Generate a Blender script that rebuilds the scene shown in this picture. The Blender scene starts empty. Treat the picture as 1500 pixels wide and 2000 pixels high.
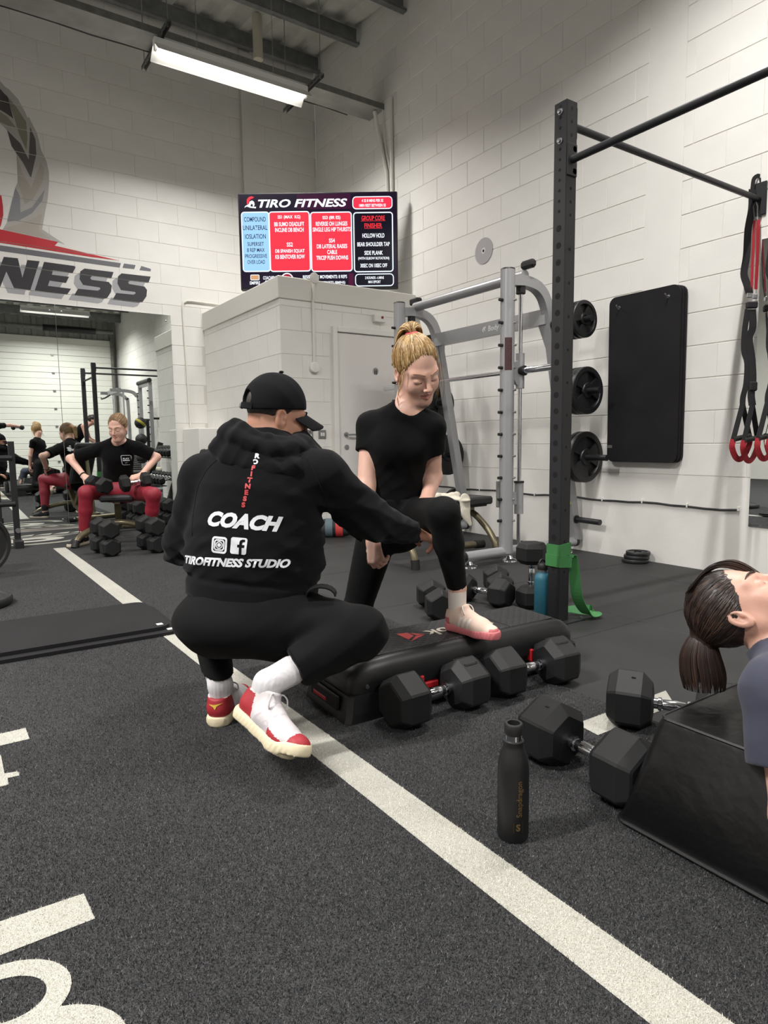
import bpy, bmesh, math, random
import numpy as np
from mathutils import Vector, Matrix, Quaternion
random.seed(7); np.random.seed(7)
PI = math.pi
scene = bpy.context.scene
C = scene.collection
# ---------------------------------------------------------------- camera
cam_data = bpy.data.cameras.new('camera')
cam_data.sensor_fit = 'HORIZONTAL'; cam_data.sensor_width = 36.0
cam_data.lens = 36.0 * 1270.4 / 1500.0
cam_data.clip_start = 0.02; cam_data.clip_end = 100
camera = bpy.data.objects.new('camera', cam_data); C.objects.link(camera)
YAW, PITCH, ROLL = 0.59599, 0.10871, 0.01296
_fw = Vector((math.sin(YAW)*math.cos(PITCH), math.cos(YAW)*math.cos(PITCH), -math.sin(PITCH)))
_r = Vector((math.cos(YAW), -math.sin(YAW), 0)); _d = _fw.cross(_r)
_r2 = math.cos(ROLL)*_r + math.sin(ROLL)*_d; _d2 = -math.sin(ROLL)*_r + math.cos(ROLL)*_d
camera.matrix_world = Matrix(((_r2.x, -_d2.x, -_fw.x, 0), (_r2.y, -_d2.y, -_fw.y, 0), (_r2.z, -_d2.z, -_fw.z, 0.93), (0, 0, 0, 1)))
scene.camera = camera
# ---------------------------------------------------------------- world and exposure
world = bpy.data.worlds.new('world'); scene.world = world
world.use_nodes = True
world.node_tree.nodes['Background'].inputs[0].default_value = (0.62, 0.66, 0.70, 1)
world.node_tree.nodes['Background'].inputs[1].default_value = 0.25
vs = scene.view_settings
vs.view_transform = 'Standard'; vs.look = 'None'; vs.gamma = 1.0; vs.use_curve_mapping = False
vs.exposure = 0.48
LAMP_POWER = 100.0          # watts of each fluorescent batten (light sits in the batten's builder)
LAMP_COLOR = (1.0, 0.975, 0.945)

# ---------------------------------------------------------------- materials
def lin(c):
    return tuple(((x/255.0)/12.92 if x/255.0 <= 0.04045 else ((x/255.0+0.055)/1.055)**2.4) for x in c)
_MATS = {}
def mat(name, rgb, rough=0.5, metal=0.0, bump=None, noise=None, spec=0.5, emit=None, coat=0.0, sheen=0.0, sss=0.0, stretch=None):
    """procedural Principled material. rgb 0-255 sRGB; bump=(scale,strength,distance); noise=(scale,amount 0..1)"""
    if name in _MATS: return _MATS[name]
    m = bpy.data.materials.new(name); m.use_nodes = True
    nt = m.node_tree; b = nt.nodes['Principled BSDF']
    col = lin(rgb)
    b.inputs['Base Color'].default_value = (*col, 1)
    b.inputs['Roughness'].default_value = rough
    b.inputs['Metallic'].default_value = metal
    b.inputs['Specular IOR Level'].default_value = spec
    if coat: b.inputs['Coat Weight'].default_value = coat; b.inputs['Coat Roughness'].default_value = 0.15
    if sheen: b.inputs['Sheen Weight'].default_value = sheen; b.inputs['Sheen Roughness'].default_value = 0.5
    if sss:
        b.inputs['Subsurface Weight'].default_value = sss
        b.inputs['Subsurface Radius'].default_value = (0.012, 0.005, 0.003)
        b.inputs['Subsurface Scale'].default_value = 1.0
    tc = None
    def coord():
        nonlocal tc
        if tc is None:
            t = nt.nodes.new('ShaderNodeTexCoord'); mp = nt.nodes.new('ShaderNodeMapping')
            nt.links.new(t.outputs['Object'], mp.inputs['Vector'])
            if stretch: mp.inputs['Scale'].default_value = stretch
            tc = mp.outputs['Vector']
        return tc
    if noise:
        n = nt.nodes.new('ShaderNodeTexNoise'); n.inputs['Scale'].default_value = noise[0]; n.inputs['Detail'].default_value = 5
        nt.links.new(coord(), n.inputs['Vector'])
        mx = nt.nodes.new('ShaderNodeMix'); mx.data_type = 'RGBA'
        a = noise[1]
        lo = tuple(max(0, x*(1-a)) for x in col); hi = tuple(min(1, x*(1+a)) for x in col)
        if len(noise) > 2: hi = lin(noise[2]); lo = col
        mx.inputs[6].default_value = (*lo, 1); mx.inputs[7].default_value = (*hi, 1)
        rp = nt.nodes.new('ShaderNodeMapRange'); rp.inputs[1].default_value = 0.3; rp.inputs[2].default_value = 0.7
        nt.links.new(n.outputs['Fac'], rp.inputs[0]); nt.links.new(rp.outputs[0], mx.inputs[0])
        nt.links.new(mx.outputs[2], b.inputs['Base Color'])
    if bump:
        n2 = nt.nodes.new('ShaderNodeTexNoise'); n2.inputs['Scale'].default_value = bump[0]; n2.inputs['Detail'].default_value = 4
        nt.links.new(coord(), n2.inputs['Vector'])
        bp = nt.nodes.new('ShaderNodeBump'); bp.inputs['Strength'].default_value = bump[1]
        bp.inputs['Distance'].default_value = bump[2] if len(bump) > 2 else 0.002
        nt.links.new(n2.outputs['Fac'], bp.inputs['Height']); nt.links.new(bp.outputs['Normal'], b.inputs['Normal'])
    if emit:
        b.inputs['Emission Color'].default_value = (*lin(emit[0]), 1); b.inputs['Emission Strength'].default_value = emit[1]
    _MATS[name] = m
    return m
# ---------------------------------------------------------------- mesh builder
def frame(zdir, up=(0, 0, 1)):
    z = Vector(zdir).normalized(); u = Vector(up)
    if abs(z.dot(u.normalized())) > 0.98: u = Vector((0, 1, 0)) if abs(z.y) < 0.9 else Vector((1, 0, 0))
    x = u.cross(z).normalized(); y = z.cross(x)
    return Matrix((x, y, z)).transposed()
def axes(x, y, z, o=(0, 0, 0)):
    m = Matrix((Vector(x), Vector(y), Vector(z))).transposed().to_4x4(); m.translation = Vector(o); return m
class MB:
    def __init__(self): self.v = []; self.f = []; self.m = []
    def add(self, vs, fs, mi=0, M=None):
        o = len(self.v)
        if M is not None: vs = [M @ Vector(p) for p in vs]
        self.v += [tuple(p) for p in vs]
        for q in fs: self.f.append(tuple(i+o for i in q)); self.m.append(mi)
        return self
    def box(self, c, s, M=None, mi=0):
        x, y, z = c; a, b, d = s[0]/2, s[1]/2, s[2]/2
        vs = [(x+i*a, y+j*b, z+k*d) for i in (-1, 1) for j in (-1, 1) for k in (-1, 1)]
        return self.add(vs, [(0,1,3,2), (4,6,7,5), (0,4,5,1), (2,3,7,6), (0,2,6,4), (1,5,7,3)], mi, M)
    def cbox(self, c, s, r=0.004, M=None, mi=0):
        """box with chamfered edges"""
        h = [x/2 for x in s]; r = min(r, min(h)*0.9); vs = []; idx = {}
        for i in (-1, 1):
            for j in (-1, 1):
                for k in (-1, 1):
                    sg = (i, j, k)
                    for a in range(3):
                        p = [c[t] + sg[t]*(h[t]-(0 if t == a else r)) for t in range(3)]
                        idx[(i, j, k, a)] = len(vs); vs.append(p)
        fs = []
        for a in range(3):
            b, d = (a+1) % 3, (a+2) % 3
            for s_ in (-1, 1):
                q = []
                for (u, w) in ((-1, -1), (1, -1), (1, 1), (-1, 1)):
                    t = [0, 0, 0]; t[a] = s_; t[b] = u; t[d] = w; q.append(idx[(*t, a)])
                fs.append(tuple(q) if s_ > 0 else tuple(reversed(q)))
        for a in range(3):
            b, d = (a+1) % 3, (a+2) % 3
            for u in (-1, 1):
                for w in (-1, 1):
                    t0 = [0]*3; t1 = [0]*3; t0[a] = -1; t1[a] = 1; t0[b] = t1[b] = u; t0[d] = t1[d] = w
                    q = (idx[(*t0, b)], idx[(*t1, b)], idx[(*t1, d)], idx[(*t0, d)])
                    fs.append(q if u*w > 0 else tuple(reversed(q)))
        for i in (-1, 1):
            for j in (-1, 1):
                for k in (-1, 1):
                    q = (idx[(i, j, k, 0)], idx[(i, j, k, 1)], idx[(i, j, k, 2)])
                    fs.append(q if i*j*k > 0 else tuple(reversed(q)))
        return self.add(vs, fs, mi, M)
    def cone(self, p0, p1, r0, r1=None, n=16, cap=True, mi=0):
        r1 = r0 if r1 is None else r1
        p0, p1 = Vector(p0), Vector(p1); F = frame(p1-p0)
        vs = []
        for p, r in ((p0, r0), (p1, r1)):
            for i in range(n):
                a = 2*PI*i/n; vs.append(p + F @ Vector((r*math.cos(a), r*math.sin(a), 0)))
        fs = [(i, (i+1) % n, n+(i+1) % n, n+i) for i in range(n)]
        if cap: fs += [tuple(reversed(range(n))), tuple(range(n, 2*n))]
        return self.add(vs, fs, mi)
    def tube(self, pts, r, n=10, cap=True, mi=0, closed=False):
        """round tube along a polyline; r number or list"""
        pts = [Vector(p) for p in pts]; k = len(pts); vs = []; X = None
        for i, p in enumerate(pts):
            if closed: t = pts[(i+1) % k]-pts[i-1]
            else: t = pts[min(i+1, k-1)]-pts[max(i-1, 0)]
            t.normalize()
            if X is None: X = frame(t).col[0].copy()
            X = (X - t*X.dot(t)).normalized(); Yv = t.cross(X)
            rr = r[i] if isinstance(r, (list, tuple)) else r
            for j in range(n):
                a = 2*PI*j/n; vs.append(p + rr*(math.cos(a)*X + math.sin(a)*Yv))
        fs = []
        for i in range(k if closed else k-1):
            i2 = (i+1) % k
            for j in range(n): fs.append((i*n+j, i*n+(j+1) % n, i2*n+(j+1) % n, i2*n+j))
        if cap and not closed: fs += [tuple(reversed(range(n))), tuple(range((k-1)*n, k*n))]
        return self.add(vs, fs, mi)
    def bar(self, pts, w, h, up=(0, 0, 1), mi=0):
        """rectangular section swept along a polyline; w across, h along up"""
        pts = [Vector(p) for p in pts]; k = len(pts); vs = []; up = Vector(up)
        for i, p in enumerate(pts):
            t = (pts[min(i+1, k-1)]-pts[max(i-1, 0)]).normalized()
            s = t.cross(up)
            if s.length < 1e-4: s = t.cross(Vector((1, 0, 0)))
            s.normalize(); u = s.cross(t)
            for a, b in ((-1, -1), (1, -1), (1, 1), (-1, 1)): vs.append(p + s*(a*w/2) + u*(b*h/2))
        fs = []
        for i in range(k-1):
            for j in range(4): fs.append((i*4+j, i*4+(j+1) % 4, i*4+4+(j+1) % 4, i*4+4+j))
        fs += [(3, 2, 1, 0), tuple(range((k-1)*4, k*4))]
        return self.add(vs, fs, mi)
    def lathe(self, prof, n=24, M=None, mi=0):
        """prof list of (radius, z)"""
        vs = []; k = len(prof); fs = []
        for r, z in prof:
            for i in range(n):
                a = 2*PI*i/n; vs.append((r*math.cos(a), r*math.sin(a), z))
        for i in range(k-1):
            for j in range(n): fs.append((i*n+j, i*n+(j+1) % n, i*n+n+(j+1) % n, i*n+n+j))
        if prof[0][0] > 1e-5: fs.append(tuple(reversed(range(n))))
        if prof[-1][0] > 1e-5: fs.append(tuple(range((k-1)*n, k*n)))
        return self.add(vs, fs, mi, M)
    def prism(self, poly, z0, z1, M=None, mi=0):
        n = len(poly)
        ar = sum(poly[i][0]*poly[(i+1) % n][1]-poly[(i+1) % n][0]*poly[i][1] for i in range(n))
        if ar < 0: poly = list(reversed(poly))
        vs = [(x, y, z0) for x, y in poly] + [(x, y, z1) for x, y in poly]
        fs = [tuple(reversed(range(n))), tuple(range(n, 2*n))] + [(i, (i+1) % n, n+(i+1) % n, n+i) for i in range(n)]
        return self.add(vs, fs, mi, M)
    def sphere(self, c, r, n=12, m=8, mi=0, s=(1, 1, 1), M=None):
        vs = [(c[0], c[1], c[2]-r*s[2])]; fs = []
        for i in range(1, m):
            t = PI*i/m
            for j in range(n):
                a = 2*PI*j/n
                vs.append((c[0]+r*s[0]*math.sin(t)*math.cos(a), c[1]+r*s[1]*math.sin(t)*math.sin(a), c[2]-r*s[2]*math.cos(t)))
        vs.append((c[0], c[1], c[2]+r*s[2])); L = len(vs)-1
        for j in range(n):
            fs.append((0, 1+(j+1) % n, 1+j)); fs.append((L, L-n+j, L-n+(j+1) % n))
            for i in range(m-2): fs.append((1+i*n+j, 1+i*n+(j+1) % n, 1+(i+1)*n+(j+1) % n, 1+(i+1)*n+j))
        return self.add(vs, fs, mi, M)
    def mesh(self, name, mats, smooth=False):
        me = bpy.data.meshes.new(name); me.from_pydata([tuple(p) for p in self.v], [], self.f)
        for mm in (mats if isinstance(mats, (list, tuple)) else [mats]): me.materials.append(mm)
        if any(self.m): me.polygons.foreach_set('material_index', self.m)
        if smooth:
            me.polygons.foreach_set('use_smooth', [True]*len(self.f))
            if smooth != 'all': me.set_sharp_from_angle(angle=math.radians(smooth if smooth is not True else 35))
        me.validate(); me.update(); return me
    def build(self, name, mats, parent=None, smooth=False, loc=None):
        o = bpy.data.objects.new(name, self.mesh(name, mats, smooth)); C.objects.link(o)
        if parent is not None: o.parent = parent
        if loc is not None: o.location = loc
        return o
def place(o, loc=None, rot=None, parent=None):
    if loc is not None: o.location = loc
    if rot is not None: o.rotation_euler = rot
    if parent is not None: o.parent = parent
    return o
def tag(o, label=None, cat=None, group=None, kind=None):
    if label: o['label'] = label
    if cat: o['category'] = cat
    if group: o['group'] = group
    if kind: o['kind'] = kind
    return o
def thing(name, label, cat, loc=(0, 0, 0), rz=0.0, group=None):
    o = bpy.data.objects.new(name, None); C.objects.link(o)
    o.location = loc; o.rotation_euler = (0, 0, rz); o.empty_display_size = 0.1
    return tag(o, label, cat, group)
def link_copy(me, name, parent=None, loc=(0, 0, 0), rot=(0, 0, 0), scale=None):
    o = bpy.data.objects.new(name, me); C.objects.link(o); o.location = loc; o.rotation_euler = rot
    if scale: o.scale = scale
    if parent is not None: o.parent = parent
    return o
def copy_tree(o, parent=None):
    c = o.copy(); C.objects.link(c)
    if parent is not None: c.parent = parent
    for ch in list(o.children): copy_tree(ch, c)
    return c
def smooth_path(pts, n=8):
    """Catmull-Rom through points"""
    P = [Vector(p) for p in pts]; P = [P[0]*2-P[1]] + P + [P[-1]*2-P[-2]]; out = []
    for i in range(1, len(P)-2):
        for k in range(n):
            t = k/n; a, b, c, d = P[i-1], P[i], P[i+1], P[i+2]
            out.append(0.5*((2*b) + (c-a)*t + (2*a-5*b+4*c-d)*t*t + (3*b-3*c+d-a)*t**3))
    out.append(P[-2].copy()); return out
def rrect(w, h, r, n=4):
    out = []
    for cx, cy, a0 in ((w/2-r, h/2-r, 0), (-w/2+r, h/2-r, PI/2), (-w/2+r, -h/2+r, PI), (w/2-r, -h/2+r, 1.5*PI)):
        for i in range(n+1): a = a0+PI/2*i/n; out.append((cx+r*math.cos(a), cy+r*math.sin(a)))
    return out
def text_mesh(txt, size, extrude=0.0, bold=0.0, shear=0.0, align='CENTER', spacing=1.0, width=1.0, line=1.0):
    """flat lettering as mesh data in the xy plane"""
    cu = bpy.data.curves.new('lettering', 'FONT'); cu.body = txt; cu.size = size; cu.extrude = extrude
    cu.offset = bold; cu.shear = shear; cu.align_x = align; cu.align_y = 'CENTER'; cu.space_character = spacing
    cu.space_line = line; cu.resolution_u = 3
    o = bpy.data.objects.new('lettering', cu); C.objects.link(o)
    bpy.context.view_layer.update()
    me = bpy.data.meshes.new_from_object(o.evaluated_get(bpy.context.evaluated_depsgraph_get()))
    bpy.data.objects.remove(o); bpy.data.curves.remove(cu)
    if width != 1.0:
        for v in me.vertices: v.co.x *= width
    return me
def mesh_obj(name, me, m, parent=None, M=None):
    me.materials.clear(); me.materials.append(m)
    o = bpy.data.objects.new(name, me); C.objects.link(o)
    if M is not None: me.transform(M)
    if parent is not None: o.parent = parent
    return o
# shared materials
WALLW = mat('painted_block', (228, 226, 221), 0.55, bump=(60, 0.25, 0.002), noise=(3, 0.03))
MORTAR = mat('painted_joint', (214, 210, 202), 0.65, bump=(80, 0.4, 0.002))
WHITE = mat('white_paint', (228, 226, 221), 0.45, bump=(40, 0.1, 0.001))
BLACKM = mat('black_powder_coat', (28, 28, 30), 0.42, bump=(400, 0.15, 0.0004))
SILVER = mat('silver_powder_coat', (158, 158, 160), 0.38, metal=0.35, bump=(300, 0.1, 0.0004))
CHROME = mat('chrome', (215, 215, 220), 0.12, metal=1.0)
RUBBER = mat('black_rubber', (24, 24, 25), 0.6, bump=(250, 0.3, 0.0006), noise=(6, 0.25))
VINYL = mat('black_vinyl', (20, 20, 21), 0.42, bump=(180, 0.25, 0.0008), noise=(5, 0.2))
GALV = mat('galvanised_steel', (128, 128, 124), 0.5, metal=0.55, noise=(14, 0.18))
OLIVE = mat('champagne_steel', (122, 114, 92), 0.35, metal=0.6)
PLASTICB = mat('black_plastic', (22, 22, 23), 0.5)
STEEL = mat('zinc_bolt', (170, 170, 172), 0.3, metal=0.9)

# ================================================================ THE SETTING
XR, YB, YF, XL = 4.38, 7.95, -4.1, -6.0
_cam_inv = camera.matrix_world.inverted()
def in_view(p, m=0.04):
    q = _cam_inv @ Vector(p)
    if q.z > -0.05: return False
    u = 0.5 + 1270.4/1500*q.x/-q.z; v = 0.5 + 1270.4/2000*q.y/-q.z
    return -m < u < 1+m and -m < v < 1+m
def block_wall(name, M, z0, ch, length, height, bl=0.46, keep=None, gaps=(), limit=300, thick=0.12, extra=(), trim=(0.0, 0.0)):
    """painted blockwork. M: local frame (x along, y up, z out of the wall). Blocks are parts; far or hidden ones joined."""
    JV, J, IN, D = 0.0013, 0.0032, 0.0020, 0.0034
    slab = MB().box(((length+trim[0]-trim[1])/2, height/2, -D-thick/2), (length-trim[0]-trim[1], height, thick), M)
    for (a, b, c, d) in extra: slab.box(((a+b)/2, (c+d)/2, -D/2-0.0002), (b-a, d-c, D), M, 1)
    w = slab.build(name, [MORTAR, WALLW]); tag(w, kind='structure')
    meshes = {}; rows = []
    n = int((height-z0)/ch)+2
    for k in range(-1, n):
        za, zb = max(0.0, z0+k*ch), min(height, z0+(k+1)*ch)
        if zb-za < 0.03: continue
        u = -bl*0.5 if k % 2 else 0.0
        while u < length:
            ua, ub = max(0.0, u), min(length, u+bl); u += bl
            segs = [(ua, ub)]
            for (ga, gb, gc, gd) in gaps:
                if zb <= gc+0.01 or za >= gd-0.01: continue
                ns = []
                for (a, b) in segs:
                    if b <= ga or a >= gb: ns.append((a, b)); continue
                    if a < ga: ns.append((a, ga))
                    if b > gb: ns.append((gb, b))
                segs = ns
            for (a, b) in segs:
                if b-a > 0.03: rows.append((a, b, za, zb))
    cand = []; rest = MB()
    for (a, b, za, zb) in rows:
        c = M @ Vector(((a+b)/2, (za+zb)/2, 0))
        kp = True if keep is None else keep(c)
        if kp is None: continue
        cand.append((kp and in_view(c), (c-camera.matrix_world.translation).length, a, b, za, zb))
    cand.sort(key=lambda t: (not t[0], t[1])); cnt = 0
    for (iv, dist, a, b, za, zb) in cand:
        bw, bh = b-a-2*JV, zb-za-2*J
        vs = [(-bw/2, -bh/2, -D), (bw/2, -bh/2, -D), (bw/2, bh/2, -D), (-bw/2, bh/2, -D),
              (-bw/2+IN, -bh/2+IN, 0), (bw/2-IN, -bh/2+IN, 0), (bw/2-IN, bh/2-IN, 0), (-bw/2+IN, bh/2-IN, 0)]
        fs = [(4, 5, 6, 7), (0, 1, 5, 4), (1, 2, 6, 5), (2, 3, 7, 6), (3, 0, 4, 7)]
        T = M @ Matrix.Translation(((a+b)/2, (za+zb)/2, 0))
        if iv and cnt < limit:
            key = (round(bw, 3), round(bh, 3))
            if key not in meshes: meshes[key] = MB().add(vs, fs).mesh('block', WALLW)
            o = bpy.data.objects.new('block', meshes[key]); C.objects.link(o); o.parent = w; o.matrix_world = T; cnt += 1
        else: rest.add(vs, fs, 0, T)
    if rest.f: tag(rest.build('blocks_beyond', WALLW, w), kind='stuff')
    return w
# back wall (mirror and mural wall) and right wall
MBACK = axes((1, 0, 0), (0, 0, 1), (0, -1, 0), (XL, YB, 0))
block_wall('wall_back', MBACK, 0.017, 0.231, XR-XL, 5.86, gaps=((3.34-XL, 3.49-XL, 2.4, 5.9),),
           keep=lambda c: None if (c.z < 2.25 and (c.x < 2.2 or c.x > 2.9)) else True, limit=240, extra=((3.34-XL, 3.49-XL, 2.4, 5.86),))
MRIGHT = axes((0, -1, 0), (0, 0, 1), (-1, 0, 0), (XR, YB, 0))
block_wall('wall_right', MRIGHT, -0.016, 0.225, YB-YF, 5.86, gaps=((YB-3.015, YB-2.73, 0.95, 5.9), (YB-5.82, YB-YF, -0.1, 0.659)),
           keep=lambda c: None if (c.y > 5.9 and c.z < 2.2) else True, limit=299, extra=((YB-3.015, YB-2.73, 0.8, 5.86), (YB-5.82, YB-YF, 0.0, 0.656)))
tag(MB().box((3.415, YB-0.012, 4.05), (0.14, 0.05, 3.2)).build('trim_2', WHITE), kind='structure')          # boxed pipe on the back wall
tag(MB().box((XL-0.06, (YB+YF)/2, 2.9), (0.12, YB-YF, 5.9)).build('wall_left', WALLW), kind='structure')
# ceiling: profiled deck on purlins, falling gently towards the front wall
def zdeck(y): return 5.82+(y-7.8)*0.122
dk = MB(); pitch = 0.30; x = XL
prof = []
while x < XR+0.1:
    prof += [(x, 0.0), (x+0.11, 0.0), (x+0.15, 0.045), (x+0.26, 0.045)]; x += pitch
vs = []; fs = []
for (px, pz) in prof:
    for y in (YF-0.05, YB+0.05): vs.append((px, y, zdeck(y)+pz))
for i in range(len(prof)-1): fs.append((2*i, 2*i+1, 2*i+3, 2*i+2))
dk.add(vs, fs)
DECK = mat('roof_liner_sheet', (200, 200, 192), 0.6, noise=(6, 0.08))
ceil_ = dk.build('ceiling', DECK); tag(ceil_, kind='structure')
tag(MB().box(((XL+XR)/2, (YB+YF)/2, 0), (XR-XL+0.3, YB-YF+0.5, 0.04), Matrix.Translation((0, 0, zdeck((YB+YF)/2)+0.1)) @ Matrix.Rotation(math.atan(0.122), 4, 'X')).build('roof_sheet', GALV, ceil_), kind='structure')
PURL = mat('purlin_steel', (124, 126, 126), 0.5, metal=0.4, noise=(9, 0.22))
for k in range(13):
    y = 7.82-0.93*k
    if y < YF+0.2: break
    zb = zdeck(y)-0.2; m = MB(); xc = (XL+XR)/2; L = XR-XL-0.02
    m.box((xc, y, zb+0.1), (L, 0.006, 0.2)); m.box((xc, y-0.033, zb+0.003), (L, 0.066, 0.006)); m.box((xc, y+0.033, zb+0.197), (L, 0.066, 0.006))
    m.box((xc, y-0.064, zb+0.014), (L, 0.004, 0.022)); m.box((xc, y+0.064, zb+0.187), (L, 0.004, 0.02))
    m.build('purlin', PURL, ceil_)
# front wall behind the photographer: cladding above a sectional roller door (seen in the mirror)
CLAD = mat('wall_cladding', (150, 150, 146), 0.55, noise=(5, 0.06))
m = MB(); x = XL; vs = []; fs = []
while x < XR:
    for dx, dy in ((0, 0), (0.14, 0), (0.17, 0.04), (0.27, 0.04)): vs += [(x+dx, YF+dy-0.02, 0.0), (x+dx, YF+dy-0.02, 5.0)]
    x += 0.30
for i in range(len(vs)//2-1): fs.append((2*i, 2*i+1, 2*i+3, 2*i+2))
m.add(vs, fs); m.box((-0.8, YF-0.1, 2.5), (XR-XL, 0.1, 5.0))
wf = m.build('wall_front', CLAD); tag(wf, kind='structure')
d2 = bpy.data.objects.new('door_2', None); C.objects.link(d2); tag(d2, kind='structure'); d2.location = (2.3, YF+0.06, 0)
DPAN = mat('door_panel_white', (222, 222, 214), 0.5, bump=(30, 0.1, 0.001))
for k in range(8):
    m = MB()
    for j in range(3): m.cbox((0, 0.03, 0.08+j*0.158), (3.8, 0.04, 0.154), 0.008)
    m.cbox((0, 0.02, 0.237), (3.8, 0.03, 0.474), 0.006)
    place(m.build('door_panel', DPAN, d2), (0, 0, k*0.478+0.02))
    if k: place(MB().cbox((0.4, 0.062, 0), (0.07, 0.016, 0.05), 0.004).build('hinge', STEEL, d2), (0, 0, k*0.478+0.01))
MB().bar([(1.93, 0.05, 0), (1.93, 0.05, 3.95)], 0.06, 0.07).build('door_track', GALV, d2)
MB().cone((-1.9, 0.2, 4.05), (1.95, 0.2, 4.05), 0.06, n=14).build('door_shaft', GALV, d2)
MB().cone((0.2, 0.2, 4.05), (1.5, 0.2, 4.05), 0.085, n=14).build('door_spring', BLACKM, d2)
# toilet cubicle in the corner
YT, XT = 5.808, 2.77
SLABW = mat('cubicle_slab_paint', (216, 213, 206), 0.5, bump=(30, 0.15, 0.001))
MSIDE = axes((0, -1, 0), (0, 0, 1), (-1, 0, 0), (XT, YB, 0))
block_wall('wall_cubicle_left', MSIDE, 2.002-0.2257*9, 0.2257, YB-YT, 2.293, keep=lambda c: None if (c.z < 0.85 and c.y > 7.4) else True, thick=0.1, trim=(0, 0.02))
MFRONT = axes((1, 0, 0), (0, 0, 1), (0, -1, 0), (XT, YT, 0))
block_wall('wall_cubicle_front', MFRONT, 2.002-0.2257*9, 0.2257, XR-XT, 2.293, gaps=((3.31-XT, 4.33-XT, -0.1, 2.0),), thick=0.1, trim=(0.004, 0))
tag(MB().cbox(((2.755+XR)/2, (5.795+YB)/2, (2.293+2.5)/2), (XR-2.755, YB-5.795, 0.207), 0.006).build('trim_1', SLABW), kind='structure')
tag(MB().cbox((2.615, 7.66, 0.552), (0.31, 0.58, 1.105), 0.006).build('trim_3', WHITE), kind='structure')       # low pipe boxing by the mirror
d1 = bpy.data.objects.new('door_1', None); C.objects.link(d1); tag(d1, kind='structure'); d1.location = (3.38, YT, 0)
DOORP = mat('door_leaf_paint', (224, 220, 217), 0.35)
MB().cbox((0.435, -0.004, 1.012), (0.868, 0.04, 2.016), 0.002).build('door_leaf', DOORP, d1)
fr = MB()
fr.cbox((-0.03, -0.012, 1.04), (0.052, 0.07, 2.08), 0.004); fr.cbox((0.9, -0.012, 1.04), (0.052, 0.07, 2.08), 0.004); fr.cbox((0.435, -0.012, 2.051), (0.874, 0.068, 0.05), 0.004)
fr.build('door_frame', WHITE, d1)
h = MB(); h.cone((0.085, -0.022, 1.0), (0.085, -0.032, 1.0), 0.026, n=20); h.cone((0.085, -0.03, 1.0), (0.085, -0.065, 1.0), 0.009); h.tube([(0.085, -0.063, 1.0), (0.10, -0.068, 1.0), (0.205, -0.068, 1.0)], 0.0095, 10)
h.build('door_handle', STEEL, d1, smooth=True)
h = MB(); h.cone((0.088, -0.022, 0.872), (0.088, -0.032, 0.872), 0.026, n=20); h.cone((0.088, -0.03, 0.872), (0.088, -0.036, 0.872), 0.01, n=12)
h.build('thumb_turn', STEEL, d1, smooth=True)
for z in (0.95, 1.78, 0.25): MB().cone((-0.004, -0.03, z-0.05), (-0.004, -0.03, z+0.05), 0.007, n=10).build('hinge', STEEL, d1)
s = MB(); s.cone((0.46, -0.023, 1.66), (0.46, -0.027, 1.66), 0.036, n=28); sg = s.build('toilet_sign', STEEL, d1)
s = MB()
for dx in (-0.011, 0.011):
    s.box((0.46+dx, -0.0285, 1.656), (0.011, 0.002, 0.026)); s.cone((0.46+dx, -0.0275, 1.676), (0.46+dx, -0.0295, 1.676), 0.005, n=10)
    for q in (-1, 1): s.box((0.46+dx+q*0.003, -0.0285, 1.635), (0.0042, 0.002, 0.022))
s.build('toilet_symbol', BLACKM, sg)
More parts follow.
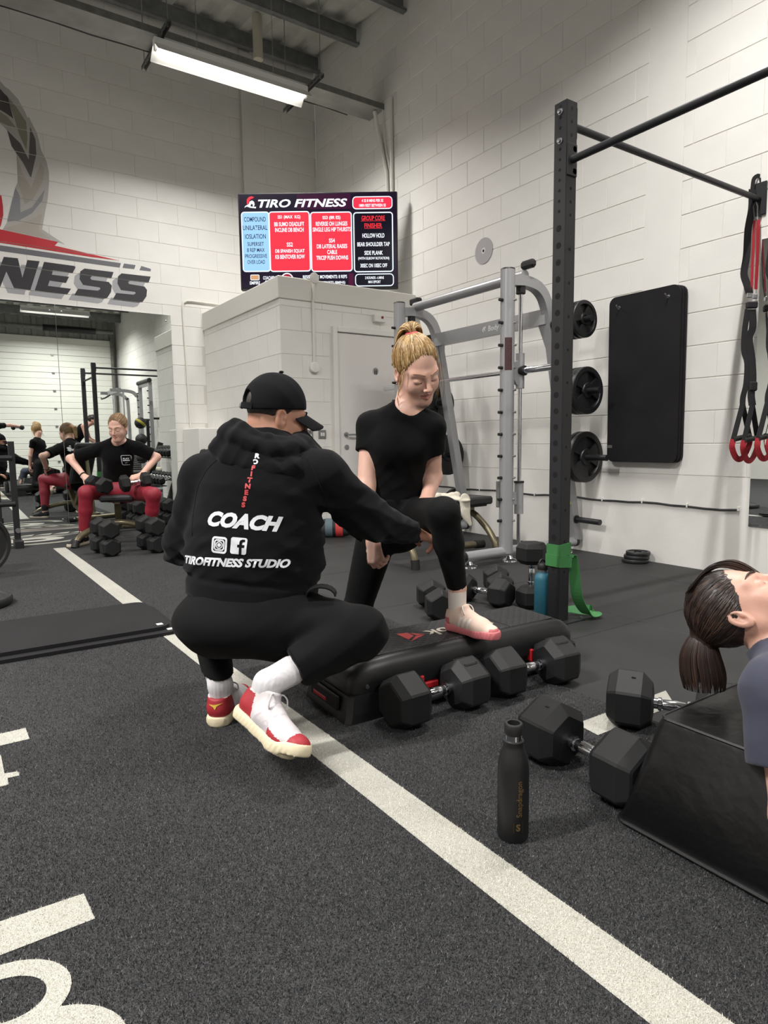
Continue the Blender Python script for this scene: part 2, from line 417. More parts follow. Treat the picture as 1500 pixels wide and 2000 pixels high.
# ---------------------------------------------------------------- floor: rubber mats and inlaid turf
RUB = mat('floor_rubber', (43, 43, 43), 0.62, spec=0.35, bump=(220, 0.35, 0.001), noise=(2.2, 0.16))
floor_ = MB().box(((XL+XR)/2, (YF+YB)/2, -0.06), (XR-XL, YB-YF, 0.1)).build('floor', RUB); tag(floor_, kind='structure')
XTURF = 1.88
tile = MB().cbox((0, 0, -0.0085), (0.996, 0.996, 0.019), 0.003).mesh('rubber_tile', RUB)
half = MB().cbox((0, 0, -0.0085), (0.496, 0.996, 0.019), 0.003).mesh('rubber_tile', RUB)
for i in range(3):
    for j in range(12):
        x = XTURF+0.5+i*1.0; y = YF+0.55+j*1.0
        link_copy(tile if i < 2 else half, 'rubber_tile', floor_, (x if i < 2 else XTURF+2.25, y, 0))
def turf_material(name, dark, light, scale=420):
    m = bpy.data.materials.new(name); m.use_nodes = True; nt = m.node_tree; b = nt.nodes['Principled BSDF']
    t = nt.nodes.new('ShaderNodeTexCoord')
    n = nt.nodes.new('ShaderNodeTexNoise'); n.inputs['Scale'].default_value = scale; n.inputs['Detail'].default_value = 3; n.inputs['Roughness'].default_value = 0.7
    n3 = nt.nodes.new('ShaderNodeTexNoise'); n3.inputs['Scale'].default_value = 2.5; n3.inputs['Detail'].default_value = 3
    nt.links.new(t.outputs['Object'], n.inputs['Vector']); nt.links.new(t.outputs['Object'], n3.inputs['Vector'])
    r = nt.nodes.new('ShaderNodeValToRGB'); r.color_ramp.elements[0].position = 0.36; r.color_ramp.elements[1].position = 0.68
    r.color_ramp.elements[0].color = (*lin(dark), 1); r.color_ramp.elements[1].color = (*lin(light), 1)
    nt.links.new(n.outputs['Fac'], r.inputs[0])
    mx = nt.nodes.new('ShaderNodeMix'); mx.data_type = 'RGBA'; mx.blend_type = 'MULTIPLY'; mx.inputs[0].default_value = 0.35
    nt.links.new(r.outputs[0], mx.inputs[6]); nt.links.new(n3.outputs['Fac'], mx.inputs[7]); nt.links.new(mx.outputs[2], b.inputs['Base Color'])
    bp = nt.nodes.new('ShaderNodeBump'); bp.inputs['Strength'].default_value = 0.9; bp.inputs['Distance'].default_value = 0.004
    nt.links.new(n.outputs['Fac'], bp.inputs['Height']); nt.links.new(bp.outputs['Normal'], b.inputs['Normal'])
    b.inputs['Roughness'].default_value = 0.85; b.inputs['Specular IOR Level'].default_value = 0.2
    return m
TURF = turf_material('charcoal_turf', (30, 30, 31), (90, 90, 91))
TURFW = turf_material('white_turf', (172, 170, 160), (226, 224, 214))
turf = MB().box(((XL+XTURF)/2, (YF+YB)/2, -0.0085), (XTURF-XL, YB-YF-0.01, 0.019)).build('turf', TURF, floor_)
# white turf inlays: polygons on the floor plane
def ring(c, ro, ri, n=24, a0=0.0, a1=2*PI, rot=0.0):
    out = []; cr, sr = math.cos(rot), math.sin(rot)
    for i in range(n+1):
        a = a0+(a1-a0)*i/n; x, y = ro[0]*math.cos(a), ro[1]*math.sin(a); out.append((c[0]+x*cr-y*sr, c[1]+x*sr+y*cr))
    for i in range(n, -1, -1):
        a = a0+(a1-a0)*i/n; x, y = ri[0]*math.cos(a), ri[1]*math.sin(a); out.append((c[0]+x*cr-y*sr, c[1]+x*sr+y*cr))
    return out
INLAYS = {}
def inlay(name, poly):
    poly = [(p[0], p[1]) for p in poly]; INLAYS.setdefault(name, []).append(poly)
inlay('lane_line', [(0.785, 6.50), (0.885, 6.50), (1.005, -1.2), (0.895, -1.2)])
inlay('lane_letter', [(0.012,2.377,0), (0.169,2.377,0), (0.171,2.279,0), (0.008,2.279,0)])
inlay('lane_letter', [(0.007,2.248,0), (0.087,2.206,0), (0.087,2.072,0), (0.119,2.063,0), (0.121,2.034,0), (0.092,2.037,0), (0.091,1.994,0), (0,2.002,0)])
inlay('lane_letter', [(-0.1,1.416,0), (0.182,1.399,0), (0.187,1.308,0), (-0.097,1.31,0)])
inlay('lane_letter', [(1.656,1.341,0), (1.81,1.338,0), (2.149,1.334,0), (2.056,1.24,0), (1.726,1.244,0), (1.647,1.246,0)])
c0 = (0.023,1.194,0); INL_R = (0.105, 0.086); inlay('lane_number', ring(c0, INL_R, (0.066, 0.049), 30, rot=-0.45))
c1 = (c0[0]+0.045, c0[1]-0.160); inlay('lane_number', ring(c1, (0.118, 0.096), (0.070, 0.054), 30, rot=-0.45))
# crest inlay in front of the mirror
cx, cy = 0.78, 7.15
inlay('floor_crest', [(cx-0.9, cy+0.33), (cx+0.72, cy+0.27), (cx+0.72, cy+0.30), (cx-0.9, cy+0.36)])
for k in range(7): inlay('floor_crest', [(cx-0.55+k*0.17, cy+0.40), (cx-0.40+k*0.17, cy+0.39), (cx-0.36+k*0.17, cy+0.50), (cx-0.46+k*0.17, cy+0.47)])
inlay('floor_crest', ring((cx-0.05, cy-0.05), (0.46, 0.26), (0.36, 0.17), 22, a0=-2.9, a1=0.15))
inlay('floor_crest', ring((cx-0.08, cy+0.05), (0.28, 0.15), (0.12, 0.05), 18))
inlay('floor_crest', [(cx-0.5, cy+0.1), (cx-0.15, cy+0.18), (cx+0.3, cy+0.2), (cx+0.1, cy+0.26), (cx-0.45, cy+0.2)])
inlay('floor_crest', [(1.62, 6.42), (1.78, 6.36), (1.80, 6.46), (1.64, 6.52)])
_zi = 0
for nm, polys in INLAYS.items():
    for poly in polys:
        _zi += 1; bm = bmesh.new(); f = bm.faces.new([bm.verts.new((x, y, 0.0020+0.00012*_zi)) for x, y in poly])
        bm.normal_update()
        if f.normal.z < 0: f.normal_flip()
        bmesh.ops.triangulate(bm, faces=bm.faces[:])
        me = bpy.data.meshes.new(nm); bm.to_mesh(me); bm.free(); mesh_obj(nm, me, TURFW, floor_)

# ================================================================ LIGHTS AND SERVICES
TUBE = mat('fluorescent_tube', (255, 252, 246), 0.5, emit=((255, 250, 242), 9.0))
REFL = mat('batten_white', (240, 240, 238), 0.3)
def batten(loc, label, power=1.0):
    t = thing('fluorescent_batten', label, 'light', loc, 0, 'ceiling battens')
    L = 1.54
    m = MB(); m.cbox((0, 0, 0.03), (L, 0.07, 0.055), 0.004)
    for s in (-1, 1): m.add([(-L/2, s*0.03, 0.004), (L/2, s*0.03, 0.004), (L/2, s*0.125, -0.088), (-L/2, s*0.125, -0.088), (-L/2, s*0.03, 0.008), (L/2, s*0.03, 0.008), (L/2, s*0.128, -0.086), (-L/2, s*0.128, -0.086)],
                            [(0, 1, 2, 3), (7, 6, 5, 4), (0, 4, 5, 1), (2, 6, 7, 3), (1, 5, 6, 2), (3, 7, 4, 0)])
    m.build('reflector', REFL, t)
    MB().cone((-0.74, 0, -0.036), (0.74, 0, -0.036), 0.013, n=14).build('tube', TUBE, t, smooth=True)
    for s in (-1, 1): MB().cbox((s*0.755, 0, -0.025), (0.024, 0.034, 0.05), 0.003).build('lamp_holder', REFL, t)
    ld = bpy.data.lights.new('batten_light', 'AREA'); ld.shape = 'RECTANGLE'; ld.size = 1.46; ld.size_y = 0.045
    ld.energy = LAMP_POWER*power; ld.spread = math.radians(150); ld.color = LAMP_COLOR
    lo = bpy.data.objects.new('batten_light', ld); C.objects.link(lo); lo.parent = t; lo.location = (0, 0, -0.0505)
    return t
ZL = 4.50
b0 = batten((2.62, 6.32, ZL), 'lit fluorescent batten hanging nearest the back wall above the television', 0.55)
for (x, y, lb, pw) in ((2.62, 2.0, 'fluorescent batten hanging above the black rig', 0.75), (2.62, -2.3, 'fluorescent batten by the roller door at the front right', 1.05),
                   (-2.2, 6.32, 'fluorescent batten at the far left by the back wall', 1.1), (-2.2, 2.0, 'fluorescent batten hanging over the left of the turf', 2.5), (-2.2, -2.3, 'fluorescent batten by the front wall on the left', 1.25)):
    batten((x, y, min(ZL, zdeck(y)-0.35)), lb, pw)
STRUT = mat('slotted_channel', (120, 120, 118), 0.45, metal=0.6)
for x, lb in ((1.92, 'slotted steel channel under the left end of the lit batten'), (3.44, 'slotted steel channel under the right end of the lit batten')):
    t = thing('slotted_channel', lb, 'bracket', (x, 6.5, 4.585), 0, 'slotted channels')
    m = MB(); m.box((0, 0, 0.018), (0.041, 0.86, 0.003)); 
    for s in (-1, 1): m.box((s*0.019, 0, 0), (0.003, 0.86, 0.038))
    m.build('channel', STRUT, t)
    sl = MB()
    for k in range(12): sl.box((0, -0.38+k*0.07, 0.0162), (0.013, 0.03, 0.002)); sl.box((-0.0206, -0.38+k*0.07, 0.0), (0.001, 0.022, 0.011))
    tag(sl.build('slots', BLACKM, t), kind='stuff')
    for y in (-0.39, 0.39): MB().cone((0, y, -0.02), (0, y, zdeck(6.5+y)-4.6), 0.005, n=8).build('threaded_rod', STEEL, t)
for x, lb in ((2.25, 'thin chain holding the lit batten near its left end'), (3.02, 'thin chain holding the lit batten near its right end')):
    m = MB(); z = ZL+0.06; k = 0
    while z < zdeck(6.32)-0.02:
        n = Vector((1, 0, 0)) if k % 2 else Vector((0, 1, 0))
        pts = [Vector((x, 6.32, z+0.016)) + n*(0.006*math.cos(a)) + Vector((0, 0, 0.018*math.sin(a))) for a in [2*PI*i/8 for i in range(8)]]
        m.tube(pts, 0.002, 4, closed=True); z += 0.03; k += 1
    tag(m.build('hanging_chain', STEEL), lb, 'chain', 'batten chains')
# cable tray across the room
t = thing('cable_tray', 'long galvanised cable tray running along above the batten to the white wall', 'cable tray', (0, 6.5, 4.61))
for s in (-1, 1):
    MB().box(((XR-4.2)/2+0.0, s*0.15, 0.03), (XR+4.2, 0.003, 0.06)).build('side_rail', GALV, t)
m = MB().box(((XR-4.2)/2, 0, 0.0), (XR+4.2, 0.3, 0.003)); m.build('tray_base', mat('tray_sheet', (150, 150, 146), 0.5, metal=0.4, noise=(5, 0.15)), t)
for k in range(4):
    pts = [(-4.0+i*0.35, 0.10+0.008*k+0.01*math.sin(i*1.3+k), 0.014+0.012*(k % 2)) for i in range(24)]
    MB().tube(pts, 0.0065, 6).build('cable', mat('grey_cable', (70, 70, 70), 0.6), t)
MB().tube([(-4+i*0.3, 0.185, 0.01+0.006*math.sin(i*2)) for i in range(28)], 0.006, 6).build('cable', mat('grey_cable', (70, 70, 70), 0.6), t)
# pipes and conduits
PIPEW = mat('white_conduit', (226, 223, 214), 0.4)
tag(MB().tube([(4.30, 6.42, 4.6), (4.355, 6.40, 4.3), (4.355, 6.28, 3.9), (4.36, 6.25, 3.0)], 0.022, 10).build('conduit', PIPEW, smooth=True), 'white conduit bending down the wall from the tray end', 'pipe', 'conduits behind the television')
tag(MB().tube([(4.36, 6.19, 4.66), (4.36, 6.18, 3.0)], 0.02, 10).build('conduit', PIPEW, smooth=True), 'straight white conduit dropping beside the bent one', 'pipe', 'conduits behind the television')
tag(MB().tube(smooth_path([(4.365, 6.36, 4.62), (4.365, 6.30, 4.2), (4.365, 6.23, 3.85), (4.365, 6.22, 3.0)], 5), 0.006, 6).build('cable', PIPEW), 'thin white cable between the two conduits on the right wall', 'cable')
c = MB(); c.tube([(2.55, 7.935, 1.12), (2.52, 7.935, 2.45), (2.52, 7.935, 2.55), (2.53, 7.935, 2.60), (2.57, 7.935, 2.625), (2.63, 7.935, 2.63), (3.2, 7.935, 2.62)], 0.011, 10)
tag(c.build('conduit', PIPEW, smooth=True), 'white conduit turning a corner beside the mirror towards the cubicle', 'pipe')
tag(MB().cone((3.33, 7.35, 5.75), (3.33, 7.35, 5.28), 0.055, n=18).build('vent_pipe', mat('cream_pipe', (205, 198, 180), 0.5), smooth=True), 'short cream pipe stub coming down between the purlins', 'pipe')
# pull cord, sounder, switches on the cubicle
t = thing('pull_cord_switch', 'white pull cord conduit with round switch beside the toilet door', 'switch', (3.12, YT-0.012, 1.66))
MB().cone((0, -0.002, 0.03), (0, -0.002, 0.64), 0.013, n=10).build('conduit', PIPEW, t, smooth=True)
MB().tube([(0, -0.002, 0.63), (0, -0.02, 0.66), (0, -0.025, 0.72), (0, -0.028, 0.83)], 0.013, 10).build('conduit', PIPEW, t, smooth=True)
MB().lathe([(0.02, -0.012), (0.05, -0.01), (0.054, 0.01), (0.046, 0.026), (0.0, 0.03)], 22, Matrix.Rotation(PI/2, 4, 'X')).build('switch_dome', WHITE, t, smooth=True)
MB().lathe([(0.03, -0.01), (0.046, 0.0), (0.05, 0.02), (0.03, 0.03), (0.0, 0.032)], 22, Matrix.Translation((0, -0.03, 0.85)) @ Matrix.Rotation(PI/2, 4, 'X')).build('junction_box', WHITE, t, smooth=True)
t = thing('alarm_sounder', 'small white alarm box with red button above the toilet door', 'alarm', (3.89, YT-0.015, 2.2))
MB().cbox((0, -0.012, 0), (0.14, 0.05, 0.075), 0.006).build('case', WHITE, t)
MB().cone((0.025, -0.037, 0.01), (0.025, -0.043, 0.01), 0.014, n=14).build('red_button', mat('red_plastic', (120, 30, 34), 0.4), t)
PLATE = mat('brushed_plate', (150, 150, 150), 0.35, metal=0.7)
t = thing('wall_switch', 'brushed steel fused spur switch beside the toilet door, nearer the cap', 'switch', (3.05, YT-0.004, 1.005))
MB().cbox((0, 0, 0), (0.086, 0.012, 0.086), 0.003).build('plate', PLATE, t); MB().box((0.012, -0.008, -0.015), (0.02, 0.006, 0.03)).build('rocker', WHITE, t); MB().box((0.005, -0.008, 0.024), (0.012, 0.004, 0.01)).build('neon', mat('red_plastic', (120, 30, 34), 0.4), t)
t = thing('wall_switch', 'brushed steel double switch next to the toilet door frame', 'switch', (3.197, YT-0.004, 1.005))
MB().cbox((0, 0, 0), (0.086, 0.012, 0.086), 0.003).build('plate', PLATE, t)
for dx in (-0.012, 0.012): MB().box((dx, -0.008, 0), (0.018, 0.006, 0.034)).build('rocker', WHITE, t)
# long cable clipped low along the right wall
pts = [(4.372, 5.6-0.12*i, 0.44+0.005*math.sin(i*0.9)+0.003*math.sin(i*2.3)) for i in range(29)]
t = thing('wall_cable', 'black cable clipped along the foot of the white wall', 'cable', (0, 0, 0))
MB().tube(pts, 0.0075, 6).build('cable', mat('black_cable', (48, 48, 50), 0.5), t, smooth=True)
for i in range(1, 29, 3): MB().cbox((4.372, pts[i][1], pts[i][2]+0.006), (0.016, 0.012, 0.03), 0.002).build('cable_clip', WHITE, t)
# ---------------------------------------------------------------- mirrors
MIR = bpy.data.materials.new('mirror_glass'); MIR.use_nodes = True
_b = MIR.node_tree.nodes['Principled BSDF']; _b.inputs['Base Color'].default_value = (0.80, 0.84, 0.82, 1); _b.inputs['Metallic'].default_value = 1.0; _b.inputs['Roughness'].default_value = 0.0
EDGE = mat('glass_edge', (120, 140, 132), 0.2)
for k, lb in enumerate(('wall mirror panel nearest the toilet cubicle, right of the joint', 'second wall mirror panel, left of the joint, under the painted lettering', 'third wall mirror panel at the far left of the back wall')):
    t = thing('wall_mirror', lb, 'mirror', (2.374-0.618-k*1.237, YB-0.004, 1.24), 0, 'back wall mirrors')
    g = MB().box((0, 0, 0), (1.232, 0.006, 2.4)); g.build('glass', MIR, t)
    for dx in (-0.56, 0.56):
        for dz in (-1.13, 1.13): MB().lathe([(0.011, 0), (0.011, 0.003), (0.006, 0.006), (0, 0.0065)], 12, Matrix.Translation((dx, -0.003, dz)) @ Matrix.Rotation(PI/2, 4, 'X')).build('mirror_screw', STEEL, t, smooth=True)
t = thing('wall_mirror', 'small frameless mirror low on the right wall under the suspension straps', 'mirror', (XR-0.006, 1.67, 1.25))
MB().box((0, 0, 0), (0.006, 1.0, 1.82)).build('glass', MIR, t)

# ================================================================ GYM EQUIPMENT
# ---- weight plates
PLATEM = mat('cast_plate', (30, 30, 31), 0.42, bump=(90, 0.3, 0.001), noise=(8, 0.3))
def plate_meshes(R, th):
    rim = MB().lathe([(0.78*R, -th*0.36), (0.80*R, -th*0.5), (0.97*R, -th*0.5), (R, -th*0.36), (R, th*0.36), (0.97*R, th*0.5), (0.80*R, th*0.5), (0.78*R, th*0.36), (0.78*R, -th*0.36)], 40).mesh('rim', PLATEM, 40)
    hub = MB().lathe([(0.026, -th*0.5), (0.30*R, -th*0.5), (0.33*R, -th*0.3), (0.33*R, th*0.3), (0.30*R, th*0.5), (0.026, th*0.5), (0.026, -th*0.5)], 28).mesh('hub', PLATEM, 40)
    pts = []; a = math.radians(36)
    for i in range(9): t = -a+2*a*i/8; pts.append((0.80*R*math.cos(t), 0.80*R*math.sin(t)))
    for i in range(9): t = a*1.15-2.3*a*i/8; pts.append((0.30*R*math.cos(t), 0.30*R*math.sin(t)))
    spoke = MB().prism(pts, -th*0.3, th*0.3).mesh('spoke', PLATEM)
    return rim, hub, spoke
_PM = {}
def weight_plate(loc, R, th, axis, label, group, spin=0.0):
    key = (R, th)
    if key not in _PM: _PM[key] = plate_meshes(R, th)
    rim, hub, spoke = _PM[key]
    t = thing('weight_plate', label, 'weight plate', loc, 0, group)
    t.rotation_euler = (frame(axis).to_4x4() @ Matrix.Rotation(spin, 4, 'Z')).to_euler()
    link_copy(rim, 'rim', t); link_copy(hub, 'hub', t)
    for k in range(3): link_copy(spoke, 'spoke', t, rot=(0, 0, 2*PI*k/3))
    return t
# ---- smith machine
t = thing('smith_machine', 'silver smith machine with sliding bar against the white wall', 'gym machine', (3.58, 4.2, 0))
SM0 = Vector((3.58, 4.2, 0))
def L(*p): return Vector(p)-SM0
YN, YFR = 3.54, 4.90
def legx(z): return 4.325-0.205*(z-0.08)
for Y, nm in ((YN, 'near'), (YFR, 'far')):
    s = -1 if nm == 'near' else 1
    MB().cone(L(3.52, Y, 0.07), L(3.52, Y, 2.16), 0.053, n=24).build('upright', SILVER, t, smooth=40)
    MB().cone(L(3.52, Y, 2.158), L(3.52, Y, 2.168), 0.054, 0.05, n=24).build('upright_cap', PLASTICB, t)
    MB().cone(L(3.10, Y, 0.08), L(4.30, Y, 0.08), 0.039, n=20).build('base_tube', SILVER, t, smooth=40)
    for xx in (3.075, 4.30): MB().cone(L(xx, Y, 0.08), L(xx+0.03, Y, 0.08), 0.041, n=20).build('end_cap', PLASTICB, t)
    for xx in (3.15, 3.56, 4.2): MB().lathe([(0.062, 0), (0.06, 0.012), (0.03, 0.022), (0.02, 0.045)], 20, Matrix.Translation(L(xx, Y, 0))).build('levelling_foot', CHROME, t, smooth=40)
    pth = smooth_path([L(3.53, Y, 2.085), L(3.70, Y, 2.095), L(3.84, Y, 2.06), L(3.93, Y, 1.95), L(legx(1.7)-0.0, Y, 1.7), L(legx(1.0), Y, 1.0), L(legx(0.09), Y, 0.09)], 6)
    MB().bar(pth, 0.07, 0.075, up=(0.2, 0, 1)).build('rear_leg', SILVER, t)
    MB().cone(L(3.655, Y, 0.10), L(3.655, Y, 2.06), 0.0155, n=14).build('guide_rod', CHROME, t, smooth=40)
    MB().cbox(L(3.655, Y, 2.03), (0.055, 0.055, 0.06), 0.006).build('rod_clamp', PLASTICB, t)
    MB().cone(L(3.655, Y, 0.36), L(3.655, Y, 0.60), 0.035, n=18).build('safety_stop', SILVER, t, smooth=40)
    MB().cone(L(3.655, Y, 0.598), L(3.655, Y, 0.612), 0.039, n=18).build('bumper_ring', RUBBER, t)
    MB().box(L(3.59, Y, 0.48), (0.09, 0.02, 0.09)).build('stop_bracket', SILVER, t)
    MB().cone(L(3.655, Y, 1.31), L(3.655, Y, 1.57), 0.033, n=18).build('carriage', SILVER, t, smooth=40)
    MB().prism([(-0.05, -0.10), (0.03, -0.13), (0.035, 0.13), (-0.02, 0.08), (-0.07, 0.06), (-0.11, 0.02), (-0.10, -0.02)], -0.012, 0.012, Matrix.Translation(L(3.655, Y, 1.44)) @ Matrix.Rotation(PI/2, 4, 'X')).build('hook_plate', SILVER, t)
    MB().cone(L(3.655, Y-0.05, 1.44), L(3.655, Y+0.05, 1.44), 0.037, n=18).build('bar_bearing', PLASTICB, t, smooth=40)
    MB().cone(L(3.655, Y+s*0.05, 1.44), L(3.655, Y+s*0.44, 1.44), 0.025, n=18).build('bar_sleeve', CHROME, t, smooth=40)
    for k in range(11):
        z = 0.32+k*0.162
        MB().cone(L(3.475, Y, z), L(3.435, Y, z), 0.013, 0.011, n=10).build('hook_peg', PLASTICB, t)
        MB().cone(L(3.54, Y-0.045, z), L(3.546, Y-0.066, z), 0.008, n=8).build('bolt', STEEL, t)
    m = MB(); m.cbox(L(3.46, Y+0.03, 0.52), (0.012, 0.03, 0.2), 0.004); m.build('safety_plate', GALV, t)
    for k, z in enumerate((1.80, 1.29, 0.785, 0.27)):
        xx = legx(z)
        MB().cone(L(xx, Y+s*0.03, z), L(xx, Y+s*0.045, z), 0.034, n=16).build('horn_collar', PLASTICB, t)
        MB().cone(L(xx, Y+s*0.04, z), L(xx, Y+s*(0.40 if k < 3 else 0.27), z-0.004), 0.0235, n=16).build('plate_horn', BLACKM, t, smooth=40)
    MB().add([L(legx(1.82)-0.03, Y, 1.82), L(legx(1.82)-0.03, Y-s*0.09, 1.82), L(legx(1.55)-0.03, Y-s*0.02, 1.55), L(legx(1.55)-0.03, Y, 1.52),
              L(legx(1.82)+0.005, Y, 1.82), L(legx(1.82)+0.005, Y-s*0.09, 1.82), L(legx(1.55)+0.005, Y-s*0.02, 1.55), L(legx(1.55)+0.005, Y, 1.52)],
             [(0, 1, 2, 3), (7, 6, 5, 4), (0, 4, 5, 1), (1, 5, 6, 2), (2, 6, 7, 3)]).build('gusset', SILVER, t)
MB().bar([L(3.945, YN, 1.865), L(3.945, YFR, 1.865)], 0.06, 0.115).build('rear_beam', SILVER, t)
MB().cone(L(3.70, YN, 2.145), L(3.70, YFR, 2.145), 0.04, n=20).build('top_beam', SILVER, t, smooth=40)
MB().cone(L(3.655, YN-0.0, 1.44), L(3.655, YFR, 1.44), 0.0145, n=14).build('bar_shaft', CHROME, t, smooth=40)
MB().cbox(L(3.70, YN-0.03, 2.215), (0.06, 0.13, 0.06), 0.018).build('pulley_cover', PLASTICB, t)
MB().cbox(L(3.72, YFR+0.02, 2.20), (0.07, 0.12, 0.06), 0.012).build('pulley_cover', PLASTICB, t)
# warning label on the near upright and lettering on the beam
m = MB(); vs = []
for i in range(7):
    a = math.radians(205+i*10); vs += [L(3.52+0.0537*math.cos(a), YN+0.0537*math.sin(a), 1.435), L(3.52+0.0537*math.cos(a), YN+0.0537*math.sin(a), 1.67)]
m.add(vs, [(2*i, 2*i+2, 2*i+3, 2*i+1) for i in range(6)])
m.build('warning_label', mat('maroon_label', (66, 40, 40), 0.5, noise=(150, 0.5)), t)
MB().cbox(L(legx(0.42)-0.037, YN-0.01, 0.42), (0.003, 0.045, 0.05), 0.001).build('yellow_sticker', mat('yellow_sticker', (190, 180, 40), 0.5), t)
MW = axes((0, -1, 0), (0, 0, 1), (-1, 0, 0), L(3.9135, 4.165, 1.862))
mesh_obj('beam_lettering', text_mesh('Body', 0.062, bold=0.0012, align='LEFT'), mat('white_decal', (220, 220, 220), 0.5), t, MW)
m = MB()
for q in (0, 1): m.prism([(-0.072+q*0.018, 0.0+q*0.008), (-0.052+q*0.018, 0.026+q*0.003), (-0.044+q*0.018, 0.015+q*0.003), (-0.058+q*0.018, -0.003+q*0.008), (-0.050+q*0.018, -0.016+q*0.008), (-0.058+q*0.018, -0.024+q*0.008)], 0, 0.0008, MW)
m.build('beam_emblem', mat('white_decal', (220, 220, 220), 0.5), t)
def horn_plates(zs, side, dat):
    for (z, R, th, ys, lbs) in dat:
        for y, lb in zip(ys, lbs): weight_plate((legx(z), y, z-(R-0.026 if False else 0.0)), R, th, (0, -1, 0), lb, 'plates on the smith machine', spin=random.random()*2)
horn_plates(None, 'near', [
    (1.80, 0.135, 0.032, (3.215, 3.26, 3.305), ('small plate on the top near horn, outermost', 'small plate on the top near horn, middle one', 'small plate on the top near horn, next to the frame')),
    (1.29, 0.178, 0.034, (3.26, 3.30, 3.345), ('mid-size plate on the middle near horn, outermost', 'mid-size plate on the middle near horn, second', 'mid-size plate on the middle near horn, next to the frame')),
    (0.785, 0.20, 0.036, (3.345, 3.39), ('large plate on the low near horn, outermost', 'large plate on the low near horn, next to the frame'))])
horn_plates(None, 'far', [
    (1.80, 0.135, 0.032, (5.02,), ('small plate on the top far horn behind the blonde woman',)),
    (1.29, 0.178, 0.034, (5.02, 5.06), ('mid-size plate on the far middle horn, next to the leg', 'mid-size plate on the far middle horn, outer')),
    (0.785, 0.20, 0.036, (5.02, 5.065), ('large plate on the far low horn, next to the leg', 'large plate on the far low horn, outer')),
    (0.27, 0.178, 0.034, (5.02,), ('plate on the lowest far horn under the bench',))])
for k, lb in enumerate(('flat plate on the rubber floor by the wall, bottom of its pile', 'flat plate on the rubber floor by the wall, middle of its pile', 'flat plate on the rubber floor by the wall, top of its pile')):
    weight_plate((4.26+0.006*k, 2.93-0.008*k, 0.016+0.028*k), 0.095-0.004*k, 0.027, (0, 0, 1), lb, 'plates piled by the wall', spin=k)
# ---- black rig
t = thing('training_rig', 'black perforated steel rig post with pull-up bars bolted to the wall', 'gym rig', (2.56, 2.20, 0))
RIGM = mat('rig_powder_coat', (34, 34, 37), 0.45, bump=(400, 0.15, 0.0004))
HOLE = mat('hole_dark', (6, 6, 7), 0.8)
for (px, py) in ((0, 0), (0, -1.12)):
    w = 0.074; z1 = 2.50
    m = MB()
    for sx in (-1, 1):
        m.cbox((px+sx*(w/2-0.002), py, z1/2+0.003), (0.004, w, z1-0.006), 0.0015); m.cbox((px, py+sx*(w/2-0.002), z1/2+0.003), (w-0.008, 0.004, z1-0.006), 0.0015)
    m.box((px, py, z1-0.004), (w-0.004, w-0.004, 0.006)); m.build('post', RIGM, t)
    hb = MB(); hs = MB(); z = 0.28
    while z < 2.5:
        r = 0.0155 if z < 1.93 else 0.0075
        hb.cone((px-w/2-0.0006, py, z), (px-w/2+0.004, py, z), r, n=14)
        hb.cone((px+w/2-0.004, py, z), (px+w/2+0.0006, py, z), r, n=14)
        z += 0.0785 if z < 1.93 else 0.047
    z = 0.26
    while z < 2.5:
        hs.cone((px, py-w/2-0.0006, z), (px, py-w/2+0.004, z), 0.0075, n=10); z += 0.157 if z < 1.95 else 0.06
    tag(hb.build('hole_row', HOLE, t), kind='stuff'); tag(hs.build('hole_row', HOLE, t), kind='stuff')
    MB().cbox((px+0.03, py, 0.004), (0.19, 0.15, 0.008), 0.002).build('base_plate', RIGM, t)
    for dx, dy in ((-0.05, -0.06), (0.11, -0.06), (-0.05, 0.06), (0.11, 0.06)): MB().cone((px+dx, py+dy, 0.007), (px+dx, py+dy, 0.018), 0.009, n=6).build('anchor_bolt', STEEL, t)
    for z in (2.455, 2.325): MB().lathe([(0.015, 0), (0.015, 0.004), (0.010, 0.005), (0.010, 0.014), (0, 0.015)], 8, Matrix.Translation((px-w/2, py, z)) @ Matrix.Rotation(-PI/2, 4, 'Y')).build('bolt', STEEL, t)
    MB().cone((px+w/2, py, 2.41), (1.81, py, 2.41), 0.0175, n=16).build('pull_up_bar', RIGM, t, smooth=40)
    MB().cbox((1.812, py, 2.41), (0.012, 0.09, 0.2), 0.003).build('wall_flange', RIGM, t)
    MB().cbox((px+w/2+0.004, py, 2.41), (0.008, 0.066, 0.14), 0.002).build('bar_flange', RIGM, t)
for py, s in ((0, -1), (-1.12, 1)):
    MB().cbox((0, py+s*0.041, 2.235), (0.066, 0.008, 0.145), 0.002).build('bar_flange', RIGM, t)
    for z in (2.285, 2.185): MB().lathe([(0.014, 0), (0.014, 0.004), (0.009, 0.005), (0.009, 0.012), (0, 0.013)], 8, Matrix.Translation((0.016, py+s*0.045, z)) @ Matrix.Rotation(-s*-PI/2*1.0, 4, 'X')).build('bolt', STEEL, t)
MB().cone((0, -0.04, 2.235), (0, -1.08, 2.235), 0.0175, n=16).build('pull_up_bar', RIGM, t, smooth=40)
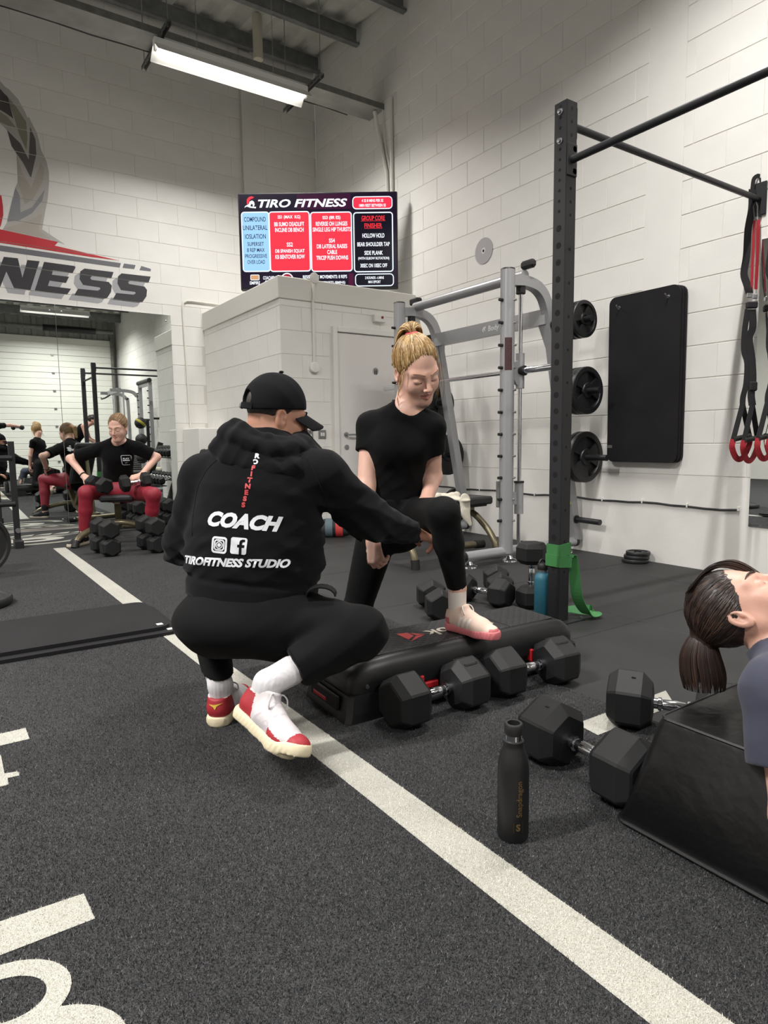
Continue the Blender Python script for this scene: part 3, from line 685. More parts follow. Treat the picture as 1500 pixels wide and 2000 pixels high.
# green resistance band looped round the post
GREEN = mat('green_band', (62, 128, 70), 0.55, bump=(120, 0.1, 0.0005))
def band_ring(z, h, tilt, o):
    pts = []; r = 0.0415+o
    for (a, b) in ((-1, -1), (1, -1), (1, 1), (-1, 1), (-1, -1)): pts.append((a*r, b*r, z+tilt*a))
    fine = []
    for i in range(4):
        for k in range(6): q = k/6; fine.append(tuple(pts[i][j]*(1-q)+pts[i+1][j]*q for j in range(3)))
    fine.append(pts[4]); return fine
t = thing('resistance_band', 'green resistance band looped round the foot of the black rig post', 'band', (2.56, 2.20, 0.0))
MB().bar(band_ring(0.375, 0.05, 0.004, 0.0), 0.0035, 0.062).build('upper_wrap', GREEN, t)
MB().bar(band_ring(0.315, 0.05, -0.005, 0.003), 0.0035, 0.06).build('lower_wrap', GREEN, t)
tail = smooth_path([(0.045, -0.01, 0.325), (0.075, -0.02, 0.33), (0.085, -0.03, 0.25), (0.09, -0.05, 0.12), (0.14, -0.07, 0.035), (0.20, -0.085, 0.028), (0.205, -0.05, 0.033), (0.14, 0.02, 0.034), (0.06, 0.05, 0.036)], 7)
MB().bar(tail, 0.0035, 0.055, up=(-0.5, 0.85, 0.25)).build('tail', GREEN, t)
# ---- suspension straps
WEB = mat('black_webbing', (26, 25, 27), 0.75, bump=(500, 0.3, 0.0005)); REDW = mat('red_webbing', (168, 36, 46), 0.7, bump=(500, 0.3, 0.0005))
GRIP = mat('rubber_grip', (34, 35, 34), 0.7)
def suspension(off, label):
    t = thing('suspension_trainer', label, 'suspension strap', (0, 0, 0), 0, 'suspension straps on the rig')
    o = Vector(off)
    def R(name, pts, w, m, up=(0.75, -0.6, 0)):
        P = smooth_path([Vector(p)+o for p in pts], 4); MB().bar(P, w*1.3, 0.0035, up=(0.5, 0.85, 0.1)).build(name, m, t)
    R('anchor_loop', [(4.365,2.226,2.47), (4.381,2.225,2.54), (4.415,2.201,2.54), (4.406,2.186,2.379), (4.387,2.188,2.299)], 0.02, WEB)
    R('main_strap', [(4.365,2.226,2.47), (4.353,2.218,2.348), (4.325,2.22,2.22), (4.306,2.212,2.06), (4.284,2.212,1.947), (4.293,2.197,1.883), (4.304,2.181,1.819)], 0.036, WEB)
    MB().tube([Vector(p)+o for p in ((4.378,2.207,2.396), (4.362,2.214,2.364), (4.362,2.203,2.283), (4.378,2.192,2.277), (4.386,2.197,2.363))], 0.004, 6, closed=True).build('carabiner', STEEL, t)
    R('red_strap', [(4.362,2.203,2.277), (4.338,2.19,2.059), (4.314,2.177,1.835)], 0.012, REDW)
    R('red_strap', [(4.383,2.189,2.283), (4.362,2.174,2.059), (4.339,2.162,1.847)], 0.016, REDW)
    for a in ((4.301,2.182,1.809), (4.33,2.162,1.802)): MB().cbox((0, 0, 0), (0.034, 0.012, 0.03), 0.004, Matrix.Translation(Vector(a)+o) @ Matrix.Rotation(-0.6, 4, 'Z')).build('buckle', STEEL, t)
    MB().cbox((0, 0, 0), (0.068, 0.03, 0.04), 0.006, Matrix.Translation(Vector((4.31,2.168,1.748))+o) @ Matrix.Rotation(-0.6, 4, 'Z')).build('keeper', WEB, t)
    R('left_strap', [(4.287,2.18,1.723), (4.26,2.179,1.578), (4.25,2.172,1.466), (4.26,2.154,1.386), (4.245,2.147,1.258), (4.224,2.151,1.178), (4.217,2.149,1.13)], 0.028, WEB)
    R('right_strap', [(4.311,2.164,1.722), (4.305,2.153,1.61), (4.282,2.16,1.54), (4.286,2.141,1.418), (4.282,2.126,1.289), (4.267,2.124,1.193), (4.268,2.114,1.122)], 0.036, WEB)
    MB().cbox((0, 0, 0), (0.05, 0.03, 0.06), 0.008, Matrix.Translation(Vector((4.279,2.122,1.241))+o) @ Matrix.Rotation(-0.6, 4, 'Z')).build('keeper', WEB, t)
    for k, (a, b, c, e, f) in enumerate((((4.207,2.144,1.129), (4.103,2.137,0.912), (4.3,2.14,0.933), (4.089,2.141,0.868), (4.301,2.132,0.878)), ((4.257,2.109,1.122), (4.148,2.094,0.905), (4.332,2.105,0.92), (4.138,2.097,0.874), (4.338,2.096,0.884)))):
        R('handle_strap', [a, b], 0.026, WEB); R('handle_strap', [a, c], 0.026, WEB)
        MB().cone(Vector(b)+o, Vector(c)+o, 0.016, n=14).build('grip', GRIP, t, smooth=40)
        b_, c_ = Vector(b), Vector(c); dn = Vector((0, 0, -1))
        R('foot_loop', [b_, b_+dn*0.05-(c_-b_)*0.05, b_*0.8+c_*0.2+dn*0.115, b_*0.5+c_*0.5+dn*0.135, b_*0.2+c_*0.8+dn*0.11, c_+dn*0.05+(c_-b_)*0.04, c_], 0.028, REDW)
    return t
suspension((-0.03, 0, 0), 'black and red suspension strap hanging clear on the bar near the wall')
suspension((0.0, -0.135, 0.005), 'black and red suspension strap cut off by the right edge of the photo')
# ---- exercise mats hung on the wall
FOAM = mat('foam_mat', (19, 18, 20), 0.75, spec=0.3, bump=(60, 0.35, 0.001), noise=(5, 0.25))
for k, lb in enumerate(('black exercise mat hung on the wall, outermost of three', 'black exercise mat hung on the wall, middle of three', 'black exercise mat hung on the wall, against the blocks')):
    t = thing('exercise_mat', lb, 'mat', (4.305+0.026*k, 2.945-0.005*k, 1.365), 0, 'mats hung on the wall')
    t.rotation_euler = (0, -0.012, 0)
    Mx = axes((0, 1, 0), (0, 0, 1), (1, 0, 0))
    MB().prism(rrect(0.575, 1.235, 0.055, 5), -0.0115, 0.0115, Mx).build('mat', FOAM, t)
    if k == 0:
        for y, z in ((0.20, 0.535), (-0.20, 0.545)): MB().lathe([(0.012, -0.001), (0.012, 0.001), (0.007, 0.001), (0.007, -0.001), (0.012, -0.001)], 16, Matrix.Translation((-0.012, y, z)) @ Matrix.Rotation(PI/2, 4, 'Y')).build('eyelet', STEEL, t)
        MB().box((-0.0118, 0.262, -0.50), (0.0006, 0.04, 0.022)).build('brand_tag', mat('grey_tag', (90, 90, 92), 0.6), t)
for y, z, lb in ((3.14, 1.895, 'left steel hook through the hung mats'), (2.745, 1.905, 'right steel hook through the hung mats')):
    tag(MB().tube([(4.38, y, z-0.005), (4.30, y, z), (4.26, y, z+0.004), (4.245, y, z+0.018)], 0.005, 8).build('wall_hook', STEEL), lb, 'hook', 'mat hooks')
t = thing('wall_disc', 'round grey disc with a pale emblem on the white block wall', 'sign', (XR-0.002, 4.72, 2.70))
MB().cone((0, 0, 0), (-0.004, 0, 0), 0.118, n=40).build('disc', mat('grey_disc', (168, 166, 168), 0.5), t)
MB().cone((-0.004, 0, 0.0), (-0.006, 0, 0.0), 0.027, n=24).build('emblem', mat('pale_emblem', (215, 214, 212), 0.5), t)
MB().lathe([(0.012, 0), (0.016, 0), (0.016, 0.0006), (0.012, 0.0006), (0.012, 0)], 6, Matrix.Translation((-0.0062, 0, 0)) @ Matrix.Rotation(-PI/2, 4, 'Y')).build('emblem_mark', mat('grey_disc', (168, 166, 168), 0.5), t)
# ---- hex dumbbells
HEXM = mat('hex_rubber', (23, 23, 24), 0.58, spec=0.35, bump=(160, 0.25, 0.0006), noise=(4, 0.3))
def dumbbell_meshes(R, hl, gap, txt):
    def head(s):
        m = MB(); st = [(gap/2, 0.36*R), (gap/2+0.004, 0.70*R), (gap/2+0.24*hl, R), (gap/2+0.78*hl, R), (gap/2+hl-0.004, 0.80*R), (gap/2+hl, 0.72*R)]
        vs = []; fs = []
        for (x, r) in st:
            for k in range(6):
                for da in (-0.045, 0.045):
                    a = PI/6+k*PI/3+da; vs.append((s*x, r*math.cos(a)*1.0, r*math.sin(a)))
        n = 12
        for i in range(len(st)-1):
            for j in range(n):
                q = (i*n+j, i*n+(j+1) % n, (i+1)*n+(j+1) % n, (i+1)*n+j); fs.append(q if s < 0 else q[::-1])
        fs += [tuple(range(n)) if s > 0 else tuple(reversed(range(n))), tuple(range((len(st)-1)*n, len(st)*n))[::(-1 if s > 0 else 1)]]
        return m.add(vs, fs).mesh('head', HEXM)
    ap = R*math.cos(PI/6)
    h = MB().lathe([(0.0165, -gap/2-0.005), (0.0165, -gap/2+0.012), (0.021, -gap/2+0.014), (0.021, -gap/2+0.022), (0.0145, -gap/2+0.025), (0.0165, -gap/4), (0.0175, 0), (0.0165, gap/4), (0.0145, gap/2-0.025), (0.021, gap/2-0.022), (0.021, gap/2-0.014), (0.0165, gap/2-0.012), (0.0165, gap/2+0.005)], 18, Matrix.Rotation(PI/2, 4, 'Y'))
    hm = h.mesh('handle', CHROME, 40)
    tm = None
    if txt:
        m = MB(); x0 = gap/2+hl*0.52
        if txt == 'rows':
            for r_, ws in ((-1, (0.012, 0.006, 0.010, 0.008, 0.011)), (1, (0.009, 0.012, 0.006, 0.011))):
                y = -0.027
                for w_ in ws: m.box((x0+r_*0.012, y+w_/2, ap+0.0008), (0.013, w_*0.72, 0.0012)); m.box((x0+r_*0.012+0.002, y+w_/2, ap+0.0016), (0.004, w_*0.4, 0.001)); y += w_+0.003
        else:
            a, b = hl*0.20, R*0.36
            for (cx, cy, sx_, sy_) in ((x0-a, 0, 0.003, 2*b), (x0+a, 0, 0.003, 2*b), (x0, -b, 2*a, 0.003), (x0, b, 2*a, 0.003)): m.box((cx, cy, ap+0.0005), (sx_, sy_, 0.0012))
        tm = m.mesh('weight_marking', mat('embossed_rubber', (20, 20, 21), 0.5))
    return head(-1), head(1), hm, tm, ap
_DM = {}
def dumbbell(loc, rz, size, label, group, rot=None, txt=None, cat='dumbbell'):
    key = (size, txt)
    if key not in _DM: _DM[key] = dumbbell_meshes(*size, txt)
    a, b, h, tm, ap = _DM[key]
    t = thing('hex_dumbbell', label, cat, (loc[0], loc[1], loc[2]+(ap if rot is None else 0)), rz, group)
    if rot is not None: t.rotation_euler = rot
    link_copy(a, 'head', t); hb_ = link_copy(b, 'head', t); link_copy(h, 'handle', t)
    if tm: link_copy(tm, 'weight_marking', hb_)
    return t
BIG = (0.094, 0.132, 0.122); HUGE = (0.098, 0.138, 0.12); MID = (0.086, 0.122, 0.12); SM = (0.052, 0.075, 0.12)
GA = 'dumbbells around the step'
dumbbell((1.335, 1.667, 0), 0.0, BIG, 'hex dumbbell in front of the step, nearer the coach', GA, txt='panel')
dumbbell((1.775, 1.652, 0), -0.10, BIG, 'hex dumbbell in front of the step, at its far right end', GA, txt='panel')
dumbbell((1.405, 1.10, 0), PI/2-0.05, HUGE, 'heaviest hex dumbbell behind the black bottle', GA, txt='rows')
dumbbell((1.862, 1.125, 0), -1.05+PI, HUGE, 'heavy hex dumbbell half hidden behind the black foam block', GA, txt='rows')
dumbbell((2.16, 2.70, 0), 1.10, MID, 'hex dumbbell behind the shoe on the step, end facing out', GA)
dumbbell((2.50, 2.70, 0), 1.85, MID, 'hex dumbbell lying on the rubber between the shoe and the blue bottle', GA, txt='panel')
dumbbell((2.72, 2.80, 0), 0.9, MID, 'hex dumbbell lying behind the upright dumbbell', GA, txt='panel')
dumbbell((2.66, 2.475, 0.183), 0, MID, 'hex dumbbell standing upright on one end beside the blue bottle', GA, rot=(0.0, PI/2, 0.4))
GB = 'dumbbells around the seated woman'
dumbbell((1.11, 5.87, 0), PI/2+0.12, MID, 'hex dumbbell at the seated woman\'s right foot, bottom of two', GB)
dumbbell((1.11, 5.87, 0.149), PI/2+0.10, MID, 'hex dumbbell at the seated woman\'s right foot, top of two', GB)
dumbbell((1.475, 5.80, 0), PI/2+0.1, MID, 'hex dumbbell near the seated woman\'s left foot, bottom of two', GB)
dumbbell((1.47, 5.80, 0.149), PI/2+0.1, MID, 'hex dumbbell near the seated woman\'s left foot, top of two', GB)
dumbbell((1.66, 5.90, 0), PI/2-0.1, MID, 'single hex dumbbell on the turf right of the seated woman', GB)
for x, lb in ((1.79, 'nearer the bench'), (2.12, 'nearer the cubicle')):
    dumbbell((x, 7.62, 0), PI/2+0.05, MID, 'hex dumbbell in front of the mirror, bottom of the pair ' + lb, GB)
    dumbbell((x+0.01, 7.61, 0.149), PI/2, MID, 'hex dumbbell in front of the mirror, top of the pair ' + lb, GB)
# ---- aerobic step deck
t = thing('step_deck', 'black step platform with diamond-grip top under the blonde woman\'s foot', 'step', (1.60, 1.905, 0), math.radians(-2.5))
DECKB = mat('deck_plastic', (20, 20, 21), 0.42, bump=(140, 0.25, 0.0006), noise=(6, 0.2))
st = [(-0.530, 0.125, 0.80), (-0.513, 0.160, 0.90), (-0.485, 0.182, 0.96), (-0.445, 0.196, 1.0), (-0.365, 0.20, 1.0), (0.365, 0.20, 1.0), (0.445, 0.196, 1.0), (0.485, 0.182, 0.96), (0.513, 0.160, 0.90), (0.530, 0.125, 0.80)]
vs = []; fs = []; K = 0
for (x, zt, sc) in st:
    hw = 0.158*sc; prof = [(-hw, 0.088), (-hw*1.0, 0.088+(zt-0.088)*0.35), (-hw*0.96, 0.088+(zt-0.088)*0.72), (-hw*0.86, 0.088+(zt-0.088)*0.94), (-hw*0.76, zt), (hw*0.76, zt), (hw*0.86, 0.088+(zt-0.088)*0.94), (hw*0.96, 0.088+(zt-0.088)*0.72), (hw, 0.088+(zt-0.088)*0.35), (hw, 0.088)]
    K = len(prof); vs += [(x, y, z) for y, z in prof]
for i in range(len(st)-1):
    for j in range(K): fs.append((i*K+j, (i+1)*K+j, (i+1)*K+(j+1) % K, i*K+(j+1) % K))
fs += [tuple(range(K)), tuple(reversed(range((len(st)-1)*K, len(st)*K)))]
MB().add(vs, fs).build('deck_body', DECKB, t, smooth=50)
for s in (-1, 1):
    m = MB(); st2 = [(0.0, 1.06, 0.0), (0.03, 1.05, 0.008), (0.09, 1.0, 0.018)]; vs = []; fs = []
    for (z, sc, ins) in st2:
        for (x, y) in ((0.315, -0.158), (0.54, -0.158), (0.555, -0.14), (0.555, 0.14), (0.54, 0.158), (0.315, 0.158)):
            xx = x-(ins if x > 0.4 else -ins*0.5); vs.append((s*xx, y*sc, z))
    for i in range(2):
        for j in range(6): q = (i*6+j, i*6+(j+1) % 6, i*6+6+(j+1) % 6, i*6+6+j); fs.append(q if s > 0 else q[::-1])
    fs += [tuple(range(6))[::(-1 if s > 0 else 1)], tuple(range(12, 18))[::(1 if s > 0 else -1)]]
    m.add(vs, fs).build('foot_block', DECKB, t)
    MB().cbox((s*0.551, 0, 0.055), (0.012, 0.20, 0.05), 0.003).build('slot', HOLE, t)
    MB().cbox((s*0.555, 0.03, 0.045), (0.008, 0.10, 0.016), 0.003).build('red_latch', mat('red_gloss', (176, 30, 38), 0.35), t)
    MB().cbox((-0.215 if s < 0 else 0.31, -0.150, 0.070), (0.07, 0.03, 0.024), 0.004).build('red_latch', mat('red_gloss', (176, 30, 38), 0.35), t)
    MB().cbox((-0.25 if s < 0 else 0.275, -0.156, 0.085), (0.016, 0.022, 0.05), 0.004).build('red_latch', mat('red_gloss', (176, 30, 38), 0.35), t)
    for x in (0.16, 0.33, 0.47): MB().cone((s*x, -0.155, 0.115), (s*x, -0.160, 0.115), 0.007, n=10).build('screw', STEEL, t)
GRIPT = bpy.data.materials.new('diamond_grip'); GRIPT.use_nodes = True
nt = GRIPT.node_tree; b = nt.nodes['Principled BSDF']; b.inputs['Base Color'].default_value = (*lin((34, 34, 36)), 1); b.inputs['Roughness'].default_value = 0.5
tc = nt.nodes.new('ShaderNodeTexCoord'); mp = nt.nodes.new('ShaderNodeMapping'); mp.inputs['Rotation'].default_value = (0, 0, PI/4); mp.inputs['Scale'].default_value = (40, 40, 40)
ck = nt.nodes.new('ShaderNodeTexVoronoi'); ck.distance = 'CHEBYCHEV'; ck.inputs['Randomness'].default_value = 0.0; ck.inputs['Scale'].default_value = 1.0
nt.links.new(tc.outputs['Object'], mp.inputs['Vector']); nt.links.new(mp.outputs['Vector'], ck.inputs['Vector'])
bp = nt.nodes.new('ShaderNodeBump'); bp.inputs['Strength'].default_value = 1.0; bp.inputs['Distance'].default_value = 0.006; bp.invert = True
nt.links.new(ck.outputs['Distance'], bp.inputs['Height']); nt.links.new(bp.outputs['Normal'], b.inputs['Normal'])
MB().cbox((0, 0, 0.2005), (0.87, 0.232, 0.005), 0.002).build('grip_top', GRIPT, t)
MB().box((0.20, 0, 0.2034), (0.003, 0.232, 0.0008)).build('fold_line', HOLE, t)
Mt = axes((-1, 0, 0), (0, -1, 0), (0, 0, 1), (-0.115, -0.03, 0.2036))
mesh_obj('deck_lettering', text_mesh('Reebok', 0.098, bold=0.0022, align='RIGHT', shear=0.1), mat('cream_print', (190, 182, 166), 0.55), t, axes((-1, 0, 0), (0, -1, 0), (0, 0, 1), (-0.115, -0.012, 0.2037)))
m = MB()
for poly in ([(-0.005, 0.040), (0.028, 0.012), (0.0, 0.016)], [(-0.010, 0.036), (-0.004, 0.012), (-0.038, -0.028)], [(0.034, 0.008), (0.044, -0.026), (-0.022, -0.026), (0.0, 0.006)]):
    m.prism([(y*1.3, x*1.3) for x, y in poly], 0, 0.0006, axes((1, 0, 0), (0, 1, 0), (0, 0, 1), (-0.19, -0.01, 0.2034)))
m.build('deck_emblem', mat('red_print', (190, 70, 70), 0.5), t)
# ---- bottles
t = thing('water_bottle', 'matt black steel bottle with gold lettering standing on the turf', 'bottle', (1.052, 1.028, 0))
BOTM = mat('matt_black_bottle', (18, 18, 19), 0.5)
MB().lathe([(0.030, 0.0), (0.0345, 0.003), (0.0365, 0.012), (0.0365, 0.165), (0.0355, 0.182), (0.031, 0.203), (0.0245, 0.222), (0.0225, 0.232), (0.0235, 0.234), (0.0235, 0.238), (0.020, 0.240)], 36).build('body', BOTM, t, smooth=40)
MB().lathe([(0.0192, 0.239), (0.0192, 0.254)], 28).build('steel_neck', CHROME, t, smooth=40)
MB().lathe([(0.0205, 0.253), (0.0215, 0.256), (0.0215, 0.276), (0.0195, 0.279), (0.0145, 0.279), (0.0135, 0.262), (0.0, 0.262)], 28).build('cap', PLASTICB, t, smooth=40)
GOLD = mat('gold_print', (104, 84, 50), 0.45, metal=0.3)
def wrap(me, r, a0):
    for v in me.vertices:
        x, y = v.co.x, v.co.y; a = a0+x/r; v.co = Vector((r*math.cos(a), r*math.sin(a), y))
me = text_mesh('Snapdragon', 0.0185, bold=0.0003, align='LEFT'); me.transform(Matrix.Rotation(PI/2, 4, 'Z')); me.transform(Matrix.Translation((0, 0.068, 0)))
aB = math.atan2(-1.028, -1.052)+0.42
wrap(me, 0.0369, aB); mesh_obj('bottle_lettering', me, GOLD, t)
m = MB()
for (w0, w1) in (((-0.011, 0.030), (0.011, 0.031)), ((-0.011, 0.054), (0.011, 0.055)), ((-0.011, 0.030), (-0.010, 0.055)), ((0.010, 0.030), (0.011, 0.055))): m.box(((w0[0]+w1[0])/2, (w0[1]+w1[1])/2, 0), (w1[0]-w0[0], w1[1]-w0[1], 0.0001))
me = m.mesh('bottle_emblem', GOLD); wrap(me, 0.0369, aB-0.08)
o = bpy.data.objects.new('bottle_emblem', me); C.objects.link(o); o.parent = t
me = text_mesh('S', 0.022, bold=0.001); me.transform(Matrix.Translation((0, 0.0425, 0))); wrap(me, 0.0369, aB-0.08); mesh_obj('bottle_emblem', me, GOLD, t)
t = thing('water_bottle', 'teal blue flask with black lid in front of the black post', 'bottle', (2.548, 2.292, 0))
TEAL = mat('teal_powder_coat', (38, 98, 116), 0.5, bump=(500, 0.2, 0.0003))
MB().lathe([(0.040, 0), (0.043, 0.004), (0.043, 0.205), (0.040, 0.222), (0.030, 0.235), (0.0265, 0.240), (0.0265, 0.246)], 32).build('body', TEAL, t, smooth=40)
MB().lathe([(0.0255, 0.245), (0.0255, 0.257)], 28).build('steel_neck', STEEL, t, smooth=40)
MB().lathe([(0.027, 0.256), (0.028, 0.26), (0.028, 0.285), (0.024, 0.29), (0.0, 0.291)], 24).build('lid', PLASTICB, t, smooth=40)
MB().tube([(0.02*math.cos(a), 0.006, 0.288+0.02*math.sin(a)) for a in [PI*i/8 for i in range(9)]], 0.005, 8).build('carry_loop', PLASTICB, t, smooth=40)
# ---- foam block under the reclining woman
t = thing('foam_plyo_block', 'black vinyl foam block under the reclining woman in blue', 'gym block', (1.65, 0.35, 0))
m = MB(); z1 = 0.272
lo = [(-0.35, -0.56), (0.35, -0.56), (0.35, 0.575), (-0.35, 0.575)]; hi = [(-0.285, -0.50), (0.285, -0.50), (0.285, 0.515), (-0.285, 0.515)]
vs = []; nst = 7
def ringpts(w0, w1, l0, l1, r, z):
    return [((w0+w1)/2+x, (l0+l1)/2+y, z) for x, y in rrect(w1-w0, l1-l0, r, 4)]
secs = [ringpts(-0.345, 0.345, -0.555, 0.57, 0.02, 0.0), ringpts(-0.35, 0.35, -0.56, 0.575, 0.025, 0.012), ringpts(-0.318, 0.318, -0.53, 0.545, 0.025, 0.14), ringpts(-0.288, 0.288, -0.503, 0.518, 0.025, 0.258), ringpts(-0.280, 0.280, -0.495, 0.51, 0.02, z1)]
n = len(secs[0]); vs = [p for s in secs for p in s]; fs = []
for i in range(len(secs)-1):
    for j in range(n): fs.append((i*n+j, i*n+(j+1) % n, i*n+n+(j+1) % n, i*n+n+j))
fs += [tuple(reversed(range(n))), tuple(range((len(secs)-1)*n, len(secs)*n))]
VINB = mat('black_vinyl_cover', (11, 11, 12), 0.34, bump=(7, 0.5, 0.02), noise=(3, 0.2))
m.add(vs, fs).build('cover', VINB, t, smooth=40)
MB().tube(ringpts(-0.281, 0.281, -0.496, 0.511, 0.02, z1-0.002), 0.0045, 6, closed=True).build('top_piping', VINYL, t)
MB().tube(ringpts(-0.351, 0.351, -0.561, 0.576, 0.025, 0.011), 0.006, 6, closed=True).build('base_piping', VINYL, t)
# ---- mats on the turf
for k, (dx, dy, lb) in enumerate(((0.0, 0.0, 'thin black exercise mat on the turf, lower of two'), (-0.035, 0.055, 'thin black exercise mat on the turf, upper of two'))):
    t = thing('exercise_mat', lb, 'mat', (0.03+dx, 3.46+dy, 0.010+0.017*k), math.radians(-0.8), 'mats on the turf')
    MB().prism(rrect(1.80, 0.60, 0.06, 5), -0.007, 0.0085).build('mat', FOAM, t)
    MB().box((0.855, -0.245, 0.0088), (0.03, 0.035, 0.0006)).build('white_tag', mat('white_tag', (190, 190, 188), 0.6), t)
# ---- red and grey roll by the toilet door
t = thing('sandbag', 'red and grey striped sandbag lying by the toilet door', 'sandbag', (3.16, 5.50, 0.092), -0.6)
for (x0, x1, rgb, nm, r0, r1) in ((-0.19, -0.10, (40, 42, 46), 'end_panel', 0.07, 0.09), (-0.10, -0.03, (92, 108, 116), 'grey_band', 0.092, 0.092), (-0.03, 0.0, (30, 30, 32), 'black_band', 0.091, 0.091), (0.0, 0.07, (196, 62, 58), 'red_band', 0.092, 0.092), (0.07, 0.16, (30, 28, 30), 'end_panel', 0.09, 0.07)):
    MB().cone((x0, 0, 0), (x1, 0, 0), r0, r1, n=24).build(nm, mat('sandbag_'+nm, rgb, 0.7, bump=(300, 0.2, 0.0005)), t, smooth=40)
MB().tube([(0.02, -0.06, 0.07), (0.03, -0.04, 0.105), (0.06, 0.03, 0.108), (0.07, 0.06, 0.07)], 0.01, 8).build('carry_handle', REDW, t)
# ---- flat bench beside the smith machine
PADM = mat('bench_vinyl', (46, 46, 48), 0.5, bump=(120, 0.2, 0.0006), noise=(6, 0.15))
t = thing('flat_bench', 'grey padded bench with champagne frame inside the smith machine', 'bench', (3.22, 4.05, 0), math.radians(4))
MB().cbox((0.0, 0, 0.43), (1.12, 0.27, 0.065), 0.014).build('pad', PADM, t)
MB().cbox((0.0, 0, 0.39), (1.04, 0.20, 0.02), 0.004).build('pad_board', PLASTICB, t)
MB().bar([(-0.48, 0, 0.34), (0.44, 0, 0.36)], 0.06, 0.06).build('spine', OLIVE, t)
for x in (-0.45, 0.42):
    MB().tube(smooth_path([(x, -0.30, 0.03), (x, -0.27, 0.12), (x, -0.16, 0.24), (x, 0, 0.33), (x, 0.16, 0.24), (x, 0.27, 0.12), (x, 0.30, 0.03)], 5), 0.027, 12).build('arched_leg', OLIVE, t, smooth=40)
    for y in (-0.3, 0.3): MB().cone((x, y*1.01, 0.0), (x, y*0.985, 0.07), 0.033, n=16).build('rubber_foot', RUBBER, t)
MB().cone((0.1, -0.02, 0.07), (0.40, -0.10, 0.07), 0.028, n=14).build('base_tube', OLIVE, t, smooth=40)
MB().cone((0.38, -0.096, 0.07), (0.46, -0.114, 0.07), 0.034, n=14).build('end_cap', RUBBER, t)
# ---- adjustable bench under the seated woman
t = thing('adjustable_bench', 'champagne framed adjustable bench under the woman in red leggings', 'bench', (1.44, 6.88, 0), -0.22)
MB().cbox((0, -0.26, 0.425), (0.31, 0.42, 0.06), 0.02).build('seat_pad', PADM, t)
Mb = Matrix.Translation((0, 0.0, 0.45)) @ Matrix.Rotation(math.radians(60), 4, 'X')
MB().cbox((0, 0.29, 0.0), (0.27, 0.58, 0.06), 0.02, Mb).build('back_pad', PADM, t)
MB().cbox((0, 0.29, -0.04), (0.20, 0.48, 0.02), 0.004, Mb).build('back_board', PLASTICB, t)
MB().bar([(0, -0.42, 0.385), (0, -0.05, 0.385)], 0.05, 0.03).build('seat_rail', OLIVE, t)
MB().bar([(0, -0.34, 0.38), (0, -0.16, 0.16), (0, 0.05, 0.10), (0, 0.50, 0.07)], 0.055, 0.06).build('spine', OLIVE, t)
MB().bar([(0, 0.05, 0.38), (0, -0.16, 0.14)], 0.06, 0.05).build('seat_support', OLIVE, t)
MB().bar([(0, 0.26, 0.74), (0, 0.32, 0.45), (0, 0.38, 0.10)], 0.035, 0.035).build('ladder_strut', OLIVE, t)
MB().bar([(-0.05, 0.17, 0.68), (-0.03, 0.30, 0.35), (-0.02, 0.40, 0.10)], 0.02, 0.02).build('ladder_strut', OLIVE, t)
MB().tube(smooth_path([(-0.37, -0.56, 0.035), (-0.32, -0.50, 0.10), (-0.18, -0.38, 0.16), (0, -0.30, 0.185), (0.18, -0.38, 0.16), (0.32, -0.50, 0.10), (0.37, -0.56, 0.035)], 6), 0.028, 12).build('front_arch', OLIVE, t, smooth=40)
for x in (-1, 1): MB().cone((x*0.375, -0.57, 0.0), (x*0.36, -0.545, 0.06), 0.034, n=14).build('rubber_foot', RUBBER, t)
MB().cone((-0.28, 0.50, 0.05), (0.28, 0.50, 0.05), 0.03, n=14).build('rear_tube', OLIVE, t, smooth=40)
for x in (-1, 1): MB().cone((x*0.27, 0.50, 0.05), (x*0.36, 0.50, 0.05), 0.036, n=14).build('rubber_cap', RUBBER, t)
# ---- black squat stand cut off by the left edge, with bumper plates
t = thing('squat_stand', 'black squat stand cut off by the left edge of the photo', 'gym rig', (0.14, 6.85, 0))
for x in (0.40, 0.26):
    MB().bar([(x, 0, 0.04), (x, 0, 0.97)], 0.05, 0.05, up=(0, 1, 0)).build('upright', BLACKM, t)
    MB().cbox((x, -0.05, 0.035), (0.07, 0.22, 0.07), 0.004).build('foot', BLACKM, t)
    MB().cone((x, -0.13, 0.16), (x, -0.07, 0.16), 0.02, n=12).build('safety_pin', STEEL, t)
for z in (0.82, 0.40): MB().cone((-0.7, -0.02, z), (0.40, -0.02, z), 0.026, n=12).build('cross_tube', BLACKM, t, smooth=40)
MB().box((-0.2, 0.0, 0.45), (0.75, 0.02, 0.75)).build('back_panel', BLACKM, t)
t = thing('bumper_plate', 'black bumper plate standing on edge at the left border', 'weight plate', (0.165, 5.42, 0.0), 0.35)
MB().lathe([(0.026, -0.035), (0.09, -0.035), (0.10, -0.026), (0.19, -0.026), (0.20, -0.04), (0.22, -0.04), (0.226, -0.03), (0.226, 0.03), (0.22, 0.04), (0.20, 0.04), (0.19, 0.026), (0.10, 0.026), (0.09, 0.035), (0.026, 0.035), (0.026, -0.035)], 44, Matrix.Translation((0, 0, 0.227)) @ Matrix.Rotation(PI/2, 4, 'X')).build('rubber_disc', RUBBER, t, smooth=40)
MB().lathe([(0.025, -0.036), (0.045, -0.036), (0.045, 0.036), (0.025, 0.036), (0.025, -0.036)], 24, Matrix.Translation((0, 0, 0.227)) @ Matrix.Rotation(PI/2, 4, 'X')).build('steel_hub', STEEL, t)
t = thing('bumper_plate', 'black bumper plate lying flat on the turf at the left border', 'weight plate', (0.075, 4.42, 0.0))
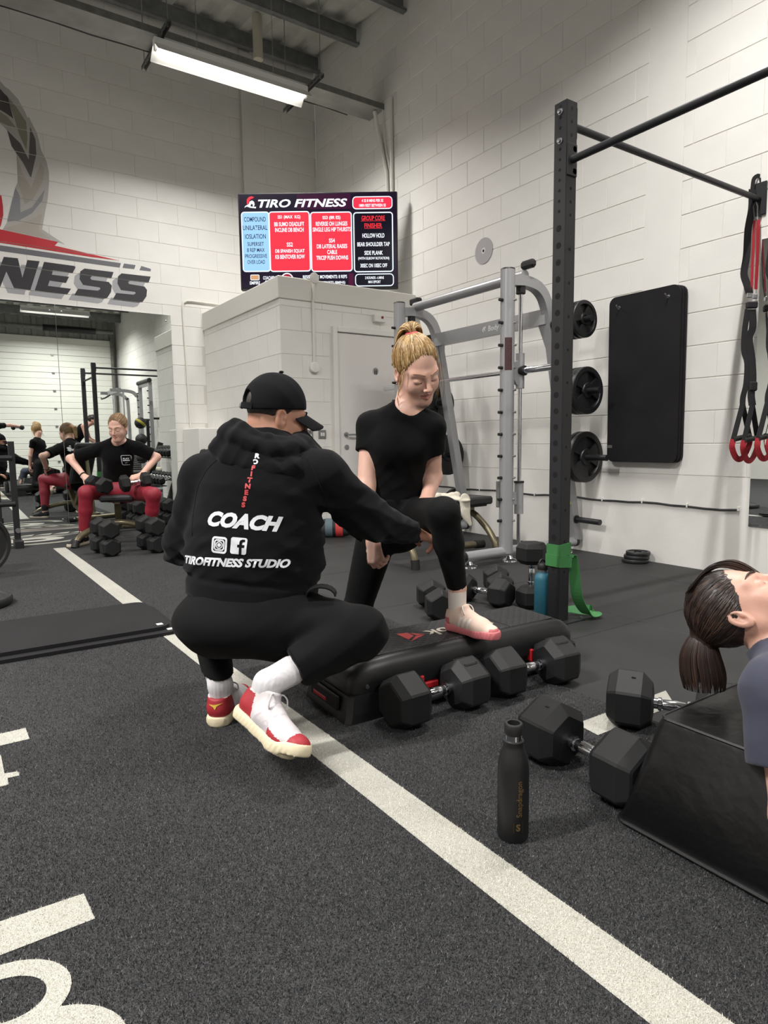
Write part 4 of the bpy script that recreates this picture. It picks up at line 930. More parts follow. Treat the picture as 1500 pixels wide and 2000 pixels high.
MB().lathe([(0.026, 0.006), (0.10, 0.006), (0.20, 0.0), (0.218, 0.004), (0.226, 0.015), (0.226, 0.042), (0.218, 0.052), (0.20, 0.055), (0.19, 0.046), (0.12, 0.046), (0.11, 0.052), (0.05, 0.052), (0.026, 0.05), (0.026, 0.006)], 44).build('rubber_disc', RUBBER, t, smooth=40)
MB().lathe([(0.025, 0.006), (0.045, 0.006), (0.045, 0.054), (0.025, 0.054), (0.025, 0.006)], 24).build('steel_hub', STEEL, t)
# ---- dumbbell rack along the cubicle wall
t = thing('dumbbell_rack', 'black two-tier dumbbell rack along the cubicle wall behind the coach', 'rack', (2.53, 6.72, 0))
for y in (-0.62, 0.62):
    MB().bar([(-0.16, y, 0.03), (0.16, y, 0.95)], 0.05, 0.07, up=(1, 0, 0)).build('upright', BLACKM, t)
    MB().cbox((0.0, y, 0.02), (0.42, 0.06, 0.04), 0.004).build('foot', BLACKM, t)
for z, x in ((0.80, 0.06), (0.44, -0.04)):
    for dx in (-0.13, 0.09): MB().bar([(x+dx, -0.66, z-0.05*(dx < 0)), (x+dx, 0.66, z-0.05*(dx < 0))], 0.06, 0.012).build('shelf_rail', BLACKM, t)
for k in range(9):
    y = 6.17+k*0.135; pos = ('first', 'second', 'third', 'fourth', 'fifth', 'sixth', 'seventh', 'eighth', 'ninth')[k]
    dumbbell((2.565, y, 0.79), 0.0, SM, 'small dumbbell, %s from the door on the upper rack tier' % pos, 'dumbbells on the rack', rot=None).rotation_euler = (0, -0.22, 0)
for k in range(8):
    y = 6.19+k*0.15; pos = ('first', 'second', 'third', 'fourth', 'fifth', 'sixth', 'seventh', 'eighth')[k]
    dumbbell((2.465, y, 0.43), 0.0, SM, 'small dumbbell, %s from the door on the lower rack tier' % pos, 'dumbbells on the rack', rot=None).rotation_euler = (0, -0.22, 0)
# ---- cable machine and ball stand by the right wall near the roller door (seen in the mirror)
t = thing('cable_machine', 'tall silver cable machine with arched frame seen only in the mirror', 'gym machine', (3.75, -1.3, 0))
for y in (-0.55, 0.55):
    MB().bar([(-0.35, y, 0.04), (0.45, y, 0.04)], 0.08, 0.08).build('base_tube', SILVER, t)
    MB().bar(smooth_path([(0.35, y, 0.05), (0.35, y, 1.9), (0.30, y, 2.1), (0.15, y, 2.2), (-0.3, y, 2.22)], 5), 0.07, 0.08, up=(0, 1, 0)).build('upright', SILVER, t)
    MB().cone((0.0, y, 0.06), (0.0, y, 2.18), 0.02, n=12).build('guide_rod', CHROME, t, smooth=40)
    for k in range(12): MB().cbox((0.2, y, 0.12+0.05*k), (0.20, 0.16, 0.042), 0.004).build('weight_stack_plate', PLATEM, t)
    MB().cbox((-0.02, y, 1.25), (0.12, 0.09, 0.16), 0.01).build('pulley_carriage', SILVER, t)
MB().bar([(-0.1, -0.6, 2.22), (-0.1, 0.6, 2.22)], 0.08, 0.1).build('top_beam', SILVER, t)
MB().tube([(-0.3, -0.5, 2.1), (-0.35, -0.2, 2.05), (-0.35, 0.2, 2.05), (-0.3, 0.5, 2.1)], 0.018, 10).build('pull_up_handle', GRIP, t)
MB().cbox((0.0, 0, 1.1), (0.04, 1.0, 0.08), 0.01).build('cross_brace', SILVER, t)
t = thing('ball_stand', 'black medicine ball stand seen only in the mirror', 'rack', (3.78, 1.2, 0))
MB().bar([(0, 0, 0), (0, 0, 1.45)], 0.06, 0.06, up=(0, 1, 0)).build('post', BLACKM, t)
MB().cbox((-0.1, 0, 0.02), (0.5, 0.4, 0.04), 0.005).build('foot', BLACKM, t)
for z in (0.55, 0.95, 1.3): MB().tube([(-0.15+0.09*math.cos(a), 0.09*math.sin(a), z) for a in [2*PI*i/16 for i in range(16)]], 0.01, 6, closed=True).build('ball_ring', BLACKM, t)
for z, lb, st_ in ((1.385, 'black and yellow medicine ball, top of the stand in the mirror', True), (1.035, 'black medicine ball, middle of the stand in the mirror', False), (0.635, 'black medicine ball, lowest on the stand in the mirror', False)):
    b_ = thing('medicine_ball', lb, 'medicine ball', (3.63, 1.2, z), 0, 'medicine balls')
    MB().sphere((0, 0, 0), 0.122, 24, 16).build('ball', RUBBER, b_, smooth='all')
    if st_: MB().lathe([(0.119, -0.03), (0.1235, -0.012), (0.1235, 0.012), (0.119, 0.03)], 32, Matrix.Rotation(0.7, 4, 'Y')).build('yellow_stripe', mat('yellow_rubber', (150, 140, 40), 0.5), b_, smooth='all')

t = thing('half_rack', 'silver half rack with pegged uprights seen only in the mirror', 'gym rig', (3.98, 0.45, 0))
for y in (-0.55, 0.33):
    MB().bar([(0, y, 0.03), (0, y, 2.3)], 0.075, 0.075, up=(0, 1, 0)).build('upright', SILVER, t)
    MB().bar([(-0.55, y, 0.04), (0.2, y, 0.04)], 0.075, 0.075).build('base_tube', SILVER, t)
    for k in range(12): MB().cone((-0.036, y, 0.35+0.16*k), (-0.075, y, 0.35+0.16*k), 0.012, n=8).build('peg', BLACKM, t)
    MB().cone((0.04, y, 1.5), (0.26, y, 1.5), 0.024, n=12).build('plate_horn', BLACKM, t)
MB().bar([(0, -0.58, 2.27), (0, 0.36, 2.27)], 0.07, 0.07).build('top_beam', SILVER, t)
MB().cone((-0.02, -0.6, 2.34), (-0.02, 0.40, 2.34), 0.05, n=14).build('padded_grip', PLASTICB, t)

# ================================================================ TELEVISION
def emis(name, rgb, k=0.95):
    if name in _MATS: return _MATS[name]
    m = mat(name, (4, 4, 5), 0.25, emit=(rgb, k)); return m
tv_c = Vector((3.517,6.369,3.068))
t = thing('television', 'large wall screen showing the workout plan above the toilet cubicle', 'television', tv_c)
TVM = axes((0.827, -0.562, 0), (0, 0, 1), (-0.562, -0.827, 0))
MB().cbox((0, 0, -0.03), (1.70, 1.005, 0.055), 0.01, TVM).build('casing', PLASTICB, t)
MB().cbox((0.35, -0.52, -0.03), (0.16, 0.05, 0.05), 0.006, TVM).build('stand_foot', PLASTICB, t)
MB().cbox((-0.45, -0.53, -0.03), (0.16, 0.07, 0.05), 0.006, TVM).build('stand_foot', PLASTICB, t)
scr = MB().box((0, 0.006, -0.001), (1.675, 0.965, 0.002), TVM).build('screen', emis('screen_navy', (24, 14, 34)), t)
def sx(c): return (c-742)/1325*1.69
def sy(c): return -(c-472)/785*1.0
_lay = [0.0004]
def spanel(x0, y0, x1, y1, fill, border=(225, 240, 250), b=0.012, r=0.035, nm='screen_panel'):
    cx, cy = (sx(x0)+sx(x1))/2, (sy(y0)+sy(y1))/2; w, h = sx(x1)-sx(x0), sy(y0)-sy(y1)
    Mx = TVM @ Matrix.Translation((cx, cy, 0))
    if border:
        o = MB().prism(rrect(w, h, r, 4), 0.0003, 0.0012, Mx).build(nm, emis('screen_%d_%d_%d' % border, border), scr)
    MB().prism(rrect(w-2*b, h-2*b, max(0.004, r-b), 4), 0.0012, 0.0018, Mx).build(nm, emis('screen_%d_%d_%d' % fill, fill), scr)
def stext(txt, cx, cy, w, h, rgb=(240, 246, 252), bold=0.02, shear=0.0):
    me = text_mesh(txt, 1.0, bold=bold, shear=shear)
    xs = [v.co.x for v in me.vertices]; ys = [v.co.y for v in me.vertices]
    W, H = max(xs)-min(xs), max(ys)-min(ys); mx, my = (max(xs)+min(xs))/2, (max(ys)+min(ys))/2
    me.transform(TVM @ Matrix.Translation((sx(cx), sy(cy), 0.0026)) @ Matrix.Diagonal((w/1325*1.69/W, h/785/H, 1, 1)) @ Matrix.Translation((-mx, -my, 0)))
    mesh_obj('screen_text', me, emis('screen_%d_%d_%d' % rgb, rgb), scr)
spanel(98, 228, 335, 716, (150, 196, 232)); spanel(328, 228, 674, 718, (236, 52, 70)); spanel(676, 236, 1026, 722, (236, 52, 70))
spanel(1036, 243, 1370, 730, (14, 12, 26)); spanel(1032, 117, 1367, 220, (226, 48, 72), b=0.010, r=0.04); spanel(1044, 742, 1372, 846, (12, 12, 26), b=0.010, r=0.04)
spanel(560, 84, 1030, 225, (52, 14, 44), None, r=0.01); spanel(980, 728, 1042, 852, (70, 16, 48), None, r=0.01)
stext('TIRO FITNESS', 617, 165, 745, 66, bold=0.03, shear=0.25)
NAVY = (30, 34, 66)
for (tx, y, w, h) in (('COMPOUND', 290, 182, 38), ('UNILATERAL', 358, 205, 38), ('IOSLATION', 428, 175, 38), ('SUPERSET', 489, 138, 32), ('8 REP MAX', 538, 148, 32), ('PROGRESSIVE', 587, 184, 32), ('OVER LOAD', 635, 148, 32)): stext(tx, 214, y, w, h, NAVY, bold=0.01)
for (tx, y, w) in (('SS1 (MAX  KG)', 278, 190), ('BB SUMO DEADLIFT', 332, 250), ('INCLINE DB BENCH', 378, 240), ('SS2', 497, 52), ('DB SPANISH SQUAT', 551, 246), ('KB BENTOVER ROW', 596, 248)): stext(tx, 500, y, w, 34)
for (tx, y, w) in (('SS3 (8R ES)', 287, 150), ('REVERSE OH LUNGES', 333, 265), ('SINGLE LEG HIP THURSTS', 379, 318), ('SS4', 469, 50), ('DB LATERAL RAISES', 515, 255), ('CABLE', 562, 84), ('TRICEP PUSH DOWNS', 608, 268)): stext(tx, 855, y, w, 34)
for (tx, y, w, h, c) in (('GROUP CORE', 292, 195, 38, (226, 50, 60)), ('FINISHER', 352, 148, 38, (226, 50, 60)), ('HOLLOW HOLD', 433, 185, 36, (240, 246, 252)), ('BEAR SHOULDER TAP', 503, 272, 34, (240, 246, 252)), ('SIDE PLANK', 573, 155, 34, (240, 246, 252)), ('(WITH ELBOW ROTATION)', 620, 262, 28, (240, 246, 252)), ('30SEC ON 10SEC OFF', 676, 226, 32, (240, 246, 252))): stext(tx, 1204, y, w, h, c)
for y, w in ((315, 205), (375, 150)): MB().box((sx(1204), sy(y), 0.0024), (w/1325*1.69, 0.004, 0.0004), TVM).build('screen_underline', emis('screen_226_50_60', (226, 50, 60)), scr)
stext('4 SS 8 MINS PER SS', 1200, 152, 180, 24); stext('1MIN REST BETWEEN SS', 1200, 190, 222, 24)
stext('2 ROUNDS - 6 MINS', 1208, 776, 160, 22); stext('MAX EFFORT', 1208, 810, 104, 22)
stext('COACHED BY', 332, 766, 130, 28); stext('STE', 306, 800, 44, 26); stext('RESISTANCE MOVEMENTS: 8 REPS', 790, 763, 372, 28); stext('5 SUPERSETS (8MINS)', 838, 814, 245, 28)
stext('EMPIRE', 197, 806, 86, 26); spanel(160, 738, 236, 784, (196, 150, 110), (240, 246, 252), b=0.006, r=0.012)
m = MB(); m.cone((0, 0, 0.0012), (0, 0, 0.0022), 0.068, n=28); me = m.mesh('screen_badge', emis('screen_225_240_250', (225, 240, 250))); me.transform(TVM @ Matrix.Translation((sx(470), sy(780), 0))); o = bpy.data.objects.new('screen_badge', me); C.objects.link(o); o.parent = scr
m = MB(); m.cone((0, 0, 0.0022), (0, 0, 0.0028), 0.056, n=28); me = m.mesh('screen_badge', emis('screen_150_30_50', (150, 30, 50))); me.transform(TVM @ Matrix.Translation((sx(470), sy(780), 0))); o = bpy.data.objects.new('screen_badge', me); C.objects.link(o); o.parent = scr
def spoly(pts, rgb, nm='screen_emblem'): MB().prism([(sx(x), sy(y)) for x, y in pts], 0.0012, 0.002, TVM).build(nm, emis('screen_%d_%d_%d' % rgb, rgb), scr)
spoly([(150, 165), (152, 130), (168, 112), (190, 104), (214, 112), (205, 120), (185, 128), (172, 142), (160, 172)], (214, 54, 66))
spoly([(166, 168), (176, 146), (196, 138), (212, 150), (216, 172), (208, 188), (200, 184), (200, 168), (186, 166), (180, 186), (228, 190), (224, 202), (176, 196), (150, 186), (128, 196), (140, 180)], (236, 244, 252))
# ================================================================ WALL MURAL
mural = thing('wall_mural', 'painted crest with wreath and NESS lettering above the mirror', 'mural', (0, YB, 0))
def paint(nm, poly, rgb, lay):
    m_ = mat('paint_%d_%d_%d' % rgb, rgb, 0.6, noise=(4, 0.05))
    bm = bmesh.new(); bm.faces.new([bm.verts.new((x, -0.0012-0.0005*lay, z)) for x, z in poly]); bm.normal_update()
    bmesh.ops.triangulate(bm, faces=bm.faces[:])
    zs = [p[1] for p in poly]
    k = 0
    while 0.017+0.231*k < max(zs):
        zz = 0.017+0.231*k; k += 1
        if zz < min(zs): continue
        for d in (-0.0028, 0.0028): bmesh.ops.bisect_plane(bm, geom=bm.verts[:]+bm.edges[:]+bm.faces[:], plane_co=(0, 0, zz+d), plane_no=(0, 0, 1))
        kill = [f for f in bm.faces if abs(f.calc_center_median().z-zz) < 0.0027]
        bmesh.ops.delete(bm, geom=kill, context='FACES')
    ext = bmesh.ops.extrude_face_region(bm, geom=bm.faces[:])
    for v in ext['geom']:
        if isinstance(v, bmesh.types.BMVert): v.co.y += 0.0008
    bmesh.ops.recalc_face_normals(bm, faces=bm.faces[:])
    me = bpy.data.meshes.new(nm); bm.to_mesh(me); bm.free()
    return mesh_obj(nm, me, m_, mural)
INK, SHD, STR, RED = (52, 51, 54), (164, 164, 168), (108, 107, 113), (190, 46, 56)
LN = [(0.691,2.871), (0.818,2.874), (0.847,2.680), (0.906,2.869), (1.020,2.872), (0.914,2.564), (0.763,2.566), (0.704,2.726), (0.636,2.557), (0.568,2.562)]
LE = [(1.063,2.872), (1.355,2.869), (1.370,2.859), (1.336,2.792), (1.144,2.797), (1.129,2.748), (1.297,2.747), (1.262,2.678), (1.104,2.683), (1.084,2.627), (1.310,2.623), (1.267,2.557), (0.955,2.565)]
LS = [(1.458,2.856), (1.760,2.857), (1.732,2.784), (1.532,2.786), (1.512,2.763), (1.523,2.744), (1.702,2.742), (1.733,2.707), (1.721,2.636), (1.679,2.569), (1.638,2.550), (1.337,2.558), (1.380,2.631), (1.583,2.634), (1.610,2.654), (1.605,2.671), (1.434,2.678), (1.401,2.736), (1.414,2.819)]
LS2 = [(1.845,2.854), (2.167,2.859), (2.137,2.784), (1.931,2.784), (1.913,2.764), (1.922,2.747), (2.091,2.738), (2.118,2.703), (2.107,2.630), (2.061,2.564), (2.017,2.548), (1.733,2.553), (1.778,2.631), (1.965,2.633), (1.990,2.652), (1.981,2.666), (1.828,2.669), (1.795,2.736), (1.804,2.814)]
for P in (LN, LE, LS, LS2):
    paint('letter_shadow', [(x-0.06, z-0.055) for x, z in P], SHD, 0); paint('letter', P, INK, 1)
paint('stripe', [(0.332,2.987), (0.664,2.982), (1.844,2.965), (1.828,2.914), (0.660,2.924), (0.328,2.924)], STR, 0)
paint('stripe', [(1.878,2.966), (2.004,2.966), (1.987,2.919), (1.859,2.916)], STR, 0); paint('stripe', [(2.067,2.965), (2.174,2.946), (2.169,2.917), (2.044,2.915)], STR, 0)
paint('red_banner', [(0.345,3.173), (0.674,3.141), (1.212,3.098), (1.176,3.055), (1.825,2.991), (1.517,2.989), (0.666,3.007), (0.334,3.012)], RED, 2)
paint('red_plume', [(0.709,3.486), (0.717,3.375), (0.713,3.286), (0.682,3.168), (0.608,3.155), (0.627,3.446)], RED, 1)
paint('wreath_ground', [(0.708,4.652), (0.771,4.597), (0.813,4.554), (0.846,4.539), (0.922,4.467), (0.983,4.347), (0.998,4.300), (1.010,4.316), (1.078,4.169), (1.106,4.011), (1.151,3.906), (1.166,3.807), (1.163,3.716), (1.141,3.543), (1.103,3.381), (1.065,3.205), (1.280,3.081), (1.145,3.107), (0.691,3.131), (0.749,3.229), (0.795,3.415), (0.841,3.581), (0.868,3.643), (0.874,3.908), (0.803,4.134), (0.744,4.188), (0.679,4.220)], (178, 175, 170), 0)
paint('leaf', [(0.703,4.578), (0.766,4.523), (0.829,4.455), (0.868,4.262), (0.797,4.299), (0.688,4.344)], (76, 72, 72), 1)
paint('leaf', [(0.814,4.481), (0.899,4.387), (0.983,4.259), (0.985,4.097), (0.968,3.980), (0.910,4.117), (0.877,4.270)], (134, 130, 116), 1)
paint('leaf', [(0.687,4.332), (0.751,4.297), (0.817,4.267), (0.896,4.166), (0.811,4.180), (0.679,4.220)], (140, 136, 124), 1)
paint('leaf', [(0.803,4.134), (0.916,4.031), (0.983,3.889), (1.017,4.218), (1.059,4.102), (1.059,3.962), (0.992,3.706), (0.928,3.845), (0.833,3.986)], (92, 87, 86), 2)
paint('leaf', [(0.874,3.908), (0.915,3.741), (0.989,3.610), (1.093,3.881), (1.122,3.823), (1.106,3.704), (0.993,3.490), (0.919,3.431), (0.868,3.643)], (168, 160, 150), 1)
paint('leaf', [(0.841,3.581), (0.877,3.506), (0.872,3.342), (0.982,3.411), (1.115,3.616), (1.086,3.501), (0.979,3.352), (0.855,3.260), (0.743,3.228), (0.795,3.415)], (140, 139, 144), 2)
paint('leaf', [(0.704,3.152), (0.913,3.251), (1.076,3.369), (1.035,3.198), (1.133,3.118), (0.905,3.128)], (174, 166, 156), 1)

# ================================================================ PEOPLE: smooth implicit bodies turned into meshes
def V3(p): return np.array(tuple(p), dtype=np.float64)
class SDF:
    """union of tapered capsules and ellipsoids with smooth blends, optional flattening, caps and cuts"""
    def __init__(self, k=0.02): self.p = []; self.k = k; self.post = None
    def cone(self, a, b, ra, rb=None, k=None, flat=None, caps=(), op='add'):
        self.p.append(('c', V3(a), V3(b), ra, ra if rb is None else rb, self.k if k is None else k, flat, caps, op)); return self
    def chain(self, pts, rs, k=None, flat=None):
        for i in range(len(pts)-1): self.cone(pts[i], pts[i+1], rs[i], rs[i+1], k, flat)
        return self
    def ell(self, c, r, R=None, k=None, caps=(), op='add'):
        self.p.append(('e', V3(c), np.array(r, float), None if R is None else np.array(R, float), None, self.k if k is None else k, None, caps, op)); return self
    def bounds(self, m=0.03):
        lo = np.full(3, 9e9); hi = -lo
        for q in self.p:
            if q[8] != 'add': continue
            if q[0] == 'c':
                r = max(q[3], q[4])
                for e in (q[1], q[2]): lo = np.minimum(lo, e-r); hi = np.maximum(hi, e+r)
            else: r = max(q[2]); lo = np.minimum(lo, q[1]-r); hi = np.maximum(hi, q[1]+r)
        return lo-m, hi+m
    def __call__(self, P):
        D = np.full(len(P), 0.5)
        for q in self.p:
            if q[0] == 'c':
                c0 = (q[1]+q[2])/2; rad = np.linalg.norm(q[1]-q[2])/2+max(q[3], q[4])
            else: c0 = q[1]; rad = max(q[2])
            rad += q[5]+0.09
            if q[6]: rad += 0.05
            d2 = P-c0; idx = np.nonzero((d2*d2).sum(1) < rad*rad)[0]
            if not len(idx): continue
            p = P[idx]
            if q[0] == 'c':
                a, b = q[1], q[2]; ab = b-a; L2 = max(ab @ ab, 1e-12)
                t = np.clip(((p-a) @ ab)/L2, 0, 1); v = p-a-t[:, None]*ab
                if q[6]:
                    n = V3(q[6][0]); s = q[6][1]; n = n/np.linalg.norm(n)
                    vn = v @ n; v = v+np.outer(vn*(1/s-1), n)
                    r = q[3]+t*(q[4]-q[3]); l = np.linalg.norm(v, axis=1)
                    d = (l-r)*np.where(l > 1e-6, 1.0/np.sqrt(1+(vn/np.maximum(l, 1e-6))**2*(1/s**2-1)*0.6), 1)
                else: d = np.linalg.norm(v, axis=1)-(q[3]+t*(q[4]-q[3]))
            else:
                v = p-q[1]
                if q[3] is not None: v = v @ q[3]
                k0 = np.linalg.norm(v/q[2], axis=1); k1 = np.linalg.norm(v/(q[2]**2), axis=1)
                d = np.where(k1 > 1e-9, k0*(k0-1)/np.maximum(k1, 1e-9), -q[2].min())
            for (cp, cn) in q[7]:
                cn = V3(cn); cn = cn/np.linalg.norm(cn); d = np.maximum(d, (p-V3(cp)) @ cn)
            k = q[5]; o = D[idx]
            if q[8] == 'add':
                h = np.maximum(k-np.abs(o-d), 0)/k if k > 0 else 0
                D[idx] = np.minimum(o, d)-(h*h*k*0.25 if k > 0 else 0)
            else:
                h = np.maximum(k-np.abs(o+d), 0)/k if k > 0 else 0
                D[idx] = np.maximum(o, -d)+(h*h*k*0.25 if k > 0 else 0)
        if self.post is not None: D = self.post(P, D)
        return D
def polygonise(fn, lo, hi, h):
    B = 4; lo = np.array(lo, float); hi = np.array(hi, float)
    nb = np.maximum(2, np.ceil((hi-lo)/(h*B)).astype(int)+1); n = nb*B
    ax = [lo[i]+(np.arange(nb[i])*B+(B-1)/2)*h for i in range(3)]
    G = np.stack(np.meshgrid(*ax, indexing='ij'), -1).reshape(-1, 3)
    dc = fn(G).reshape(nb)
    act = np.abs(dc) < h*B*1.45
    D = np.repeat(np.repeat(np.repeat(np.where(dc < 0, -1.0, 1.0).astype(np.float32), B, 0), B, 1), B, 2)
    bi = np.argwhere(act)
    if not len(bi): return np.zeros((0, 3)), np.zeros((0, 4), int)
    off = np.stack(np.meshgrid(*[np.arange(B)]*3, indexing='ij'), -1).reshape(-1, 3)
    ii = (bi[:, None, :]*B+off[None]).reshape(-1, 3)
    for s in range(0, len(ii), 400000):
        q = ii[s:s+400000]; D[q[:, 0], q[:, 1], q[:, 2]] = fn(lo+q*h)
    S = D < 0
    cnt = np.zeros(np.array(S.shape)-1, np.int8)
    for a in (0, 1):
        for b in (0, 1):
            for c in (0, 1): cnt += S[a:S.shape[0]-1+a, b:S.shape[1]-1+b, c:S.shape[2]-1+c]
    cells = np.argwhere((cnt > 0) & (cnt < 8)); N = len(cells)
    vid = np.full(cnt.shape, -1, np.int32); vid[cells[:, 0], cells[:, 1], cells[:, 2]] = np.arange(N)
    acc = np.zeros((N, 3)); w = np.zeros(N)
    cor = [(a, b, c) for a in (0, 1) for b in (0, 1) for c in (0, 1)]
    vals = {c: D[cells[:, 0]+c[0], cells[:, 1]+c[1], cells[:, 2]+c[2]].astype(np.float64) for c in cor}
    for c in cor:
        for a in range(3):
            if c[a]: continue
            e = list(c); e[a] = 1; e = tuple(e); v0, v1 = vals[c], vals[e]
            mk = (v0 < 0) != (v1 < 0); t = np.where(mk, v0/np.where(mk, v0-v1, 1), 0)
            pos = np.tile(np.array(c, float), (N, 1)); pos[:, a] += t
            acc[mk] += pos[mk]; w[mk] += 1
    verts = lo+(cells+acc/w[:, None])*h
    quads = []
    for a in range(3):
        b, c = (a+1) % 3, (a+2) % 3
        sl0 = [slice(None)]*3; sl1 = [slice(None)]*3; sl0[a] = slice(0, S.shape[a]-1); sl1[a] = slice(1, None)
        s0, s1 = S[tuple(sl0)], S[tuple(sl1)]
        for flip, mk in ((False, s0 & ~s1), (True, ~s0 & s1)):
            E = np.argwhere(mk); ok = (E[:, b] > 0) & (E[:, c] > 0) & (E[:, b] < cnt.shape[b]) & (E[:, c] < cnt.shape[c]); E = E[ok]
            if not len(E): continue
            def cell(db, dc):
                q = E.copy(); q[:, b] -= db; q[:, c] -= dc; return vid[q[:, 0], q[:, 1], q[:, 2]]
            Q = np.stack([cell(1, 1), cell(0, 1), cell(0, 0), cell(1, 0)], 1)
            quads.append(Q[:, ::-1] if flip else Q)
    F = np.concatenate(quads); F = F[(F >= 0).all(1)]
    return verts, F
def sdf_mesh(name, fn, regions, mats, mat_fn=None, tri_reduce=None):
    """regions: list of (lo, hi, h); later regions are finer and replace the earlier surface inside their box"""
    Vs = []; Fs = []; o = 0
    for i, (lo, hi, h) in enumerate(regions):
        v, f = polygonise(fn, lo, hi, h)
        if not len(v): continue
        cen = v[f].mean(1); keep = np.ones(len(f), bool)
        for (lo2, hi2, h2) in regions[i+1:]:
            keep &= ~((cen > np.array(lo2)+h*1.2) & (cen < np.array(hi2)-h*1.2)).all(1)
        f = f[keep]; Vs.append(v); Fs.append(f+o); o += len(v)
    v = np.concatenate(Vs); f = np.concatenate(Fs)
    used = np.zeros(len(v), bool); used[f.ravel()] = True; rm = np.cumsum(used)-1
    v = v[used]; f = rm[f]
    me = bpy.data.meshes.new(name)
    me.vertices.add(len(v)); me.vertices.foreach_set('co', v.astype(np.float32).ravel())
    me.loops.add(len(f)*4); me.loops.foreach_set('vertex_index', f.astype(np.int32).ravel())
    me.polygons.add(len(f)); me.polygons.foreach_set('loop_start', np.arange(len(f), dtype=np.int32)*4)
    for m_ in (mats if isinstance(mats, (list, tuple)) else [mats]): me.materials.append(m_)
    if mat_fn is not None: me.polygons.foreach_set('material_index', mat_fn(v[f].mean(1)).astype(np.int32))
    me.polygons.foreach_set('use_smooth', np.ones(len(f), bool))
    me.update(calc_edges=True); me.validate()
    return me
def add_mesh(name, me, parent):
    o = bpy.data.objects.new(name, me); C.objects.link(o)
    if parent is not None: o.parent = parent; o.matrix_parent_inverse = Matrix.Identity(4)
    return o
def sdf_obj(name, s, h, mats, parent, mat_fn=None, fine=()):
    lo, hi = s.bounds(); return add_mesh(name, sdf_mesh(name, s, [(lo, hi, h)]+list(fine), mats, mat_fn), parent)
class Fr:
    """local frame: x right, y forward, z up"""
    def __init__(self, o, fwd, up, s=1.0, flip=1.0):
        y = V3(fwd); y /= np.linalg.norm(y); z = V3(up); z = z-y*(z @ y); z /= np.linalg.norm(z); x = np.cross(y, z)*flip
        self.o = V3(o); self.R = np.stack([x, y, z], 1)*1.0; self.s = s
    def __call__(self, *p): return self.o+self.R @ (np.array(p, float)*self.s)
    def d(self, *p): return self.R @ np.array(p, float)
    def inv(self, P): return ((np.asarray(P)-self.o) @ self.R)/self.s
def head_prims(S, f, male=False, jaw=1.0):
    s = f.s; R = f.R
    S.ell(f(0, -0.012, 0.03), np.array((0.072, 0.092, 0.086))*s, R, k=0.02)
    S.ell(f(0, 0.026, -0.028), np.array((0.0555 if not male else 0.058, 0.062, 0.082))*s, R, k=0.03)
    S.ell(f(0, 0.060, -0.094), np.array((0.024*jaw, 0.022, 0.020))*s, R, k=0.03)
    for q in (-1, 1):
        S.cone(f(q*(0.050 if male else 0.045), 0.002, -0.050), f(q*(0.018 if male else 0.012), 0.058, -0.094), (0.017 if male else 0.014)*s*jaw, (0.014 if male else 0.0125)*s*jaw, k=0.04)
        S.ell(f(q*0.036, 0.058, -0.034), np.array((0.020, 0.017, 0.020))*s, R, k=0.035)
        S.cone(f(q*0.012, 0.080, 0.018), f(q*0.044, 0.063, 0.019), 0.0080*s, 0.0075*s, k=0.022)
    for q in (-1, 1): S.ell(f(q*0.032, 0.090, -0.003), np.array((0.0165, 0.0115, 0.0095))*s, R, k=0.014, op='sub')
    S.cone(f(0, 0.085, 0.010), f(0, 0.109, -0.030), 0.0072*s, 0.0092*s, k=0.011)
    for q in (-1, 1):
        S.ell(f(q*0.0105, 0.096, -0.036), np.array((0.0078, 0.0095, 0.0068))*s, R, k=0.006)
        S.ell(f(q*0.032, 0.0715, -0.004), np.array((0.0158, 0.0150, 0.0122))*s, R, k=0.005)
        S.cone(f(q*0.021, 0.079, -0.062), f(q*0.005, 0.0885, -0.0575), 0.0030*s, 0.0042*s, k=0.007)
        S.cone(f(q*0.019, 0.079, -0.0665), f(0, 0.0885, -0.0715), 0.0036*s, 0.0056*s, k=0.007)
        S.cone(f(q*0.024, 0.080, -0.0645), f(0, 0.0975, -0.0642), 0.0016*s, 0.0020*s, k=0.003, op='sub')
        ea = np.array([[1, 0, 0], [0, math.cos(0.25), -math.sin(0.25)], [0, math.sin(0.25), math.cos(0.25)]])
        S.ell(f(q*0.0735, -0.014, -0.012), np.array((0.0085, 0.0185, 0.031))*s, R @ ea, k=0.006)
        S.ell(f(q*0.0845, -0.011, -0.009), np.array((0.0125, 0.0120, 0.0215))*s, R @ ea, k=0.004, op='sub')
        S.ell(f(q*0.074, -0.002, -0.012), np.array((0.005, 0.006, 0.008))*s, R, k=0.004)
    return S
def lips_fn(f):
    def fn(c):
        q = f.inv(c); return ((np.abs(q[:, 0]) < 0.0225) & (q[:, 1] > 0.074) & (q[:, 2] < -0.0545-0.15*np.abs(q[:, 0])) & (q[:, 2] > -0.0775+0.45*np.abs(q[:, 0]))).astype(int)
    return fn
def face_details(f, parent, hair_m, lash_m, brow=1.0):
    s = f.s
    for q in (-1, 1):
        pts = [f(q*(0.0185+0.0265*t), 0.0855-0.020*t**2-0.003*(1-t), -0.0085-0.0048*math.sin(PI*t)+0.002*t) for t in [i/8 for i in range(9)]]
        MB().tube([Vector(p) for p in pts], [0.0008*s]+[0.0019*s]*7+[0.0010*s], 6).build('eyelashes', lash_m, parent, smooth='all')
        pts = [f(q*(0.011+0.039*t), 0.0935-0.022*t**1.7, 0.0205+0.0075*math.sin(PI*t*0.75)) for t in [i/8 for i in range(9)]]
        MB().tube([Vector(p) for p in pts], [0.0022*s*brow]+[0.003*s*brow]*5+[0.0022*s, 0.0015*s, 0.0008*s], 6).build('eyebrow', hair_m, parent, smooth='all')
